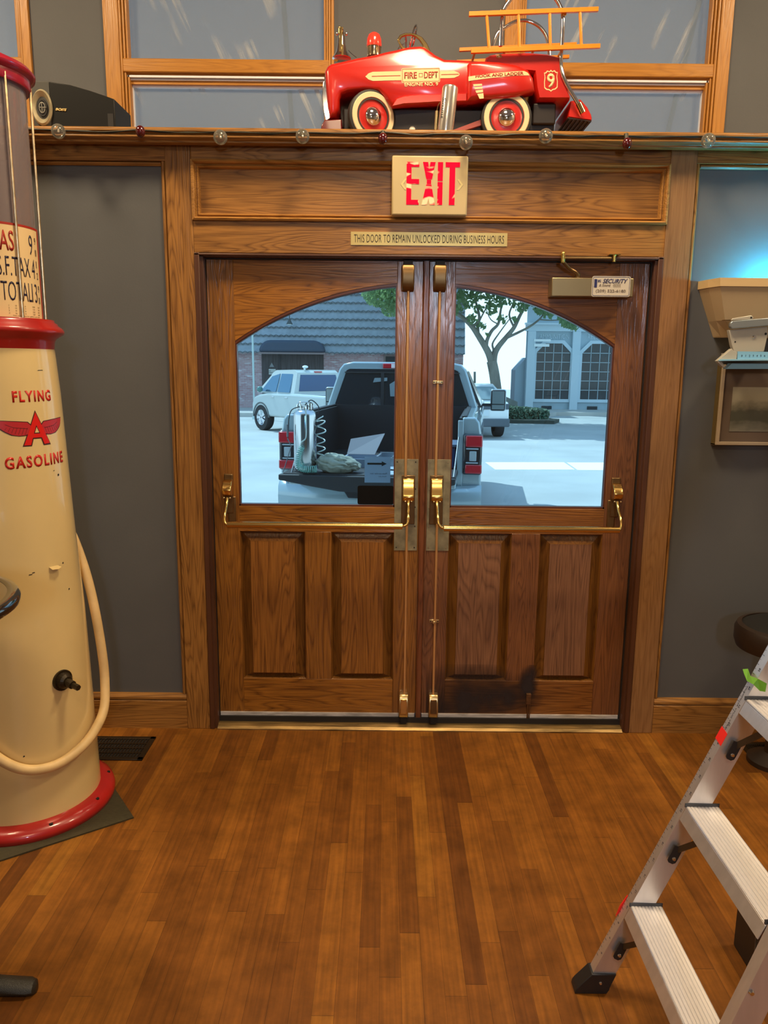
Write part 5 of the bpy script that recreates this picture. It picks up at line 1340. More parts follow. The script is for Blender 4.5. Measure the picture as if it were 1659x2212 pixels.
# beige uplighter sconce: an open-topped shell with its lamp inside
BEI = mat('sconce_rim_lit_beige', lin((206, 176, 128)), .5, var=.03, vscale=4)  # warm light on the rim put into a lighter beige
BEI2 = mat('sconce_beige_face', lin((184, 160, 124)), .5, var=.03, vscale=4)
sco = thing('wall_sconce', 'beige faceted uplighter sconce throwing blue light up the wall right of the doors', 'wall lamp', (1.60, .02, 1.75))
YSC = -.03
def plan(z, pl, pc, yf):
    a_ = at(pl[0], pl[1], .018); b_ = at(pc[0], pc[1], yf); x0, x1 = a_.x, b_.x; X2 = 1.60*2
    return [(x0, .019, z), (x0+(x1-x0)*.35, yf*.45, z), (x1, yf, z), (X2-x1, yf, z), (X2-x0-(x1-x0)*.35, yf*.45, z), (X2-x0, .019, z)]
zt_, zr_, zs_, zb_ = at(1511, 607, .0).z, at(1510, 624, .0).z, at(1531, 694, .0).z, at(1541, 727, .0).z
def shell(secs, m, nm, th=.004):
    o = obj(nm, loft(B(), secs, closed=False, caps=False), m, sco); md = o.modifiers.new('thickness', 'SOLIDIFY'); md.thickness = th; md.offset = 0; return o
shell([plan(zr_, (1510, 624), (1556, 621), -.118), plan(zs_, (1531, 694), (1566, 697), -.090), plan(zb_, (1541, 726), (1578, 734), -.062)], BEI2, 'shell')
shell([plan(zt_, (1510, 607), (1556, 605), -.122), plan(zr_-.001, (1509, 624), (1556, 622), -.122)], BEI, 'rim', .007)
sp_ = plan(zb_, (1541, 726), (1578, 734), -.062); bm = B(); bm.faces.new([bm.verts.new(p) for p in sp_]); bo = obj('bottom_plate', bm, BEI2, sco); md = bo.modifiers.new('thickness', 'SOLIDIFY'); md.thickness = .004
bm = B(); s1_ = plan(zs_+.001, (1530.5, 693), (1566, 696), -.0935); s2_ = plan(zs_-.0015, (1531, 694.5), (1566, 697.5), -.0925); loft(bm, [s1_, s2_], closed=False, caps=False); obj('seam', bm, mat('seam_dark', lin((110, 80, 40)), .5), sco)
obj('lamp_tube', tube(B(), [(1.50, -.045, 1.905), (1.70, -.045, 1.905)], .010, 12), mat('blue_lamp', (.1, .5, .9), .4, emit=(.05, .5, 1.0), estr=3.0), sco, smooth=True)
def T(pts, Y): return [(at(a_, c_, Y).x, at(a_, c_, Y).z) for a_, c_ in pts]
scl = thing('metal_bracket', 'white bolted metal bracket with a ruled channel coloured with reflected blue in front of the beige sconce', 'bracket', (1.55, -.10, 1.64))
WPL = mat('bracket_white_enamel', lin((188, 182, 168)), .35, metal=.15)
YB2 = YSC-.125
br_ = obj('bracket', prism(B(), T([(1574, 713), (1657, 705), (1658, 721), (1650, 758), (1648, 760), (1585, 762), (1580, 745)], YB2), YB2-.004, YB2+.02), WPL, scl, bevel=.002)
obj('cross_bar', prism(B(), T([(1573, 698), (1577, 694), (1700, 683), (1760, 678), (1760, 694), (1700, 700), (1576, 711), (1572, 706)], YB2), YB2-.022, YB2-.004), mat('bar_grey_blue', lin((160, 168, 172)), .3, metal=.6), scl, bevel=.003)
obj('cross_bar', prism(B(), T([(1576, 693), (1579, 688), (1617, 682), (1621, 683), (1624, 688), (1618, 691)], YB2), YB2-.018, YB2-.006), WPL, scl, bevel=.002)
bm = B()
for x, y, r in ((1619.5, 686.5, 2.0), (1588.5, 738.5, 1.8), (1654.5, 721, 2.6)): p = at(x, y, YB2-.006); tube(bm, [(p.x, YB2-.019 if y < 700 else YB2-.005, p.z), (p.x, YB2-.015 if y < 700 else YB2, p.z)], r*.0018, 12)
obj('hole', bm, BLACKM, br_)
p = at(1628.5, 728, YB2); bm = B(); tube(bm, [(p.x, YB2-.008, p.z), (p.x, YB2-.003, p.z)], [.005, .0085], 16); obj('bolt', bm, CHROME, br_, smooth=True)
YT = YB2-.03
p = at(1610, 765, YB2); obj('wall_arm', box(B(), p.x-.02, p.x+.10, YB2, .021, p.z-.012, p.z+.006), WPL, scl, bevel=.002)
TRAY = mat('tray_blue_reflection', (.24, .50, .70), .3, coat=.4)  # reflected blue put into the base colour of the channel
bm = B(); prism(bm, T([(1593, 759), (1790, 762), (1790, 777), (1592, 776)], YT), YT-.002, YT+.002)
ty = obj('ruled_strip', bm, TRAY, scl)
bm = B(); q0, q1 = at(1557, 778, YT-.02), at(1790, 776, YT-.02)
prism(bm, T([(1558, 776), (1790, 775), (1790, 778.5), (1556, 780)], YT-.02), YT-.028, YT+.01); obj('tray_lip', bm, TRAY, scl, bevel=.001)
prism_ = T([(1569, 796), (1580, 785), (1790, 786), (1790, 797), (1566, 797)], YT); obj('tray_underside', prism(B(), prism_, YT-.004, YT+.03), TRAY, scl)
obj('tray_end', prism(B(), T([(1548, 780), (1580, 753), (1583, 757), (1592, 762), (1590, 776), (1560, 777)], YT), YT-.004, YT+.02), WPL, scl, bevel=.001)
obj('tray_end', prism(B(), T([(1549, 781), (1558, 781), (1567, 794), (1560, 793)], YT), YT-.004, YT+.02), WPL, scl, bevel=.001)
bm = None
for k in range(8):
    p = at(1602+k*8.2, 768.5, YT); bm = textbm(str(k), h=.0075, f=onwall(p.x, p.z, YT-.0021), bm=bm)
obj('ruler_marks', bm, RULE, ty)
# ------------------------------------------------------------------ outside
GZ = -.30
def G(px, py): return fl(px, py, GZ)
ASPH = mat('sunlit_asphalt', (.40, .41, .40), .85, var=.10, vscale=.6, bump=.2, bscale=30)
struct('street', box(B(), -30, 30, 2.3, 60, GZ-.1, GZ), ASPH)
CONC = mat('sidewalk_concrete', (.46, .45, .42), .85, var=.06, vscale=2)
struct('sidewalk', box(B(), -30, 30, .2, 2.3, -.4, -.02), CONC)
# painted line on the road
bm = B(); P_ = [G(1048, 999), G(1218, 999), G(1242, 1015), G(1070, 1015)]; hexa(bm, [p+Vector((0, 0, .001)) for p in P_]+[p+Vector((0, 0, .006)) for p in P_])
P_ = [G(1224, 999.5), G(1420, 1000), G(1430, 1017), G(1248, 1016)]; hexa(bm, [p+Vector((0, 0, .001)) for p in P_]+[p+Vector((0, 0, .006)) for p in P_])
struct('road_marking', bm, mat('road_paint_white', (.85, .85, .82), .7))
FS = 25.8
struct('far_sidewalk', prism(B(), [(-30, FS), (1.0, FS), (3.4, FS-2.2), (5.2, FS-.6), (7.0, FS+2.6), (30, FS+3.0), (30, 60), (-30, 60)], GZ, GZ+.15, 'Z'), CONC)
YBK = 29.5
# brick building with shingled mansard
def brickmat():
    m, nt = _new('old_brick'); out = N(nt, 'ShaderNodeOutputMaterial'); b = N(nt, 'ShaderNodeBsdfPrincipled'); L(nt, b.outputs[0], out.inputs[0])
    tc = N(nt, 'ShaderNodeTexCoord'); sp = N(nt, 'ShaderNodeSeparateXYZ'); L(nt, tc.outputs['Object'], sp.inputs[0]); cb = N(nt, 'ShaderNodeCombineXYZ')
    ad = N(nt, 'ShaderNodeMath', operation='ADD'); L(nt, sp.outputs[0], ad.inputs[0]); L(nt, sp.outputs[1], ad.inputs[1]); L(nt, ad.outputs[0], cb.inputs[0]); L(nt, sp.outputs[2], cb.inputs[1])
    br = N(nt, 'ShaderNodeTexBrick'); L(nt, cb.outputs[0], br.inputs['Vector']); br.inputs['Scale'].default_value = 1.0
    br.inputs['Brick Width'].default_value = .22; br.inputs['Row Height'].default_value = .075; br.inputs['Mortar Size'].default_value = .007
    br.inputs['Color1'].default_value = (.37, .21, .22, 1); br.inputs['Color2'].default_value = (.45, .31, .32, 1); br.inputs['Mortar'].default_value = (.42, .38, .40, 1)
    no = N(nt, 'ShaderNodeTexNoise'); no.inputs['Scale'].default_value = 2.2; no.inputs['Detail'].default_value = 6; mpp = N(nt, 'ShaderNodeMapping'); mpp.inputs['Scale'].default_value = (1, 1, 4); L(nt, tc.outputs['Object'], mpp.inputs[0]); L(nt, mpp.outputs[0], no.inputs['Vector'])
    rp = N(nt, 'ShaderNodeValToRGB'); rp.color_ramp.elements[0].position = .58; rp.color_ramp.elements[1].position = .66; L(nt, no.outputs[0], rp.inputs[0])
    mx = N(nt, 'ShaderNodeMix', data_type='RGBA'); L(nt, rp.outputs[0], mx.inputs[0]); L(nt, br.outputs[0], mx.inputs[6]); mx.inputs[7].default_value = (.55, .50, .52, 1)
    L(nt, mx.outputs[2], b.inputs['Base Color']); b.inputs['Roughness'].default_value = .85
    return m
BRICK = brickmat()
bb = thing('brick_building', 'brick building with grey scalloped shingle roof across the street at left', 'building', (-4, YBK, GZ))
ex_ = at(1001, 800, YBK).x; zroof = at(600, 762, YBK).z
obj('wall', box(B(), -22, ex_-.02, YBK, YBK+9, GZ, zroof+.4), BRICK, bb)
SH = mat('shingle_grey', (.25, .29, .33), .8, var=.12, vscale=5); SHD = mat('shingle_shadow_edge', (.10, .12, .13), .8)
bm = B(); zz = zroof; y = YBK-.45; secs = []
prof = []
row = .34; k = 0
while zz < 9.0:
    prof += [(y-.05, zz), (y+.09, zz+row)]; zz += row; y += .14-.0; y -= .05+.0; k += 1
prof = prof+[(y+3, zz), (y+3, zroof)]
obj('mansard_roof', prism(B(), prof, -22, ex_, 'X'), SH, bb)
# scalloped butt line of every course
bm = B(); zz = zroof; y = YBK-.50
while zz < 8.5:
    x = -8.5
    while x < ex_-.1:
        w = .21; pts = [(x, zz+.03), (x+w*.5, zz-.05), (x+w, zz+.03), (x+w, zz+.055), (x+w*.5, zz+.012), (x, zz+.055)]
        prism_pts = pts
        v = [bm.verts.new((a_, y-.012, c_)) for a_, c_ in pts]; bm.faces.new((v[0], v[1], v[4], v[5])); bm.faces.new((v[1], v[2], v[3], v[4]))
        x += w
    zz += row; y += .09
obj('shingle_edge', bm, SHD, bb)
# entry: awning, doors, sign, small window, lamp
def A(px, py, Y=YBK): return at(px, py, Y)
a0_, a1_ = A(565, 764).x, A(699, 764).x
DKW = mat('weathered_dark_door', (.060, .052, .055), .7, var=.35, vscale=3, stretch=(8, 1, .5))
obj('entry_door', box(B(), a0_, a1_, YBK-.03, YBK+.05, GZ+.15, A(600, 762).z), DKW, bb)
obj('door_divider', box(B(), A(604.5, 800).x-.04, A(604.5, 800).x+.04, YBK-.05, YBK, GZ+.15, A(600, 762).z), mat('divider_dark', (.03, .03, .035), .6), bb)
aw0, aw1, az0, az1 = A(559, 762, YBK-.9).x, A(702, 762, YBK-.9).x, A(600, 761, YBK-.9).z, A(600, 734, YBK-.9).z
rr_ = (az1-az0)*.98
pts = [(aw0, az0)]+[(aw0+rr_*(1-cos(radians(t))), az0+rr_*sin(radians(t))) for t in range(15, 91, 15)]+[(aw1-rr_*(1-cos(radians(t))), az0+rr_*sin(radians(t))) for t in range(90, 0, -15)]+[(aw1, az0)]
obj('awning', prism(B(), pts, YBK-.95, YBK), mat('awning_dark_blue', (.040, .060, .095), .7), bb, bevel=.12, bseg=3)
bm = B(); box(bm, aw0-.02, aw1+.02, YBK-.97, YBK-.93, az0-.07, az0+.0); obj('awning_valance', bm, mat('valance_tan', (.20, .15, .15), .7), bb)
c = A(588, 802)
sg = obj('door_sign', box(B(), A(581, 802).x, A(596, 802).x, YBK-.06, YBK-.03, A(588, 809).z, A(588, 797).z), mat('sign_white', (.48, .50, .48), .6), bb)
obj('lettering', textbm('NO\nPARKING', w=.22, h=.12, f=onwall(c.x-.02, A(588, 803).z, YBK-.062), depth=.002), INK, sg)
c = A(587.5, 788); bm = B(); prism(bm, [(c.x-.10, c.z-.09), (c.x+.10, c.z-.09), (c.x, c.z+.09)], YBK-.06, YBK-.03); obj('door_sign', bm, mat('sign_grey', (.22, .23, .24), .6), bb)
bm = B(); box(bm, A(829, 780).x, A(875, 780).x, YBK-.04, YBK, A(840, 800).z, A(840, 766).z); wf_ = obj('window_frame', bm, mat('window_frame_tan', (.22, .16, .15), .7), bb)
obj('window_pane', box(B(), A(833, 780).x, A(871, 780).x, YBK-.05, YBK-.03, A(840, 798).z, A(840, 770).z), mat('dark_pane', (.03, .035, .04), .1), wf_)
c = A(625.5, 696, YBK-.6); bm = B(); tube(bm, [(c.x, YBK-.35, c.z+.35), (c.x, YBK-.62, c.z+.30), (c.x, YBK-.62, c.z+.05)], .02, 8); bmesh.ops.create_cone(bm, cap_ends=True, segments=20, radius1=.13, radius2=.05, depth=.16, matrix=Matrix.Translation((c.x, YBK-.62, c.z)))
lm = obj('wall_lamp', bm, mat('lamp_dark', (.05, .06, .06), .5), bb)
obj('lamp_glass', box(B(), c.x-.08, c.x+.08, YBK-.70, YBK-.54, c.z-.10, c.z-.075), mat('lamp_glass_white', (.8, .85, .8), .4), lm)
# flag pole / sign post on the far kerb
gp = at(556, 905, 24.6)
po = thing('street_pole', 'thin pale metal pole at the far kerb by the brick building', 'pole', (at(552, 870, 24.6).x, 24.6, GZ))
x_ = at(547, 800, 24.6).x; obj('pole_shaft', tube(B(), [(x_+.01, 24.6, GZ+.1), (x_, 24.6, GZ+4.8)], .038, 12), mat('pole_pale', (.42, .52, .52), .4, metal=.3), po, smooth=True)
obj('pole_base', tube(B(), [(x_+.01, 24.6, GZ), (x_+.01, 24.6, GZ+.2)], [.09, .06], 12), MATS['pole_pale'], po, smooth=True)

# blue building
YP = 30.5
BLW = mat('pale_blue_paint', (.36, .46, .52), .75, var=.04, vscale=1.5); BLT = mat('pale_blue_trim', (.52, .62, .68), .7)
blg = thing('blue_building', 'pale blue building with clipped-corner gridded windows across the street at right', 'building', (9, YP, GZ))
bx0 = A(1134, 800, YP).x
def bz_(py): return A(1200, py, YP).z
obj('wall', prism(B(), [(bx0, YP), (24, YP), (24, YP+8), (bx0*1.30, YP+8)], GZ, 10.5, 'Z'), BLW, blg)
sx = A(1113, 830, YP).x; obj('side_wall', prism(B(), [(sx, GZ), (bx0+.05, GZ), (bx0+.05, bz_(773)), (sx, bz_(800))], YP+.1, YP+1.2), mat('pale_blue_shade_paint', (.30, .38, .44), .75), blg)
obj('fascia', box(B(), bx0-.06, 24, YP-.12, YP, bz_(716), bz_(700)), BLT, blg, bevel=.01)
obj('cornice', box(B(), bx0-.10, 24, YP-.2, YP, bz_(702), bz_(698)), BLT, blg)
W0 = [(1157, 1230), (1255, 1332), (1357, 1433)]
def clip(x0, x1, z0, z1, c): return [(x0, z0), (x1, z0), (x1, z1-c), (x1-c, z1), (x0+c, z1), (x0, z1-c)]
PANE = mat('shop_window_dark', (.020, .026, .032), .06); MUN = mat('muntin_pale', (.40, .48, .52), .6)
for a_, c_ in W0:
    x0, x1 = A(a_, 800, YP).x, A(c_, 800, YP).x; z0, z1 = bz_(862), bz_(742); cc_ = (x1-x0)*.26
    o_ = clip(x0-.13, x1+.13, z0-.13, z1+.13, cc_+.05); i_ = clip(x0, x1, z0, z1, cc_)
    wf_ = obj('window_surround', ring(B(), o_, i_, YP-.10, YP), BLT, blg)
    obj('window_pane', prism(B(), i_, YP-.025, YP-.015), PANE, wf_)
    bm = B()
    for k in range(1, 4): x = x0+(x1-x0)*k/4; box(bm, x-.012, x+.012, YP-.05, YP-.02, z0, z1-.01)
    for k in range(1, 6):
        z = z0+(z1-z0)*k/6; e = max(0, z-(z1-cc_)); box(bm, x0+e, x1-e, YP-.05, YP-.02, z-.012, z+.012)
    obj('muntin_grid', bm, MUN, wf_)
    xv = x0+(x1-x0)*.36
    vt = obj('vent', box(B(), xv-.20, xv+.24, YP-.03, YP, bz_(892), bz_(877)), mat('vent_dark', (.02, .025, .03), .6), blg)
for a_ in (1136, 1232, 1334):
    x0, x1 = A(a_, 800, YP).x, A(a_+17, 800, YP).x; obj('pilaster', box(B(), x0, x1, YP-.16, YP, bz_(893), bz_(716)), BLT, blg, bevel=.01)
c = A(1197, 727, YP); obj('lettering', textbm('AMMUNITION', w=A(1229, 727, YP).x-A(1165, 727, YP).x, h=.20, f=onwall(c.x, c.z, YP-.005), depth=.02), BLT, blg)
c = A(1300, 728, YP); obj('lettering', textbm('RELOADING', w=1.20, h=.20, f=onwall(c.x, c.z, YP-.005), depth=.02), BLT, blg)
bm = B(); 
for q in ((1152, 1188, 733, 738), (1152, 1185, 743, 749)): box(bm, A(q[0], q[2], YP).x, A(q[1], q[2], YP).x, YP-.18, YP-.165, A(1170, q[3], YP).z, A(1170, q[2], YP).z)
obj('paper_bill', bm, mat('paper_bill_white', (.8, .85, .85), .7), blg)
# low ramp wall in the gap
rw = thing('ramp_wall', 'grey sloping garden wall between the brick building and the blue building', 'wall', (A(1060, 850, 28).x, 28, GZ))
obj('wall_slab', prism(B(), [(at(990, 905, 28).x, GZ), (at(1118, 905, 28).x, GZ), (at(1118, 868, 28).x, at(1118, 868, 28).z), (at(1015, 822, 28).x, at(1015, 822, 28).z), (at(990, 816, 28).x, at(990, 816, 28).z)], 28, 28.25), mat('ramp_stone_grey', (.16, .18, .17), .8, var=.15, vscale=3), rw)
obj('rail_post', tube(B(), [at(1025.5, 828, 28.1), at(1025.5, 803, 28.1)], .045, 8), MATS['ramp_stone_grey'], rw)
# hedge strip and kerb bed
hx0, hx1 = G(1083, 915), G(1196, 912)
hd = thing('hedge', 'low clipped green hedge in the kerb bed under the tree', 'hedge', (4.8, 24.3, GZ))
LEAFD = mat('hedge_leaf', (.07, .13, .08), .7, var=.4, vscale=20)
bm = B(); rnd = random.Random(5)
h0 = at(1040, 915, 24.0).x; h1 = at(1192, 910, 24.0).x
for k in range(5200):
    x = rnd.uniform(h0, h1); t = (x-h0)/(h1-h0); y = 24.0-.9*t+rnd.uniform(-.0, 1.2)+1.3*t; z = GZ+.12+rnd.uniform(0, .52)*(1-.4*t)
    u = Vector((rnd.uniform(-1, 1), rnd.uniform(-1, 1), rnd.uniform(-1, 1))).normalized(); v = u.orthogonal().normalized(); s = .05
    c = Vector((x, y, z)); bm.faces.new([bm.verts.new(c+a_) for a_ in (u*s, v*s, -u*s, -v*s)])
obj('foliage', bm, LEAFD, hd)
bm = B(); prism(bm, [(h0, 23.9), (h1, 23.6), (h1+.4, 24.6), (h1, 25.2), (h0, 25.6)], GZ, GZ+.12, 'Z'); obj('bed_soil', bm, mat('soil_dark', (.04, .05, .04), .9), hd)

# tree
YT_ = 23.6
def TP(px, py, dy=0.0): return at(px, py, YT_+dy)
tree = thing('street_tree', 'tall tree with forked pale trunk and bright green leaves beyond the pickup truck', 'tree', (TP(1073, 900).x, YT_, GZ))
BARK = mat('bark_pale', (.20, .19, .16), .85, var=.25, vscale=4, stretch=(1, 1, .4), bump=.4, bscale=15)
S_ = YT_*.9825/FPX+.002
def pxr(w): return w*.0157/2
bm = B()
def br(pts, w0, w1):
    P_ = smoothpath([TP(*p) for p in pts], 4); n = len(P_)
    tube(bm, P_, [pxr(w0+(w1-w0)*i/(n-1)) for i in range(n)], 8)
br([(1076, 912), (1074, 860), (1068, 810), (1062, 780)], 24, 22)
br([(1064, 790), (1055, 762), (1035, 728), (1015, 700), (985, 676), (950, 660)], 17, 6)
br([(1050, 752), (1052, 735), (1062, 715), (1076, 700), (1080, 680), (1082, 655), (1070, 630)], 9, 3)
br([(1066, 795), (1068, 768), (1076, 750), (1094, 728), (1110, 708), (1122, 684), (1135, 660), (1146, 640)], 15, 4)
br([(1060, 770), (1066, 757), (1064, 742), (1078, 720), (1100, 690)], 6, 2)
br([(1094, 730), (1120, 718), (1145, 705), (1165, 690), (1180, 675), (1215, 668)], 6, 2.5)
br([(1020, 706), (1035, 690), (1030, 660), (1020, 630), (1005, 600)], 7, 3)
br([(1035, 730), (1034, 700), (1045, 675), (1060, 650)], 5, 2)
br([(1110, 706), (1100, 680), (1110, 650), (1115, 610)], 5, 2)
br([(1165, 690), (1190, 692), (1225, 690)], 3.5, 1.5)
br([(985, 676), (940, 640), (890, 615), (840, 612)], 6, 2)
br([(1076, 700), (1060, 690), (1050, 668)], 3, 1.5)
obj('trunk', bm, BARK, tree, smooth=True)
bm = B(); rnd = random.Random(11)
clusters = [(1000, 650, 26, 150), (985, 668, 16, 70), (1035, 630, 26, 150), (1070, 645, 24, 120), (1060, 668, 14, 45), (1100, 640, 22, 110), (1125, 660, 18, 80), (1150, 650, 14, 60), (1020, 690, 12, 30), (1040, 705, 10, 26), (1085, 690, 12, 26), (1165, 668, 14, 60), (1185, 678, 12, 45), (1225, 695, 15, 70), (1240, 706, 11, 50), (1215, 688, 10, 30), (820, 636, 34, 330), (845, 665, 22, 190), (800, 628, 22, 120), (855, 640, 30, 260), (905, 620, 50, 300), (960, 600, 60, 420), (1080, 570, 70, 500), (1180, 590, 60, 380), (1000, 540, 60, 300), (1250, 640, 40, 200), (1130, 480, 80, 400), (1060, 420, 110, 900), (1180, 470, 90, 700), (960, 450, 90, 600), (1120, 340, 100, 700), (1010, 360, 80, 500), (870, 560, 60, 260), (1035, 668, 12, 30), (1110, 690, 8, 14), (1055, 722, 5, 8)]
for gy_ in (330, 410, 490, 560):
    for gx_ in range(860, 1360, 75): clusters.append((gx_+rnd.uniform(-25, 25), gy_+rnd.uniform(-25, 25), 62, 170))
for cx_, cy_, r_, n_ in clusters:
    for k in range(n_):
        a_ = rnd.uniform(0, 2*pi); q = r_*sqrt(rnd.random()); dy = rnd.uniform(-.9, .9) if cy_ > 575 else rnd.uniform(-2.6, 2.6)
        c = TP(cx_+q*cos(a_), cy_+q*sin(a_)*.8, dy)
        u = Vector((rnd.uniform(-1, 1), rnd.uniform(-1, 1), rnd.uniform(-1, 1))).normalized(); v = u.orthogonal().normalized(); s = rnd.uniform(.040, .075)*(2.1 if cy_ < 575 else 1)
        bm.faces.new([bm.verts.new(c+b_) for b_ in (u*s*1.5, v*s, -u*s*1.5, -v*s)])
def leafmat():
    m, nt = _new('tree_leaf'); out = N(nt, 'ShaderNodeOutputMaterial'); df = N(nt, 'ShaderNodeBsdfDiffuse'); tl = N(nt, 'ShaderNodeBsdfTranslucent')
    df.inputs[0].default_value = (.13, .22, .13, 1); tl.inputs[0].default_value = (.30, .46, .20, 1); mx = N(nt, 'ShaderNodeMixShader'); mx.inputs[0].default_value = .5
    L(nt, df.outputs[0], mx.inputs[1]); L(nt, tl.outputs[0], mx.inputs[2]); L(nt, mx.outputs[0], out.inputs[0]); return m
obj('crown', bm, leafmat(), tree)

# ------------------------------------------------------------------ vehicles
PNT_T = mat('truck_paint_silver', (.36, .45, .49), .22, metal=.25, coat=.9)
PNT_R = mat('pickup_paint_pale', (.46, .50, .49), .25, coat=.9)
PNT_W = mat('car_paint_white', (.72, .74, .74), .25, coat=.9)
BLKP = mat('bed_liner_black', (.014, .016, .020), .6); TGLASS = mat('tinted_car_glass', (.016, .022, .028), .05, coat=.6)
TLR = mat('tail_lamp_red', (.35, .01, .02), .15, coat=.8, emit=(.8, .03, .05), estr=.12); TLD = mat('tail_lamp_smoked', (.02, .022, .028), .12, coat=.8); TLW = mat('lamp_clear', (.40, .45, .48), .2)
CHR2 = CHROME; TYR = mat('tyre_road', (.02, .02, .022), .8)
def roadwheel(parent, x, y, R, s, rimmat):
    w = .24
    ty = obj('wheel', lathe(B(), [(R*.6, -w/2), (R*.95, -w/2), (R, -w*.35), (R, w*.35), (R*.95, w/2), (R*.6, w/2), (R*.6, -w/2)], (x, y, R), axis='X', seg=32), TYR, parent, local=True, smooth=True)
    bm = B(); o = x+s*w*.38
    lathe(bm, [(R*.62, o-s*.02), (R*.60, o+s*.02), (R*.54, o-s*.03), (R*.20, o-s*.0), (0, o+s*.01)], (0, y, R), axis='X', seg=24)
    obj('rim', bm, rimmat, ty, smooth=True)
    bm = B()
    for k in range(5):
        a_ = 2*pi*k/5; u = Vector((0, cos(a_), sin(a_))); v = Vector((0, -sin(a_), cos(a_))); c = Vector((o+s*.015, y, R))
        hexa(bm, [c+u*.03-v*.03, c+u*.03+v*.03, c+u*R*.57+v*.05, c+u*R*.57-v*.05]+[q+Vector((s*.02, 0, 0)) for q in (c+u*.03-v*.03, c+u*.03+v*.03, c+u*R*.57+v*.05, c+u*R*.57-v*.05)])
    bmesh.ops.recalc_face_normals(bm, faces=bm.faces[:]); obj('spoke', bm, CHR2, ty)
def secx(y, w, z0, z1, r, n=3):
    """rounded rectangle section across the vehicle at y"""
    return [(px_, y, pz_) for px_, pz_ in rrect(-w/2, w/2, z0, z1, r, n)]
def cabshape(bm, ys):
    """ys: (y, wbot, wtop, zb, zt) sections"""
    secs = []
    for y, wb, wt, zb, zt in ys:
        secs.append([(-wb/2, y, zb), (wb/2, y, zb), (wb/2*1.0, y, zb+(zt-zb)*.08), (wt/2+.03, y, zt-.10), (wt/2-.06, y, zt-.02), (wt/2-.16, y, zt), (-wt/2+.16, y, zt), (-wt/2+.06, y, zt-.02), (-wt/2-.03, y, zt-.10), (-wb/2, y, zb+(zt-zb)*.08)])
    return loft(bm, secs)

# silver pickup parked with its tailgate down
TR = thing('pickup_truck', 'silver pickup truck parked outside the doors with its tailgate down', 'truck', (-.055, 4.53, GZ), radians(-7.5))
LB = 1.98
W2 = 1.03
# bed sides
for s in (-1, 1):
    bm = B(); x0, x1 = sorted((s*.83, s*W2))
    pts = [(x0, .50), (x1-.03 if s > 0 else x0+.0, .50)]
    if s > 0: pr_ = [(.83, .50), (1.0, .50), (1.03, .62), (1.03, 1.20), (1.0, 1.38), (.96, 1.43), (.83, 1.43)]
    else: pr_ = [(-.83, .50), (-1.0, .50), (-1.03, .62), (-1.03, 1.20), (-1.0, 1.38), (-.96, 1.43), (-.83, 1.43)]
    bsd = obj('bed_side', prism(bm, pr_, .02, LB), PNT_T, TR, local=True, bevel=.02, bseg=3)
    obj('rail_cap', box(B(), *(sorted((s*.825, s*.875))), .04, LB, 1.425, 1.445), BLKP, bsd, bevel=.008)
    x0, x1 = sorted((s*.845, s*1.035))
    tl = obj('tail_lamp', box(B(), x0, x1, -.035, .12, .86, 1.27), TLD, TR, local=True, bevel=.025, bseg=3)
    bm = B(); xa, xb = sorted((s*.87, s*1.037)); box(bm, xa, xb, -.044, .0, 1.14, 1.255); box(bm, xa, xb, -.044, .0, .875, .965)
    obj('lamp_lens', bm, TLR, tl, bevel=.012)
    xa, xb = sorted((s*.91, s*.98)); bm = B(); box(bm, xa, xb, -.042, .0, 1.00, 1.10); box(bm, *sorted((s*.875, s*1.0)), -.042, 0, 1.115, 1.13); box(bm, *sorted((s*.875, s*1.0)), -.042, 0, .975, .99)
    obj('lamp_clear', bm, TLW, tl, bevel=.008)
    # inner bed side
    obj('bed_inner', box(B(), *sorted((s*.80, s*.832)), .03, LB, .84, 1.42), BLKP, bsd)
    obj('latch_edge', box(B(), *sorted((s*.79, s*.845)), -.01, .03, .62, 1.40), PNT_T, bsd, bevel=.006)
    bm = B(); tube(bm, [(s*.80, .02, 1.25), (s*.78, -.52, .90)], .008, 8); obj('tailgate_cable', bm, mat('cable_steel', (.12, .13, .15), .4, metal=.6), TR, local=True)
obj('bed_floor', box(B(), -.82, .82, .0, LB, .84, .875), BLKP, TR, local=True)
obj('bed_front', box(B(), -.82, .82, LB-.05, LB, .84, 1.44), BLKP, TR, local=True)
# open tailgate
tg = obj('tailgate', box(B(), -.86, .80, -.54, .02, .865, .905), BLKP, TR, local=True, bevel=.006)
pr_ = [(-.89, .895), (.80, .895), (.80, .84), (.60, .79), (.30, .745), (0, .735), (-.30, .745), (-.60, .79), (-.89, .84)]
obj('tailgate_cap', prism(B(), pr_, -.60, -.53), BLKP, tg, bevel=.01)
obj('tailgate_skin', box(B(), -.80, .80, -.53, -.0, .79, .862), PNT_T, tg, bevel=.01)
# bumper
secs = []
for x in [-1.04+.13*k for k in range(17)]:
    t = abs(x)/1.04; y = -.20+.14*t**3; secs.append([(x, y+.05, .40), (x, y, .44), (x, y-.015, .60), (x, y+.0, .70), (x, y+.06, .735+.02*t), (x, .05, .735), (x, .05, .40)])
obj('rear_bumper', loft(B(), secs), PNT_T, TR, local=True, smooth=True, angle=50)
obj('bumper_step', prism(B(), [(-.34, .715), (.34, .715), (.28, .62), (-.28, .62)], -.225, -.15), BLKP, TR, local=True, bevel=.01)
# cab
cb = obj('cab', cabshape(B(), [(LB+.02, 1.98, 1.40, .55, 1.90), (LB+.25, 2.0, 1.50, .55, 1.965), (LB+1.6, 2.0, 1.52, .55, 1.965), (LB+2.3, 2.0, 1.44, .55, 1.45), (LB+2.5, 2.0, 1.9, .55, 1.30)]), PNT_T, TR, local=True, smooth=True, angle=40, bevel=.0)
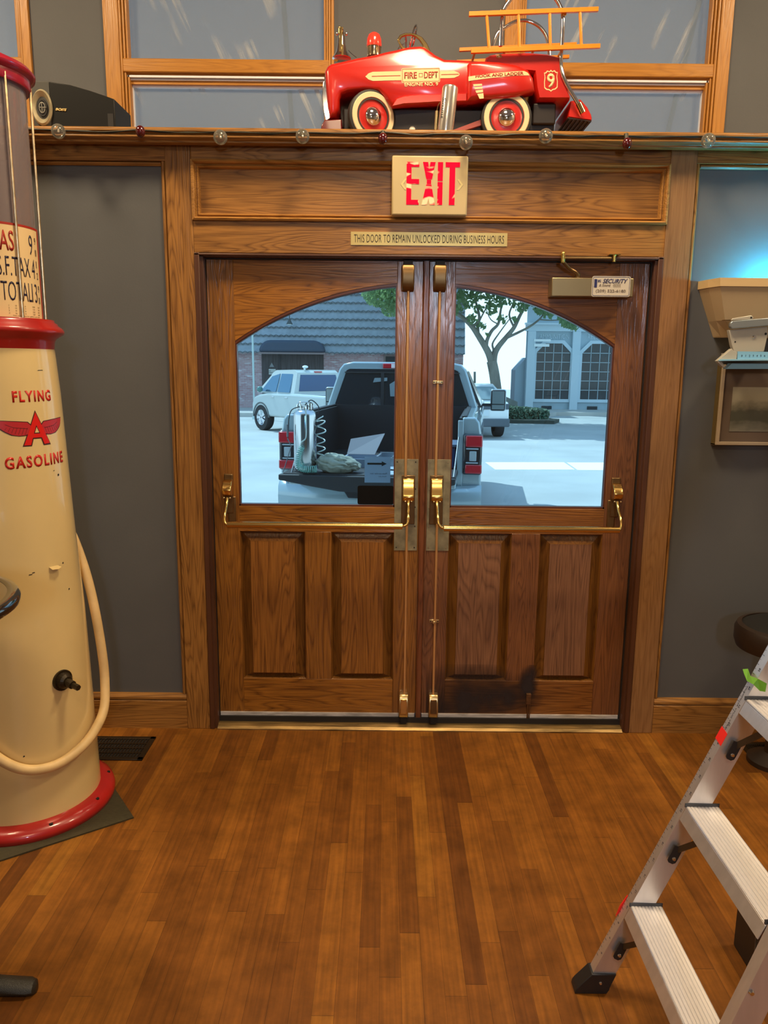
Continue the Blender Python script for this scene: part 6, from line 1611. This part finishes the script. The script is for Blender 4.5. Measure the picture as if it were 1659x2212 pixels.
# body sides of the cab up to the belt, squarer than the house above
pr_ = rrect(-1.02, 1.02, .45, 1.40, .08, 4); obj('cab_lower', prism(B(), pr_, LB+.02, LB+3.5), PNT_T, TR, local=True, bevel=.02)
# back window with frame, slider and brake lamp: laid on the slanting back panel
def backf(x, z):
    return Vector((x, LB+.012+max(0, (z-1.40))*.03, z))
bk = [(-.86, 1.405), (.86, 1.405), (.70, 1.865), (.66, 1.885), (-.66, 1.885), (-.70, 1.865)]
bm = B(); f_ = [bm.verts.new(backf(x, z)+Vector((0, -.012, 0))) for x, z in bk]; g_ = [bm.verts.new(backf(x, z)+Vector((0, .012, 0))) for x, z in bk]; bm.faces.new(f_)
for k in range(6): bm.faces.new((f_[k], g_[k], g_[(k+1) % 6], f_[(k+1) % 6]))
bmesh.ops.recalc_face_normals(bm, faces=bm.faces[:])
rwn = obj('rear_window', bm, TGLASS, TR, local=True)
# house back wall around the window
hb = [(-.99, 1.30), (.99, 1.30), (.96, 1.40), (.795, 1.88), (.74, 1.945), (.62, 1.972), (-.62, 1.972), (-.74, 1.945), (-.795, 1.88), (-.96, 1.40)]
bm = B(); secs = [[(x, LB+.03+y_, z) for x, z in hb] for y_ in (0, .30)]; loft(bm, secs); obj('cab_back', bm, PNT_T, cb, bevel=.02, bseg=3)
bm = B()
for s in (-1, 1): box(bm, s*.24-.02, s*.24+.02, LB-.008, LB+.03, 1.42, 1.84)
box(bm, -.72, .72, LB-.006, LB+.03, 1.835, 1.85)
obj('slider_frame', bm, mat('rubber_seal', (.02, .022, .026), .5), rwn)
# what is seen through it: pale windscreen patches
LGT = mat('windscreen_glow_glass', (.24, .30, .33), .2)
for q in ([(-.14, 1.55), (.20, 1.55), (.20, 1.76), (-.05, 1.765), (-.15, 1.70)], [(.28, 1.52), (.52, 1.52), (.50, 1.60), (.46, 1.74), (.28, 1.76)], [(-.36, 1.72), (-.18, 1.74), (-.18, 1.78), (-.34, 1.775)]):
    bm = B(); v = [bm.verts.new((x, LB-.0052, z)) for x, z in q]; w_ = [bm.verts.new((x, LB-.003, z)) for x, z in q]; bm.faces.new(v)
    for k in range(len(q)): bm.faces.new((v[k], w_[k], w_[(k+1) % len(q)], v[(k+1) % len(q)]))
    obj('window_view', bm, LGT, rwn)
bl_ = obj('brake_lamp', box(B(), -.24, .24, LB-.004, LB+.06, 1.895, 1.955), TLR, TR, local=True, bevel=.01)
obj('lamp_clear', box(B(), -.13, .13, LB-.010, LB, 1.90, 1.95), mat('lamp_bright', (.9, .75, .75), .3), bl_)
# side windows
for s in (-1, 1):
    bm = B(); vs = [(s*1.002, LB+.35, 1.41), (s*1.002, LB+1.9, 1.41), (s*.80, LB+1.45, 1.86), (s*.80, LB+.45, 1.86)]
    a_ = [bm.verts.new(v) for v in vs]; b_ = [bm.verts.new(Vector(v)+Vector((-s*.04, 0, 0))) for v in vs]; bm.faces.new(a_)
    for k in range(4): bm.faces.new((a_[k], b_[k], b_[(k+1) % 4], a_[(k+1) % 4]))
    bmesh.ops.recalc_face_normals(bm, faces=bm.faces[:]); obj('side_window', bm, TGLASS, cb)
    # towing mirror
    bm = B(); x0, x1 = sorted((s*1.12, s*1.33)); box(bm, x0, x1, LB+1.70, LB+1.80, 1.30, 1.60)
    mr = obj('mirror', bm, BLKP, TR, local=True, bevel=.03, bseg=3)
    obj('mirror_shell', box(B(), x0-.008, x1+.008, LB+1.74, LB+1.86, 1.292, 1.608), PNT_T, mr, bevel=.03, bseg=3)
    obj('mirror_glass', box(B(), x0+.018, x1-.018, LB+1.694, LB+1.70, 1.40, 1.58), mat('mirror_glass', (.20, .24, .24), .25, coat=.4), mr)
    obj('mirror_glass', box(B(), x0+.018, x1-.018, LB+1.694, LB+1.70, 1.32, 1.385), MATS['mirror_glass'], mr)
    bm = B(); box(bm, *sorted((s*.98, s*1.14)), LB+1.74, LB+1.80, 1.36, 1.40); obj('mirror_arm', bm, BLKP, mr)
bm = B(); loft(bm, [secx(LB+2.4, 1.9, .5, 1.30, .1), secx(LB+3.5, 1.86, .5, 1.24, .12), secx(LB+3.65, 1.7, .55, 1.1, .12)]); obj('bonnet', bm, PNT_T, TR, local=True, smooth=True)
for s in (-1, 1):
    for y in (.95, LB+2.65): roadwheel(TR, s*.87, y, .40, s, CHR2)
obj('underbody', box(B(), -.7, .7, .1, LB+3.3, .32, .55), BLKP, TR, local=True)

# things lying on the open tailgate
def TL(x, y, z): return TR.location + Matrix.Rotation(radians(-7.5), 3, 'Z') @ Vector((x, y, z))
TGZ = .905
STN = mat('stainless_tank', (.55, .56, .58), .16, metal=1.0, var=.03, vscale=4)
c = TL(-.665, -.42, TGZ)
tk = thing('sprayer_tank', 'upright stainless steel tank with coiled hose on the open tailgate', 'tank', c)
tcz = c.z
obj('tank_shell', lathe(B(), [(0, .0), (.098, .0), (.104, .010), (.108, .022), (.110, .030), (.110, .545), (.105, .570), (.085, .590), (.05, .602), (0, .606)], c, seg=48), STN, tk, smooth=True)
bm = B(); tube(bm, [(c.x, c.y, c.z+.60), (c.x, c.y, c.z+.645)], .028, 16); tube(bm, smoothpath([(c.x-.07, c.y, c.z+.60), (c.x-.065, c.y, c.z+.655), (c.x, c.y, c.z+.67), (c.x+.065, c.y, c.z+.655), (c.x+.07, c.y, c.z+.60)], 5), .009, 10)
tube(bm, [(c.x+.05, c.y-.02, c.z+.60), (c.x+.05, c.y-.02, c.z+.66)], .02, 12); tube(bm, [(c.x-.03, c.y-.03, c.z+.60), (c.x-.04, c.y-.03, c.z+.66)], .012, 10)
obj('tank_valves', bm, CHROME, tk, smooth=True)
TEAL = mat('hose_teal_plastic', (.18, .42, .36), .3, coat=.5, alpha=1)
TEALP = mat('hose_pale_plastic', (.42, .50, .47), .3, coat=.5)
def helix(path_, R, turns, n=16):
    """coil round a path"""
    P_ = smoothpath(path_, 10); out = []; m = turns*n
    for i in range(m+1):
        t = i/m*(len(P_)-1); k = min(int(t), len(P_)-2); f = t-k; p = P_[k].lerp(P_[k+1], f); d = (P_[k+1]-P_[k]).normalized(); u = d.cross(Vector((0, 1, .01))).normalized(); v = d.cross(u)
        a_ = 2*pi*i/n; r_ = R(i/m) if callable(R) else R; out.append(p+u*r_*cos(a_)+v*r_*sin(a_))
    return out
def V(x, y, z): return Vector((x, y, z))
pth = [c+V(.06, -.135, .25), c+V(-.015, -.14, .22), c+V(-.035, -.145, .15), c+V(-.03, -.15, .10), c+V(-.0, -.155, .055), c+V(.07, -.155, .045), c+V(.13, -.14, .042)]
pth = [c+V(-.02, -.140, .25), c+V(-.045, -.145, .19), c+V(-.060, -.150, .12), c+V(-.045, -.155, .065), c+V(.0, -.158, .045), c+V(.06, -.158, .042), c+V(.12, -.14, .042)]
co = obj('coiled_hose', tube(B(), helix(pth, lambda t: .025+.008*t, 24, 14), .0042, 6), TEAL, tk, smooth=True, label='teal coiled air hose')
bm = B(); tube(bm, smoothpath([c+V(.0, -.02, .64), c+V(.02, -.11, .60), c+V(.025, -.135, .45), c+V(.02, -.145, .34), c+V(-.02, -.15, .30), c+V(-.03, -.145, .26)], 6), .006, 8)
obj('hose', bm, TEALP, tk, smooth=True)
pth = [c+V(.13, .02, .52), c+V(.155, .02, .44), c+V(.145, .02, .30), c+V(.15, .02, .18), c+V(.16, .02, .06)]
obj('coiled_hose', tube(B(), helix(pth, lambda t: .044, 6, 20), .0062, 8), TEALP, tk, smooth=True, label='pale loosely coiled air hose')
bm = B(); tube(bm, smoothpath([c+V(.0, .0, .64), c+V(.06, -.0, .69), c+V(.13, .0, .63), c+V(.125, .02, .56)], 6), .005, 8); tube(bm, smoothpath([c+V(-.03, .0, .63), c+V(-.12, -.02, .60), c+V(-.15, -.03, .52), c+V(-.158, -.03, .40), c+V(-.165, -.04, .30)], 6), .005, 8)
obj('hose', bm, mat('hose_black', (.02, .025, .03), .5), tk, smooth=True)
bm = B(); tube(bm, [c+V(-.165, -.04, .34), c+V(-.165, -.05, .46)], .010, 8); tube(bm, [c+V(-.165, -.05, .33), c+V(-.13, -.06, .25), c+V(-.19, -.10, .05), c+V(-.205, -.12, .01)], .0045, 8)
obj('spray_wand', bm, mat('wand_grey', (.14, .15, .17), .4, metal=.5), tk, smooth=True)
# cloth bundle
c = TL(-.345, -.42, TGZ)
bm = bmesh.new(); bmesh.ops.create_uvsphere(bm, u_segments=72, v_segments=36, radius=1.0)
from mathutils import noise as mnoise
for v in bm.verts:
    p = v.co.copy(); f = mnoise.fractal(p*1.5+Vector((3, 1, 5)), 1.0, 2.1, 4)*.16
    fold = abs(sin((p.z*6+p.x*2.4+mnoise.noise(p*2.5)*2.6)))*.17
    r_ = 1+f+fold-.05; q = p*r_
    z = q.z*.098+.086
    if q.z > 0: z *= (1-.25*max(0, q.x))
    v.co = Vector((q.x*.20, q.y*.12, max(.0, z)))
bmesh.ops.transform(bm, matrix=Matrix.Translation(c), verts=bm.verts[:])
obj('cloth_bundle', bm, mat('drop_cloth_olive', (.30, .31, .25), .85, var=.25, vscale=9), label='crumpled grey-green drop cloth on the open tailgate beside the tank', cat='cloth', smooth=True, angle=80)
# open carton with flaps, tray and papers further in the bed
CRD = mat('carton_blue_grey', (.22, .27, .34), .7); PLP = mat('panel_grey_card', (.26, .25, .27), .7)
c = TL(-.12, .10, .876)
cr = thing('open_carton', 'open shallow box with raised flaps inside the truck bed', 'box', c)
def LBX(x0, x1, y0, y1, z0, z1, bm=None):
    bm = bm or B(); m_ = Matrix.Translation(TR.location) @ Matrix.Rotation(radians(-7.5), 4, 'Z'); return box(bm, x0, x1, y0, y1, z0, z1, m_)
bm = B(); LBX(-.40, .12, -.02, .0, .876, .99, bm); LBX(-.40, .12, .38, .40, .876, .99, bm); LBX(-.40, -.38, 0, .38, .876, .99, bm); LBX(.10, .12, 0, .38, .876, .99, bm); LBX(-.38, .10, 0, .38, .876, .89, bm)
obj('carton_wall', bm, CRD, cr)
def quad(pts, th=.006, m=None, **k):
    P_ = [TL(*p) for p in pts]; bm = B(); hexa(bm, P_+[p+Vector((0, 0, th)) for p in P_]); bmesh.ops.recalc_face_normals(bm, faces=bm.faces[:]); return bm
obj('flap', quad([(.12, 0, .99), (.12, .38, .99), (.38, .30, 1.06), (.34, -.04, 1.02)]), CRD, cr)
obj('flap', quad([(-.40, .38, .99), (-.10, .38, .99), (-.02, .58, 1.20), (-.38, .50, 1.14)]), PLP, cr)
bm = B(); LBX(-.02, .16, -.10, -.07, .93, 1.02, bm); LBX(-.02, .16, .22, .25, .98, 1.04, bm); LBX(-.02, .0, -.08, .24, .97, 1.03, bm); LBX(.14, .16, -.08, .24, .97, 1.03, bm)
obj('metal_tray', bm, mat('tray_metal', (.35, .40, .45), .3, metal=.7), cr)
pp_ = thing('paper_sheets', 'loose pale sheets spread on the tailgate right of the cloth', 'papers', TL(.05, -.3, TGZ))
for i, q in enumerate(([(-.06, -.50, .907), (.26, -.50, .907), (.30, -.22, .912), (.0, -.20, .912)], [(-.05, -.20, .93), (.20, -.26, .925), (.28, .02, .945), (.02, .04, .95)], [(.24, -.46, .909), (.52, -.44, .909), (.50, -.12, .915), (.28, -.14, .915)])):
    obj('sheet', quad(q, .002), mat('sheet_pale_blue', (.30, .36, .42), .7), pp_)
bt = thing('blue_bin', 'blue plastic bin inside the right side of the truck bed', 'bin', TL(.58, .5, .876))
bm = B(); LBX(.42, .76, .30, .80, .876, 1.10, bm); obj('bin_body', bm, mat('bin_blue', (.02, .05, .16), .5), bt, bevel=.01)
bm = B(); LBX(.40, .78, .28, .82, 1.10, 1.13, bm); obj('bin_lid', bm, mat('bin_lid_grey', (.10, .14, .22), .5), bt, bevel=.005)

# pale pickup parked at the far kerb, heading away to the left
hd_ = radians(41)
w0 = at(567, 928, 19.6)
RG = thing('pickup_truck', 'pale crew-cab pickup parked at the far kerb by the brick building', 'truck', (0, 0, GZ), hd_)
Wg = .93
fw0 = G(569, 929)
# local front-left wheel at (-.80, 3.0)
off = Matrix.Rotation(hd_, 3, 'Z') @ Vector((-.86, 3.2, 0)); RG.location = (fw0.x-off.x, fw0.y-off.y, GZ)
side = [(.0, .45), (-.02, .95), (.0, 1.12), (1.55, 1.14), (2.9, 1.12), (3.3, 1.07), (3.62, .98), (3.72, .80), (3.72, .42)]
bm = B(); loft(bm, [[(x_, y, z) for y, z in side] for x_ in (-Wg, Wg)]); obj('body', bm, PNT_R, RG, local=True, bevel=.07, bseg=3)
hs = [(1.50, 1.10), (1.58, 1.72), (1.72, 1.80), (2.65, 1.78), (2.85, 1.70), (3.45, 1.12)]
bm = B(); secs = []
for x_, k_ in ((-.90, 0), (-.72, 1), (.72, 1), (.90, 0)):
    secs.append([(x_, y, z) if k_ or z < 1.2 else (x_*.80 if abs(x_) > .8 else x_, y, z-.03) for y, z in hs])
loft(bm, secs); cg = obj('cab', bm, PNT_R, RG, local=True, bevel=.03, bseg=3)
for s in (-1, 1):
    for q in ([(2.42, 1.16), (3.22, 1.16), (2.80, 1.60), (2.42, 1.68)], [(1.72, 1.16), (2.34, 1.16), (2.34, 1.68), (1.74, 1.68)]):
        bm = B(); v = [bm.verts.new((s*(.915-(z-1.14)*.32), y, z)) for y, z in q]; w_ = [bm.verts.new((s*(.88-(z-1.14)*.32), y, z)) for y, z in q]; bm.faces.new(v)
        for k in range(4): bm.faces.new((v[k], w_[k], w_[(k+1) % 4], v[(k+1) % 4]))
        bmesh.ops.recalc_face_normals(bm, faces=bm.faces[:]); obj('side_window', bm, mat('car_glass_sky', (.10, .20, .30), .05, metal=.6), cg)
    bm = B()
    for y in (1.78, 2.48): box(bm, *sorted((s*.93, s*.955)), y, y+.16, 1.0, 1.03)
    obj('door_handle', bm, CHR2, RG, local=True, bevel=.006)
    obj('mirror', ball(B(), (s*1.05, 3.05, 1.22), .11, 14, (.9, .6, .8)), mat('mirror_green_grey', (.10, .22, .20), .3), RG, local=True, smooth=True)
    for y in (.75, 3.2): roadwheel(RG, s*.82, y, .385, s, CHR2)
    obj('wheel_arch', lathe(B(), [(.44, s*.90), (.44, s*.945), (.40, s*.945), (.40, s*.90)], (0, 3.2, .40), axis='X', seg=24, a0=0, a1=pi), mat('arch_shadow', (.10, .11, .11), .6), RG, local=True)
bm = B(); q = [(-.72, 1.20), (.72, 1.20), (.62, 1.66), (-.62, 1.66)]
v = [bm.verts.new((x_, 1.487+(z-1.1)*.13, z)) for x_, z in q]; w_ = [bm.verts.new((x_, 1.52+(z-1.1)*.13, z)) for x_, z in q]; bm.faces.new(v)
for k in range(4): bm.faces.new((v[k], w_[k], w_[(k+1) % 4], v[(k+1) % 4]))
bmesh.ops.recalc_face_normals(bm, faces=bm.faces[:]); obj('rear_window', bm, mat('rear_glass_blue', (.03, .08, .18), .08), RG, local=True)
obj('brake_lamp', box(B(), -.12, .12, 1.55, 1.62, 1.72, 1.76), TLR, RG, local=True)
bm = B(); tube(bm, [(-.35, 1.75, 1.80), (-.35, 1.75, 1.88)], .03, 8); ball(bm, (-.35, 1.72, 1.88), .06, 12, (1.6, 1, .7)); obj('roof_beacon', bm, mat('beacon_white', (.8, .85, .85), .3), RG, local=True)

# white car beyond the silver truck
hw = radians(6)
CW = thing('white_car', 'white car parked beyond the right side of the silver truck', 'car', (0, 0, GZ), hw)
g = G(1078, 944); off = Matrix.Rotation(hw, 3, 'Z') @ Vector((.80, .55, 0)); CW.location = (g.x-off.x, g.y-off.y, GZ)
side = [(.02, .32), (-.02, .55), (.0, .92), (.10, 1.00), (1.2, 1.02), (4.2, .90), (4.4, .60), (4.3, .30)]
bm = B(); loft(bm, [[(x_, y, z) for y, z in side] for x_ in (-.92, .92)]); obj('body', bm, PNT_W, CW, local=True, bevel=.07, bseg=3)
hs = [(.12, .98), (.75, 1.38), (1.0, 1.46), (2.3, 1.46), (3.2, .98)]
bm = B(); loft(bm, [[(x_*(1 if z < 1.1 else .82), y, z) for y, z in hs] for x_ in (-.86, .86)]); cg = obj('cabin', bm, PNT_W, CW, local=True, bevel=.05, bseg=3)
q = [(-.74, .20, 1.05), (.74, .20, 1.05), (.62, .72, 1.375), (-.62, .72, 1.375)]
bm = B(); v = [bm.verts.new(Vector(p)+Vector((0, -.02, .02))) for p in q]; w_ = [bm.verts.new(Vector(p)+Vector((0, .02, -.02))) for p in q]; bm.faces.new(v)
for k in range(4): bm.faces.new((v[k], w_[k], w_[(k+1) % 4], v[(k+1) % 4]))
bmesh.ops.recalc_face_normals(bm, faces=bm.faces[:]); obj('rear_window', bm, mat('rear_glass_pale', (.20, .26, .28), .08), CW, local=True)
obj('bumper', box(B(), -.92, .92, -.10, .06, .33, .55), mat('bumper_dark', (.08, .10, .12), .6), CW, local=True, bevel=.03)
obj('tail_band', box(B(), -.70, .90, -.035, .0, .80, .95), mat('tail_band_dark', (.06, .08, .10), .4), CW, local=True, bevel=.01)
pl_ = obj('number_plate', box(B(), .0, .34, -.05, -.03, .62, .78), mat('plate_white', (.6, .65, .68), .4), CW, local=True)
for s in (-1, 1):
    for y in (.75, 3.4): roadwheel(CW, s*.80, y, .32, s, CHR2)

# ------------------------------------------------------------------ awning over the upper windows (seen through the panes)
def canvasmat():
    m, nt = _new('awning_canvas'); out = N(nt, 'ShaderNodeOutputMaterial'); df = N(nt, 'ShaderNodeBsdfDiffuse'); tl = N(nt, 'ShaderNodeBsdfTranslucent')
    df.inputs[0].default_value = (.45, .46, .46, 1); tl.inputs[0].default_value = (.42, .46, .50, 1); mx = N(nt, 'ShaderNodeMixShader'); mx.inputs[0].default_value = .5
    L(nt, df.outputs[0], mx.inputs[1]); L(nt, tl.outputs[0], mx.inputs[2]); L(nt, mx.outputs[0], out.inputs[0]); return m
aw = thing('storefront_awning', 'grey canvas awning outside the high windows', 'awning', (0, .8, 2.6))
bm = B(); hexa(bm, [(-3.6, .80, 4.60), (3.6, .80, 4.60), (3.6, 2.05, 2.62), (-3.6, 2.05, 2.62), (-3.6, .80, 4.604), (3.6, .80, 4.604), (3.6, 2.05, 2.624), (-3.6, 2.05, 2.624)])
obj('canvas', bm, canvasmat(), aw)
bm = B()
for x in (-2.5, -1.55, -.58, .72, 1.70, 2.7):
    hexa(bm, [(x-.014, .80, 4.585), (x+.014, .80, 4.585), (x+.014, 2.05, 2.605), (x-.014, 2.05, 2.605), (x-.014, .80, 4.598), (x+.014, .80, 4.598), (x+.014, 2.05, 2.618), (x-.014, 2.05, 2.618)])
box(bm, -3.6, 3.6, 2.03, 2.06, 2.58, 2.61)
obj('rib', bm, mat('awning_rib', (.35, .42, .46), .5), aw)
# ------------------------------------------------------------------ light
def area(name, loc, rot, sx, sy, power, col):
    l = bpy.data.lights.new(name, 'AREA'); l.shape = 'RECTANGLE'; l.size = sx; l.size_y = sy; l.energy = power; l.color = col
    o = bpy.data.objects.new(name, l); COL.objects.link(o); o.location = loc; o.rotation_euler = rot; return o
def point(name, loc, power, col, r=.05):
    l = bpy.data.lights.new(name, 'POINT'); l.energy = power; l.color = col; l.shadow_soft_size = r
    o = bpy.data.objects.new(name, l); COL.objects.link(o); o.location = loc; return o
WARM = (1.0, .77, .48)
# warm ceiling lamps of the room
area('ceiling_lamp', (.20, -1.0, 3.98), (0, 0, 0), .5, .5, 68, WARM)
area('ceiling_lamp', (-2.15, -1.0, 3.98), (0, 0, 0), .4, .5, 64, WARM)
area('ceiling_lamp', (2.55, -1.0, 3.98), (0, 0, 0), .4, .5, 62, WARM)
area('ceiling_lamp', (0.0, -4.6, 3.98), (0, 0, 0), 1.2, .8, 64, WARM)
# added cool panel behind the camera, sized to put sheen between the door panes
area('rear_cool_panel', (.62, -6.5, 2.40), (radians(90), 0, 0), .30, .45, 38, (.62, .78, 1.0))
# blue lamp inside the wall sconce
point('sconce_lamp', (1.58, -.065, 1.945), 17.0, (.03, .52, .92), .03)
# sun
s = bpy.data.lights.new('sun', 'SUN'); s.energy = 4.8; s.angle = radians(.6); s.color = (1.0, .97, .92)
so = bpy.data.objects.new('sun', s); COL.objects.link(so)
tosun = Vector((-.45, .42, 1.0)).normalized(); so.rotation_euler = tosun.to_track_quat('Z', 'Y').to_euler()
# sky
w = bpy.data.worlds.new('sky'); SC.world = w; w.use_nodes = True; nt = w.node_tree; nt.nodes.clear()
out = N(nt, 'ShaderNodeOutputWorld'); bg = N(nt, 'ShaderNodeBackground'); tc = N(nt, 'ShaderNodeTexCoord'); sp = N(nt, 'ShaderNodeSeparateXYZ'); rp = N(nt, 'ShaderNodeValToRGB')
L(nt, tc.outputs['Generated'], sp.inputs[0]); L(nt, sp.outputs[2], rp.inputs[0])
e = rp.color_ramp.elements; e[0].position = 0.0; e[0].color = (1.0, 1.0, 1.0, 1); e[1].position = .75; e[1].color = (.45, .60, .82, 1)
q = e.new(.18); q.color = (.95, .98, 1.0, 1); q = e.new(.32); q.color = (.62, .76, .92, 1)
L(nt, rp.outputs[0], bg.inputs[0]); bg.inputs[1].default_value = 1.8; L(nt, bg.outputs[0], out.inputs[0])
SC.view_settings.view_transform = 'Standard'; SC.view_settings.look = 'None'; SC.view_settings.exposure = 0.0; SC.view_settings.gamma = 1.0
SC.view_settings.use_curve_mapping = False
SC.cycles.max_bounces = 8; SC.cycles.transparent_max_bounces = 16; SC.cycles.use_denoising = True
